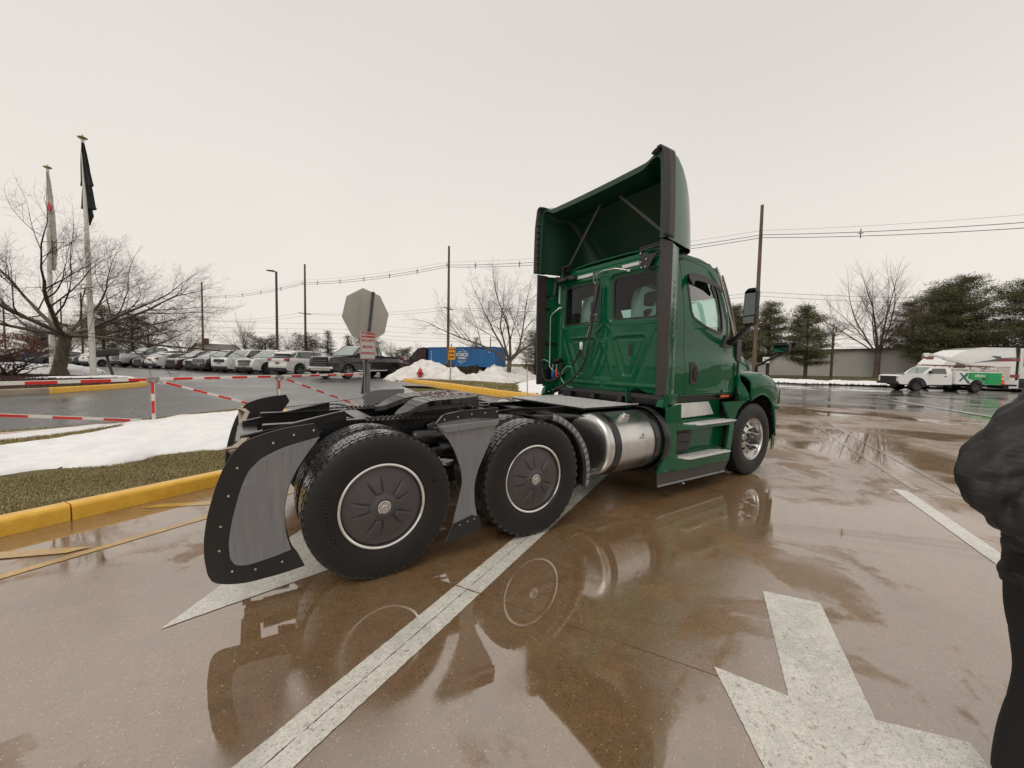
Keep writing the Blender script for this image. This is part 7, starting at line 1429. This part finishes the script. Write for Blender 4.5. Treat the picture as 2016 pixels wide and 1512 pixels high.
b = MB(); b.plate([(.25, 2.35), (3.2, 2.75), (3.2, 3.75), (.25, 3.75)], lambda u, v, w: (u, -1.2 - w, v), 0, .015); b.build('side_window', G_car, t, 0); b = MB(); b.box((3, 0, .8), (6.2, 2.4, .9)); b.build('underbody', M_ctrim, t, 20)
b = MB(); b.box((-.3, -1.0, 2.3), (.28, .5, 3.6)); b.build('air_duct', M_ctrim, t, 20, .02)

# ------------------------------------------------------------------ gate
M_gred = mat('red_reflective', (.62, .022, .02), rough=.4, var=.15, scale=20, coat=.3); M_gwhite = mat('white_gate_paint', (.70, .68, .62), rough=.5, var=.08, scale=20); M_ggalv = mat('gate_steel', (.33, .31, .29), rough=.5, metal=.5, var=.2, scale=20)
gt = thing('barrier_gate', 'long red and white striped swing gate of rails, uprights and diagonals', 'gate')
g = random.Random(4)
def rail(name, a, b_, r=.030, seg=.42, ph=0, m0=M_gwhite, flat=False):
    a, b_ = Vector(a), Vector(b_); L_ = (b_ - a).length; d = (b_ - a) / L_; q = MB(); q.bar(a, b_, r * 2, r * 2); o = q.build(name, m0, gt, 30, .005)
    x_ = seg * (.15 + .6 * ph)
    while x_ < L_ - .1:
        s0 = a + d * x_; s1 = a + d * min(L_ - .03, x_ + seg * .92 + g.uniform(-.03, .03)); x_ += seg * 1.6; q = MB(); q.bar(s0 - Vector((0, 0, r * .16)), s1 - Vector((0, 0, r * .16)), r * 2 + .006, r * 1.7, (0, 0, 1)); q.build('red_tape', M_gred, o, 30)
    return o
GA, GB = Vector((-6.9, 4.85, 0)), Vector((2.15, 8.45, 0))
def gp(x, z): t_ = (x - GA.x) / (GB.x - GA.x); return (x, {True: 5.925 + (x + 4.16) * .453, False: 6.709 + (x + 2.434) * .3745}[x < -2.434], z)
tops = [(-6.9, 1.0), (-2.47, 1.083), (-2.41, 1.083), (-.20, 1.10), (-.15, 1.10), (2.0, 1.13)]; zb_ = lambda x: .235 - .012 * (x + 2.4)
rail('top_rail', gp(-6.9, 1.01), gp(-2.50, 1.08), .031, .40, 0); rail('top_rail', gp(-2.36, 1.083), gp(-.24, 1.10), .029, .33, 1); rail('top_rail', gp(-.12, 1.10), gp(2.0, 1.13), .029, .30, 1)
rail('bottom_rail', gp(-6.9, .24), gp(-2.50, .21), .030, .40, 1); rail('bottom_rail', gp(-2.36, .21), gp(1.9, .20), .028, .34, 1)
rail('upright', gp(-2.43, .20), gp(-2.43, 1.08), .028, .25, 1); rail('upright', gp(-.18, .20), gp(-.18, 1.10), .026, .25, 1)
rail('diagonal_brace', gp(-6.6, .98), gp(-2.60, .26), .026, .40, 0); rail('diagonal_brace', gp(-2.28, 1.02), gp(-.30, .26), .025, .30, 0); rail('diagonal_brace', gp(-.06, 1.04), gp(1.8, .24), .025, .26, 0)
for x in (-2.43, -.18):
    b = MB(); b.plate([(-.12, 0), (.12, 0), (.03, .12), (-.03, .12)], lambda u, v, w: gp(x + u, 1.085 - v)[:2] + (1.085 - v,), 0, 0); b.bar(gp(x - .09, 1.085), gp(x + .09, 1.085), .07, .07); b.bar(gp(x - .12, .21), gp(x + .12, .21), .06, .06); b.bar(gp(x - .03, .98), gp(x - .03, .22), .022, .05); b.bar(gp(x - .13, .23), gp(x - .0, .36), .02, .02); b.build('gusset', M_ggalv, gt, 30)
b = MB(); b.tube([gp(-2.55, .22), gp(-2.50, .26), gp(-2.44, .34), gp(-2.40, .37)], .012, 6); b.build('chain', M_ctrim, gt, 60)

# ------------------------------------------------------------------ stop sign seen from behind
st = thing('stop_sign', 'back of an octagonal stop sign on a tilted galvanised channel in a round steel post', 'sign', (0, 0, 0))
C0 = Vector((.953, 3.35, 2.33)); nrm = Vector((.36, -.93, 0)).normalized(); rt_ = Vector((-nrm.y, nrm.x, 0)); upv = Vector((.055, 0, 1)).normalized()
ang0 = R(22.5 - 14)
OCT = [(.475 * math.cos(ang0 + k * PI / 4), .475 * math.sin(ang0 + k * PI / 4)) for k in range(8)]
b = MB(); b.plate(OCT, lambda u, v, w: tuple(C0 + rt_ * u + Vector((0, 0, 1)) * v - nrm * w), 0, .004); b.build('sign_back', mat('bare_sign_metal', (.55, .525, .46), rough=.5, metal=.35, var=.06, scale=20), st, 0)
b = MB(); b.plate(grow(OCT, -.012), lambda u, v, w: tuple(C0 + rt_ * u + Vector((0, 0, 1)) * v - nrm * w), .0045, .0055); b.build('red_face', M_gred, st, 0)
b = MB(); b.text('STOP', .30, lambda x, y, z: tuple(C0 - rt_ * x + Vector((0, 0, 1)) * y - nrm * (.006 + z)), .001, bold=.01); b.build('lettering', M_white, st, 0)
ax = Vector((.10, .0, 1)).normalized(); p0 = Vector((.845, 3.24, .95)); p1 = p0 + ax * 1.79
def uch(b, p0, p1, w_, d_):
    L_ = (p1 - p0)
    for (o1, o2, th) in (((-w_ / 2, 0), (w_ / 2, 0), 0),):
        pass
    xs_ = rt_; ysn = nrm
    prof = [(-w_ / 2 - .012, 0), (-w_ / 2, 0), (-w_ / 2 + .008, d_), (w_ / 2 - .008, d_), (w_ / 2, 0), (w_ / 2 + .012, 0), (w_ / 2 + .012, .004), (w_ / 2 - .004, .004), (w_ / 2 - .012, d_ + .004), (-w_ / 2 + .012, d_ + .004), (-w_ / 2 + .004, .004), (-w_ / 2 - .012, .004)][::1]
    v = [tuple(p + xs_ * a - ysn * (c - .03)) for p in (p0, p1) for a, c in prof]; n = len(prof); b.add(v, [(i, (i + 1) % n, n + (i + 1) % n, n + i) for i in range(n)] + [tuple(range(n))[::-1], tuple(range(n, 2 * n))])
b = MB(); uch(b, p0, p1, .055, .03); b.build('channel_post', M_galv, st, 20)
b = MB()
for k in range(60): c = p0 + ax * (.03 + k * .0305) + nrm * .031 + rt_ * .0; b.cyl(c - nrm * .002, c + nrm * .0025, .0045, 6)
b.build('post_holes', M_ctrim, st, 0)['kind'] = 'stuff'
b = MB(); b.tube([(.95, 3.29, .1), (.95, 3.29, 1.48)], .052, 20); b.tube([(.95, 3.29, 1.13), (.95, 3.29, 1.16)], .058, 20); b.tube([(.885, 3.22, .1), (.885, 3.22, 1.55)], .016, 8); b.build('round_post', M_galv, st, 40)
ns = thing('no_parking_sign', 'small red and white no parking do not block driveway sign on the stop sign post', 'sign', (0, 0, 0))
C1 = Vector((.935, 3.185, 1.795)); 
def sg_(u, v, w): u2 = u; return tuple(C1 + rt_ * (u2 * 1.0) + (Vector((.045, 0, 1)) - rt_ * .04) * v + nrm * w)
RP = rr([(-.148, -.235), (.148, -.235), (.148, .235), (-.148, .235)], .03)
b = MB(); b.plate(RP, sg_, 0, .003); b.build('panel', M_white, ns, 0)
M_sred = mat('sign_red', (.60, .04, .05), rough=.4, var=.05)
b = MB(); b.plate(grow(RP, -.006), sg_, .0034, .0038, [grow(RP, -.013)[::-1]]); b.plate(rr([(-.13, .135), (.13, .135), (.13, .218), (-.13, .218)], .02), sg_, .0036, .0042); b.build('red_border', M_sred, ns, 0)
rf = lambda x0, y0: (lambda x, y, z: sg_(x + x0, y + y0, .0044 + z))
b = MB(); b.text('DO NOT', .062, rf(0, .085), .0006, bold=.003); b.text('BLOCK', .062, rf(0, -.025), .0006, bold=.003); b.text('DRIVEWAY', .054, rf(0, -.135), .0006, bold=.002); b.build('lettering', M_sred, ns, 0)
b = MB(); b.text('NO', .068, rf(-.075, .178), .0006, bold=.003); b.text('PARKING', .038, rf(.046, .178), .0006, bold=.001); b.build('white_lettering', M_white, ns, 0)
# caution sign
cs = thing('speed_bump_sign', 'orange caution speed bump sign on a thin leaning steel post', 'sign', (7.62, 14.43, .55))
b = MB(); b.bar((0, 0, -.1), (.07, .02, 1.9), .05, .03); b.build('post', M_galv, cs, 20)
M_sor = mat('sign_orange', (.78, .34, .02), rough=.45, var=.05); rt2 = Vector((.85, -.53, 0)).normalized(); n2 = Vector((-.53, -.85, 0)).normalized()
def s2(u, v, w): return tuple(Vector((.09, 0, 1.42)) + rt2 * u + Vector((.05, 0, 1)) * v + n2 * (.03 + w))
b = MB(); b.plate(rr([(-.175, -.33), (.175, -.33), (.175, .33), (-.175, .33)], .03), s2, 0, .004); b.build('panel', M_sor, cs, 0)
b = MB()
for tx, yy in (('CAUTION', .19), ('SPEED', 0.0), ('BUMP', -.19)): b.text(tx, .098 if tx == 'CAUTION' else .125, lambda x, y, z, yy=yy: s2(x * .8, y * 1.2 + yy, .005 + z), .001, bold=.004)
b.build('lettering', M_black, cs, 0)
b = MB(); b.plate(rr([(-.155, -.31), (.155, -.31), (.155, .31), (-.155, .31)], .02), s2, .0042, .005, [rr([(-.147, -.302), (.147, -.302), (.147, .302), (-.147, .302)], .02)[::-1]]); b.build('black_border', M_black, cs, 0)
# thin white marker post, white arrow sign across the road
t = thing('marker_post', 'thin white marker post standing in the snow beside the truck cab', 'post', (8.05, 8.3, .2)); b = MB(); b.tube([(0, 0, 0), (-.03, .02, 1.15)], .022, 8); b.build('post', mat('pale_post', (.5, .49, .46), rough=.5), t, 60); b = MB(); b.tube([(-.03, .02, 1.15), (-.032, .022, 1.2)], .027, 8); b.build('cap', M_galv, t, 60)
t = thing('arrow_sign', 'small white arrow sign on a thin post in front of the pines', 'sign', (50.6, 18.9, -.1)); b = MB(); b.tube([(0, 0, 0), (0, 0, 2.5)], .035, 6); b.build('post', M_galv, t, 60)
b = MB(); r3 = Vector((.64, -.77, 0)); b.plate([(-.35, -.35), (.35, -.35), (.35, .35), (-.35, .35)], lambda u, v, w: tuple(Vector((0, 0, 2.55)) + r3 * u + Vector((0, 0, 1)) * v + Vector((-.77, -.64, 0)) * (.05 + w)), 0, .01); b.build('panel', M_white, t, 0)
b = MB(); f3 = lambda u, v, w: tuple(Vector((0, 0, 2.55)) + r3 * u + Vector((0, 0, 1)) * v + Vector((-.77, -.64, 0)) * (.062 + w))
for sg in (-1, 1): b.plate([(sg * .05, -.2), (sg * .1, -.2), (sg * .1, .0), (sg * .2, .05), (sg * .14, .17), (sg * .02, .1), (sg * .06, .06), (sg * .05, 0)][::sg], f3, 0, .004)
b.build('arrows', M_black, t, 0)
# hydrant
M_hyd = mat('hydrant_red', (.42, .02, .02), rough=.4, coat=.4, var=.15, scale=10)
t = thing('fire_hydrant', 'red fire hydrant standing in front of the snow pile', 'fire hydrant', (7.0, 17.0, .5))
b = MB(); b.lathe([(.17, 0), (.17, .03), (.11, .05), (.105, .42), (.15, .44), (.15, .47), (.12, .50), (.10, .58), (.05, .64), (.025, .66), (.025, .70), (.001, .71)], (0, 0, 0), 'z', 18); b.build('barrel', M_hyd, t, 40)
for k, a in enumerate((0, PI)): b = MB(); d = Vector((.835 * math.cos(a), -.55 * math.cos(a), 0)); b.cyl(d * .08 + Vector((0, 0, .36)), d * .19 + Vector((0, 0, .36)), .055, 12); b.build('outlet_cap', M_hyd, t, 40)
b = MB(); d = Vector((-.55, -.835, 0)); b.cyl(d * .08 + Vector((0, 0, .33)), d * .2 + Vector((0, 0, .33)), .075, 12); b.build('front_outlet', M_hyd, t, 40)
b = MB(); b.lathe([(.16, -.1), (.16, .0)], (0, 0, 0), 'z', 12); b.build('base_flange', M_hyd, t, 40)
# flagpoles, flags, ground light
M_pole = mat('white_flagpole', (.66, .64, .58), rough=.4, var=.04)
for i, (x, y, z, lb) in enumerate([(-6.09, 18.7, .62, 'near white flagpole carrying the furled dark flag'), (-8.68, 23.86, .62, 'farther white flagpole partly behind the island tree')]):
    t = thing('flagpole', lb, 'flagpole', (x, y, z), 0, 'white flagpoles on the mulch island'); b = MB(); b.tube([(0, 0, 0), (-.10, .3, 4), (-.24, .77, 9.62)] if i == 0 else [(0, 0, 0), (-.03, .3, 5), (-.05, .62, 9.75)], [.10, .088, .05], 16); b.build('pole', M_pole, t, 60)
    b = MB(); c = (-.24, .77, 9.62) if i == 0 else (-.05, .62, 9.75); b.lathe([(.04, 0), (.14, .05), (.16, .08), (.05, .13), (.02, .2), (.001, .22)], c, 'z', 14); b.build('finial', mat('gilt', (.55, .50, .25), rough=.3, metal=.6), t, 50)
def flag(name, label, base, levels, m, mats=None, seed=1):
    g = np.random.RandomState(seed); b = MB(); n = 28; rings = []
    for (z, cx, w_) in levels:
        rings.append([(base[0] + (cx + w_ * .5 * math.cos(2 * PI * k / n) * (1 + .25 * math.sin(k * 2.1 + z))) * .835, base[1] - (cx + w_ * .5 * math.cos(2 * PI * k / n)) * .55 + (8.6 - z) * -.0 + .10 * math.sin(2 * PI * k / n) * (1 + .4 * math.sin(k * 1.7 + z * 2)) , z) for k in range(n)])
    for r_ in rings: b.v.extend(r_)
    b.f = [(i * n + k, i * n + (k + 1) % n, (i + 1) * n + (k + 1) % n, (i + 1) * n + k) for i in range(len(rings) - 1) for k in range(n)]; b.mi = [0] * len(b.f)
    o = b.build(name, m, None, 70); return tag(o, label, 'flag')
M_fblk = mat('dark_flag_cloth', (.022, .026, .026), rough=.8, var=.3, scale=4, bump=.4, bscale=14)
flag('flag', 'dark green black furled flag wrapped round the near flagpole', (-6.31, 19.42), [(10.08, 0, .10), (9.7, .02, .20), (9.2, .05, .31), (8.6, .09, .40), (8.40, .10, .46), (8.39, .10, .32), (8.2, .11, .36), (7.6, .13, .46), (7.48, .15, .52), (7.46, .11, .28), (7.2, .12, .36), (7.1, .12, .28), (6.86, .11, .10)], M_fblk, seed=2)
M_fw = mat('white_flag_cloth', (.60, .56, .53), rough=.8, var=.12, scale=3, bump=.4, bscale=10)
fo = flag('flag', 'limp white flag with red diamond and dark lettering on the farther flagpole', (-8.73, 24.46), [(10.2, 0, .10), (9.6, .03, .20), (9.0, .05, .28), (8.2, .07, .33), (7.4, .09, .34), (6.6, .11, .34), (6.0, .10, .24), (5.6, .10, .12)], M_fw, seed=5)
b = MB(); b.plate([(-.04, 8.80), (.08, 8.56), (-.04, 8.30), (-.12, 8.55)], lambda u, v, w: (-8.73 + (u + .09) * .835, 24.46 - (u + .09) * .55 - .165 - w, v), 0, .01); b.build('red_diamond', M_gred, fo, 0)
b = MB(); b.text('CO', .5, lambda x, y, z: (-8.73 + (x * .5 + .16) * .835, 24.46 - .55 * (x * .5 + .16) - .155, 6.5 + y), .01); b.build('lettering', M_black, fo, 0)
t = thing('ground_light', 'black box shaped light on a short leaning post beside the flagpole', 'light', (-5.71, 19.6, .66))
b = MB(); b.tube([(0, 0, 0), (-.20, .13, .86)], .05, 8); b.build('post', M_steelp, t, 60)
b = MB(); d = Vector((.835, -.55, .0)); b.bar(Vector((-.2, .13, .98)) - d * .45 - Vector((0, 0, .04)), Vector((-.2, .13, .98)) + d * .42 + Vector((0, 0, .06)), .3, .28); b.build('housing', M_steelp, t, 30, .04)

# ------------------------------------------------------------------ person at the right edge
PX = thing('person', 'person in black quilted puffer jacket and black trousers cut off by the right edge', 'person', (0, 0, 0))
M_skin = mat('skin', (.42, .25, .17), rough=.55, var=.08); M_jk = mat('black_puffer', (.014, .0135, .015), rough=.55, var=.3, scale=8, bump=.9, bscale=13, stretch=(1, 1, 2.6)); M_tr = mat('black_trousers', (.008, .008, .009), rough=.8, var=.2, bump=.3, bscale=90); M_hair = mat('dark_hair', (.02, .014, .01), rough=.6)
def skin(name, verts, edges, radii, m, root=0, sub=2, parent=PX):
    me = bpy.data.meshes.new(name); me.from_pydata([tuple(v) for v in verts], edges, []); me.materials.append(m); o = bpy.data.objects.new(name, me); COL.objects.link(o); o.parent = parent
    o.modifiers.new('skin', 'SKIN'); sl = me.skin_vertices[0].data
    for i, r_ in enumerate(radii): sl[i].radius = (r_, r_) if not isinstance(r_, tuple) else r_
    sl[root].use_root = True; s_ = o.modifiers.new('sub', 'SUBSURF'); s_.levels = sub; s_.render_levels = sub
    me.polygons.foreach_set('use_smooth', [True] * len(me.polygons)); o.modifiers['skin'].use_smooth_shade = True; return o
# body frame: bx to the person's image-left side, faces the camera's left (toward the truck)
PB = Vector((1.605, -3.90, 0)); fwd = Vector((-.20, -.98, 0)).normalized(); lf = Vector((-fwd.y, fwd.x, 0))   # lf: the person's left
def pp(l, f, z): return PB + lf * l + fwd * f + Vector((0, 0, z))
J = [pp(0, 0, .90), pp(0, 0, 1.10), pp(0, .0, 1.30), pp(0, 0, 1.44), pp(0, .01, 1.54), pp(0, .03, 1.62), pp(0, .04, 1.70),
     pp(.20, 0, 1.41), pp(.30, -.02, 1.14), pp(.20, .22, 1.13), pp(.12, .30, 1.14), pp(-.20, 0, 1.39), pp(-.31, -.06, 1.18), pp(-.20, .15, 1.10), pp(-.11, .24, 1.12),
     pp(.075, 0, .84), pp(.08, .02, .48), pp(.09, -.02, .09), pp(.10, .12, .05), pp(-.075, 0, .84), pp(-.08, .02, .48), pp(-.09, -.02, .09), pp(-.10, .12, .05)]
E_ = [(0, 1), (1, 2), (2, 3), (3, 4), (4, 5), (5, 6), (3, 7), (7, 8), (8, 9), (9, 10), (3, 11), (11, 12), (12, 13), (13, 14), (0, 15), (15, 16), (16, 17), (17, 18), (0, 19), (19, 20), (20, 21), (21, 22)]
skin('body', J, E_, [.13, .12, .14, .11, .055, .09, .08, .06, .045, .033, .028, .06, .045, .033, .028, .07, .045, .035, .035, .07, .045, .035, .035], M_skin)
def wob(P, r, s=1): return P
# puffer jacket: torso and both sleeves, swollen baffles between the seams
def puff_tube(name, path, rad, seams, m, flat=1.0, amp=.014, n=40, ax=None, seed=1, crease=0.0):
    at, L_ = coil(path, 0, 0, 0); N = 150; V = []; rr_ = np.interp(np.linspace(0, 1, N + 1), np.linspace(0, 1, len(rad)), rad); gg = np.random.RandomState(seed); ph = gg.rand(8) * 6; nx = None
    for i in range(N + 1):
        t_ = i / N; p = at(t_); d = (at(min(1, t_ + .02)) - at(max(0, t_ - .02))).normalized(); a0 = ax or Vector((0, 0, 1)); a = (a0 - d * a0.dot(d)); a = a.normalized(); c = d.cross(a); q = (t_ * seams) % 1; pf = amp * (math.sin(q * PI) ** .35 - .7)
        for k in range(n):
            th = 2 * PI * k / n; wr_ = 0 if amp < .004 else .0045 * math.sin(th * 5 + ph[0] + t_ * 30) + .0035 * math.sin(th * 9 - t_ * 47 + ph[1]) + .006 * math.sin(th * 2 + t_ * 13 + ph[2]); cr_ = 0 if not crease else -crease * math.exp(-((t_ - .56) / .16) ** 2) * abs(math.sin(t_ * 46 + 1.6 * math.cos(th) + .7 * math.sin(2 * th + ph[3]))) ** 3 * (.5 + .5 * math.cos(th - 1.2)); r_ = rr_[i] + pf + wr_ + cr_; V.append(p + a * math.cos(th) * r_ * flat + c * math.sin(th) * r_)
    f = [(i * n + k, i * n + (k + 1) % n, (i + 1) * n + (k + 1) % n, (i + 1) * n + k) for i in range(N) for k in range(n)] + [tuple(range(n))[::-1], tuple(range(N * n, N * n + n))]
    b = MB(); b.add(V, f); return b
jb = puff_tube('jacket', [pp(0, 0, .78), pp(0, 0, .95), pp(0, 0, 1.15), pp(0, 0, 1.33), pp(0, 0, 1.44), pp(0, .0, 1.52)], [.175, .18, .185, .20, .15, .09], 10, M_jk, .72, .007, 56, fwd)
JK = jb.build('jacket', M_jk, PX, 180)
for s_ in (1, -1):
    q = puff_tube('sleeve', [pp(s_ * .13, 0, 1.45), pp(s_ * .225, -.005, 1.39), pp(s_ * .30, -.035, 1.24), pp(s_ * .33, -.03, 1.13), pp(s_ * .28, .08, 1.085), pp(s_ * .20, .21, 1.10), pp(s_ * .12, .30, 1.13)] if s_ > 0 else [pp(-.12, 0, 1.43), pp(-.20, -.005, 1.385), pp(-.315, -.035, 1.29), pp(-.405, -.045, 1.18), pp(-.36, .02, 1.09), pp(-.24, .11, 1.065), pp(-.17, .17, 1.10), pp(-.11, .25, 1.12)], [.085, .098, .088, .080, .080, .068, .052], 8, M_jk, 1.0, .005, 48, fwd, seed=3 + s_, crease=.014)
    q.build('sleeve', M_jk, JK, 180)
b = puff_tube('collar', [pp(0, .0, 1.46), pp(0, .01, 1.53), pp(0, .02, 1.575)], [.10, .088, .082], 2, M_jk, 1, .008, 32, fwd); b.build('collar', M_jk, JK, 180)
for s_ in (1, -1):
    b = puff_tube('leg', [pp(s_ * .07, 0, .90), pp(s_ * .075, .0, .72), pp(s_ * .08, .02, .48), pp(s_ * .09, -.01, .25), pp(s_ * .095, -.02, .08)], [.110, .098, .084, .074, .072], 3, M_tr, 1.0, .003, 32, fwd, seed=8 + s_); b.build('trouser_leg', M_tr, PX, 180)
    skin('shoe', [pp(s_ * .095, -.06, .05), pp(s_ * .10, .04, .05), pp(s_ * .105, .15, .04), pp(s_ * .095, -.02, .10)], [(0, 1), (1, 2), (0, 3)], [.045, .05, .04, .05], M_black, 1)
    # hand: palm and five fingers closed lightly in front of the body
    w0 = pp(.12, .30, 1.14) if s_ > 0 else pp(-.11, .25, 1.12); dr_ = ((pp(.02, .38, 1.13) if s_ > 0 else pp(-.01, .34, 1.11)) - w0).normalized(); upn = Vector((0, 0, 1)); V_ = [w0, w0 + dr_ * .05, w0 + dr_ * .09]; Ed = [(0, 1), (1, 2)]; Rd = [.026, .034, .034]
    for k, (o_, l_) in enumerate(((.030, .065), (.010, .075), (-.010, .070), (-.030, .055))):
        i0 = len(V_); V_ += [w0 + dr_ * .095 + upn * o_, w0 + dr_ * (.095 + l_ * .5) + upn * o_ + fwd * -.006, w0 + dr_ * (.095 + l_ * .75) + upn * o_ - fwd * .03, w0 + dr_ * (.095 + l_ * .6) + upn * o_ - fwd * .05]; Ed += [(2, i0), (i0, i0 + 1), (i0 + 1, i0 + 2), (i0 + 2, i0 + 3)]; Rd += [.010, .009, .0085, .008]
    i0 = len(V_); V_ += [w0 + dr_ * .045 + upn * .035 - fwd * .015, w0 + dr_ * .08 + upn * .045 - fwd * .035]; Ed += [(1, i0), (i0, i0 + 1)]; Rd += [.011, .009]
    skin('hand', V_, Ed, Rd, M_skin, 0)
b = MB(); b.lathe([(.001, -.12), (.06, -.10), (.078, -.03), (.085, .04), (.07, .10), (.03, .13), (.001, .135)], (0, 0, 0), 'z', 24); hd2 = b.build('head', M_skin, PX, 60); hd2.location = pp(0, .03, 1.67)
b = MB(); b.lathe([(.088, .0), (.095, .05), (.08, .11), (.035, .145), (.001, .15)], (0, 0, 0), 'z', 24); hr_ = b.build('hair', M_hair, hd2, 60); hr_.location = tuple(-fwd * .012)
b = MB(); b.tube([tuple(fwd * .080 + Vector((0, 0, .02))), tuple(fwd * .102 + Vector((0, 0, -.015))), tuple(fwd * .085 + Vector((0, 0, -.025)))], [.008, .014, .010], 8); b.build('nose', M_skin, hd2, 60)
for s_ in (1, -1):
    b = MB(); c = lf * s_ * .032 + fwd * .073 + Vector((0, 0, .018)); b.lathe([(.001, -.009), (.008, -.005), (.01, 0), (.008, .005), (.001, .009)], tuple(c), 'z', 10); b.build('eye', M_white, hd2, 60); b = MB(); b.tube([tuple(lf * s_ * .082 + Vector((0, 0, .02))), tuple(lf * s_ * .092 + Vector((0, 0, -.0))), tuple(lf * s_ * .080 + Vector((0, 0, -.03)))], .012, 6); b.build('ear', M_skin, hd2, 60)
b = MB(); b.tube([tuple(lf * .024 + fwd * .074 + Vector((0, 0, -.055))), tuple(fwd * .082 + Vector((0, 0, -.057))), tuple(-lf * .024 + fwd * .074 + Vector((0, 0, -.055)))], .005, 6); b.build('mouth', mat('lips', (.35, .14, .11), rough=.5), hd2, 60)

# repeated fittings far too small to pick apart singly stay joined
for o in list(COL.objects):
    if o.type == 'MESH' and o.parent and o.name.split('.')[0] in ('tread_holes', 'tread_teeth', 'tread_bars', 'rivets', 'edge_rivets', 'grease_smear', 'grease_groove', 'molded_ribs', 'pressed_marks', 'mount_bolts', 'air_lines', 'extender_bracket', 'ladder_rack', 'cargo', 'vent_louvre', 'door_seam', 'foliage', 'crown', 'branches', 'boughs', 'stems', 'post_holes'): o['kind'] = 'stuff'
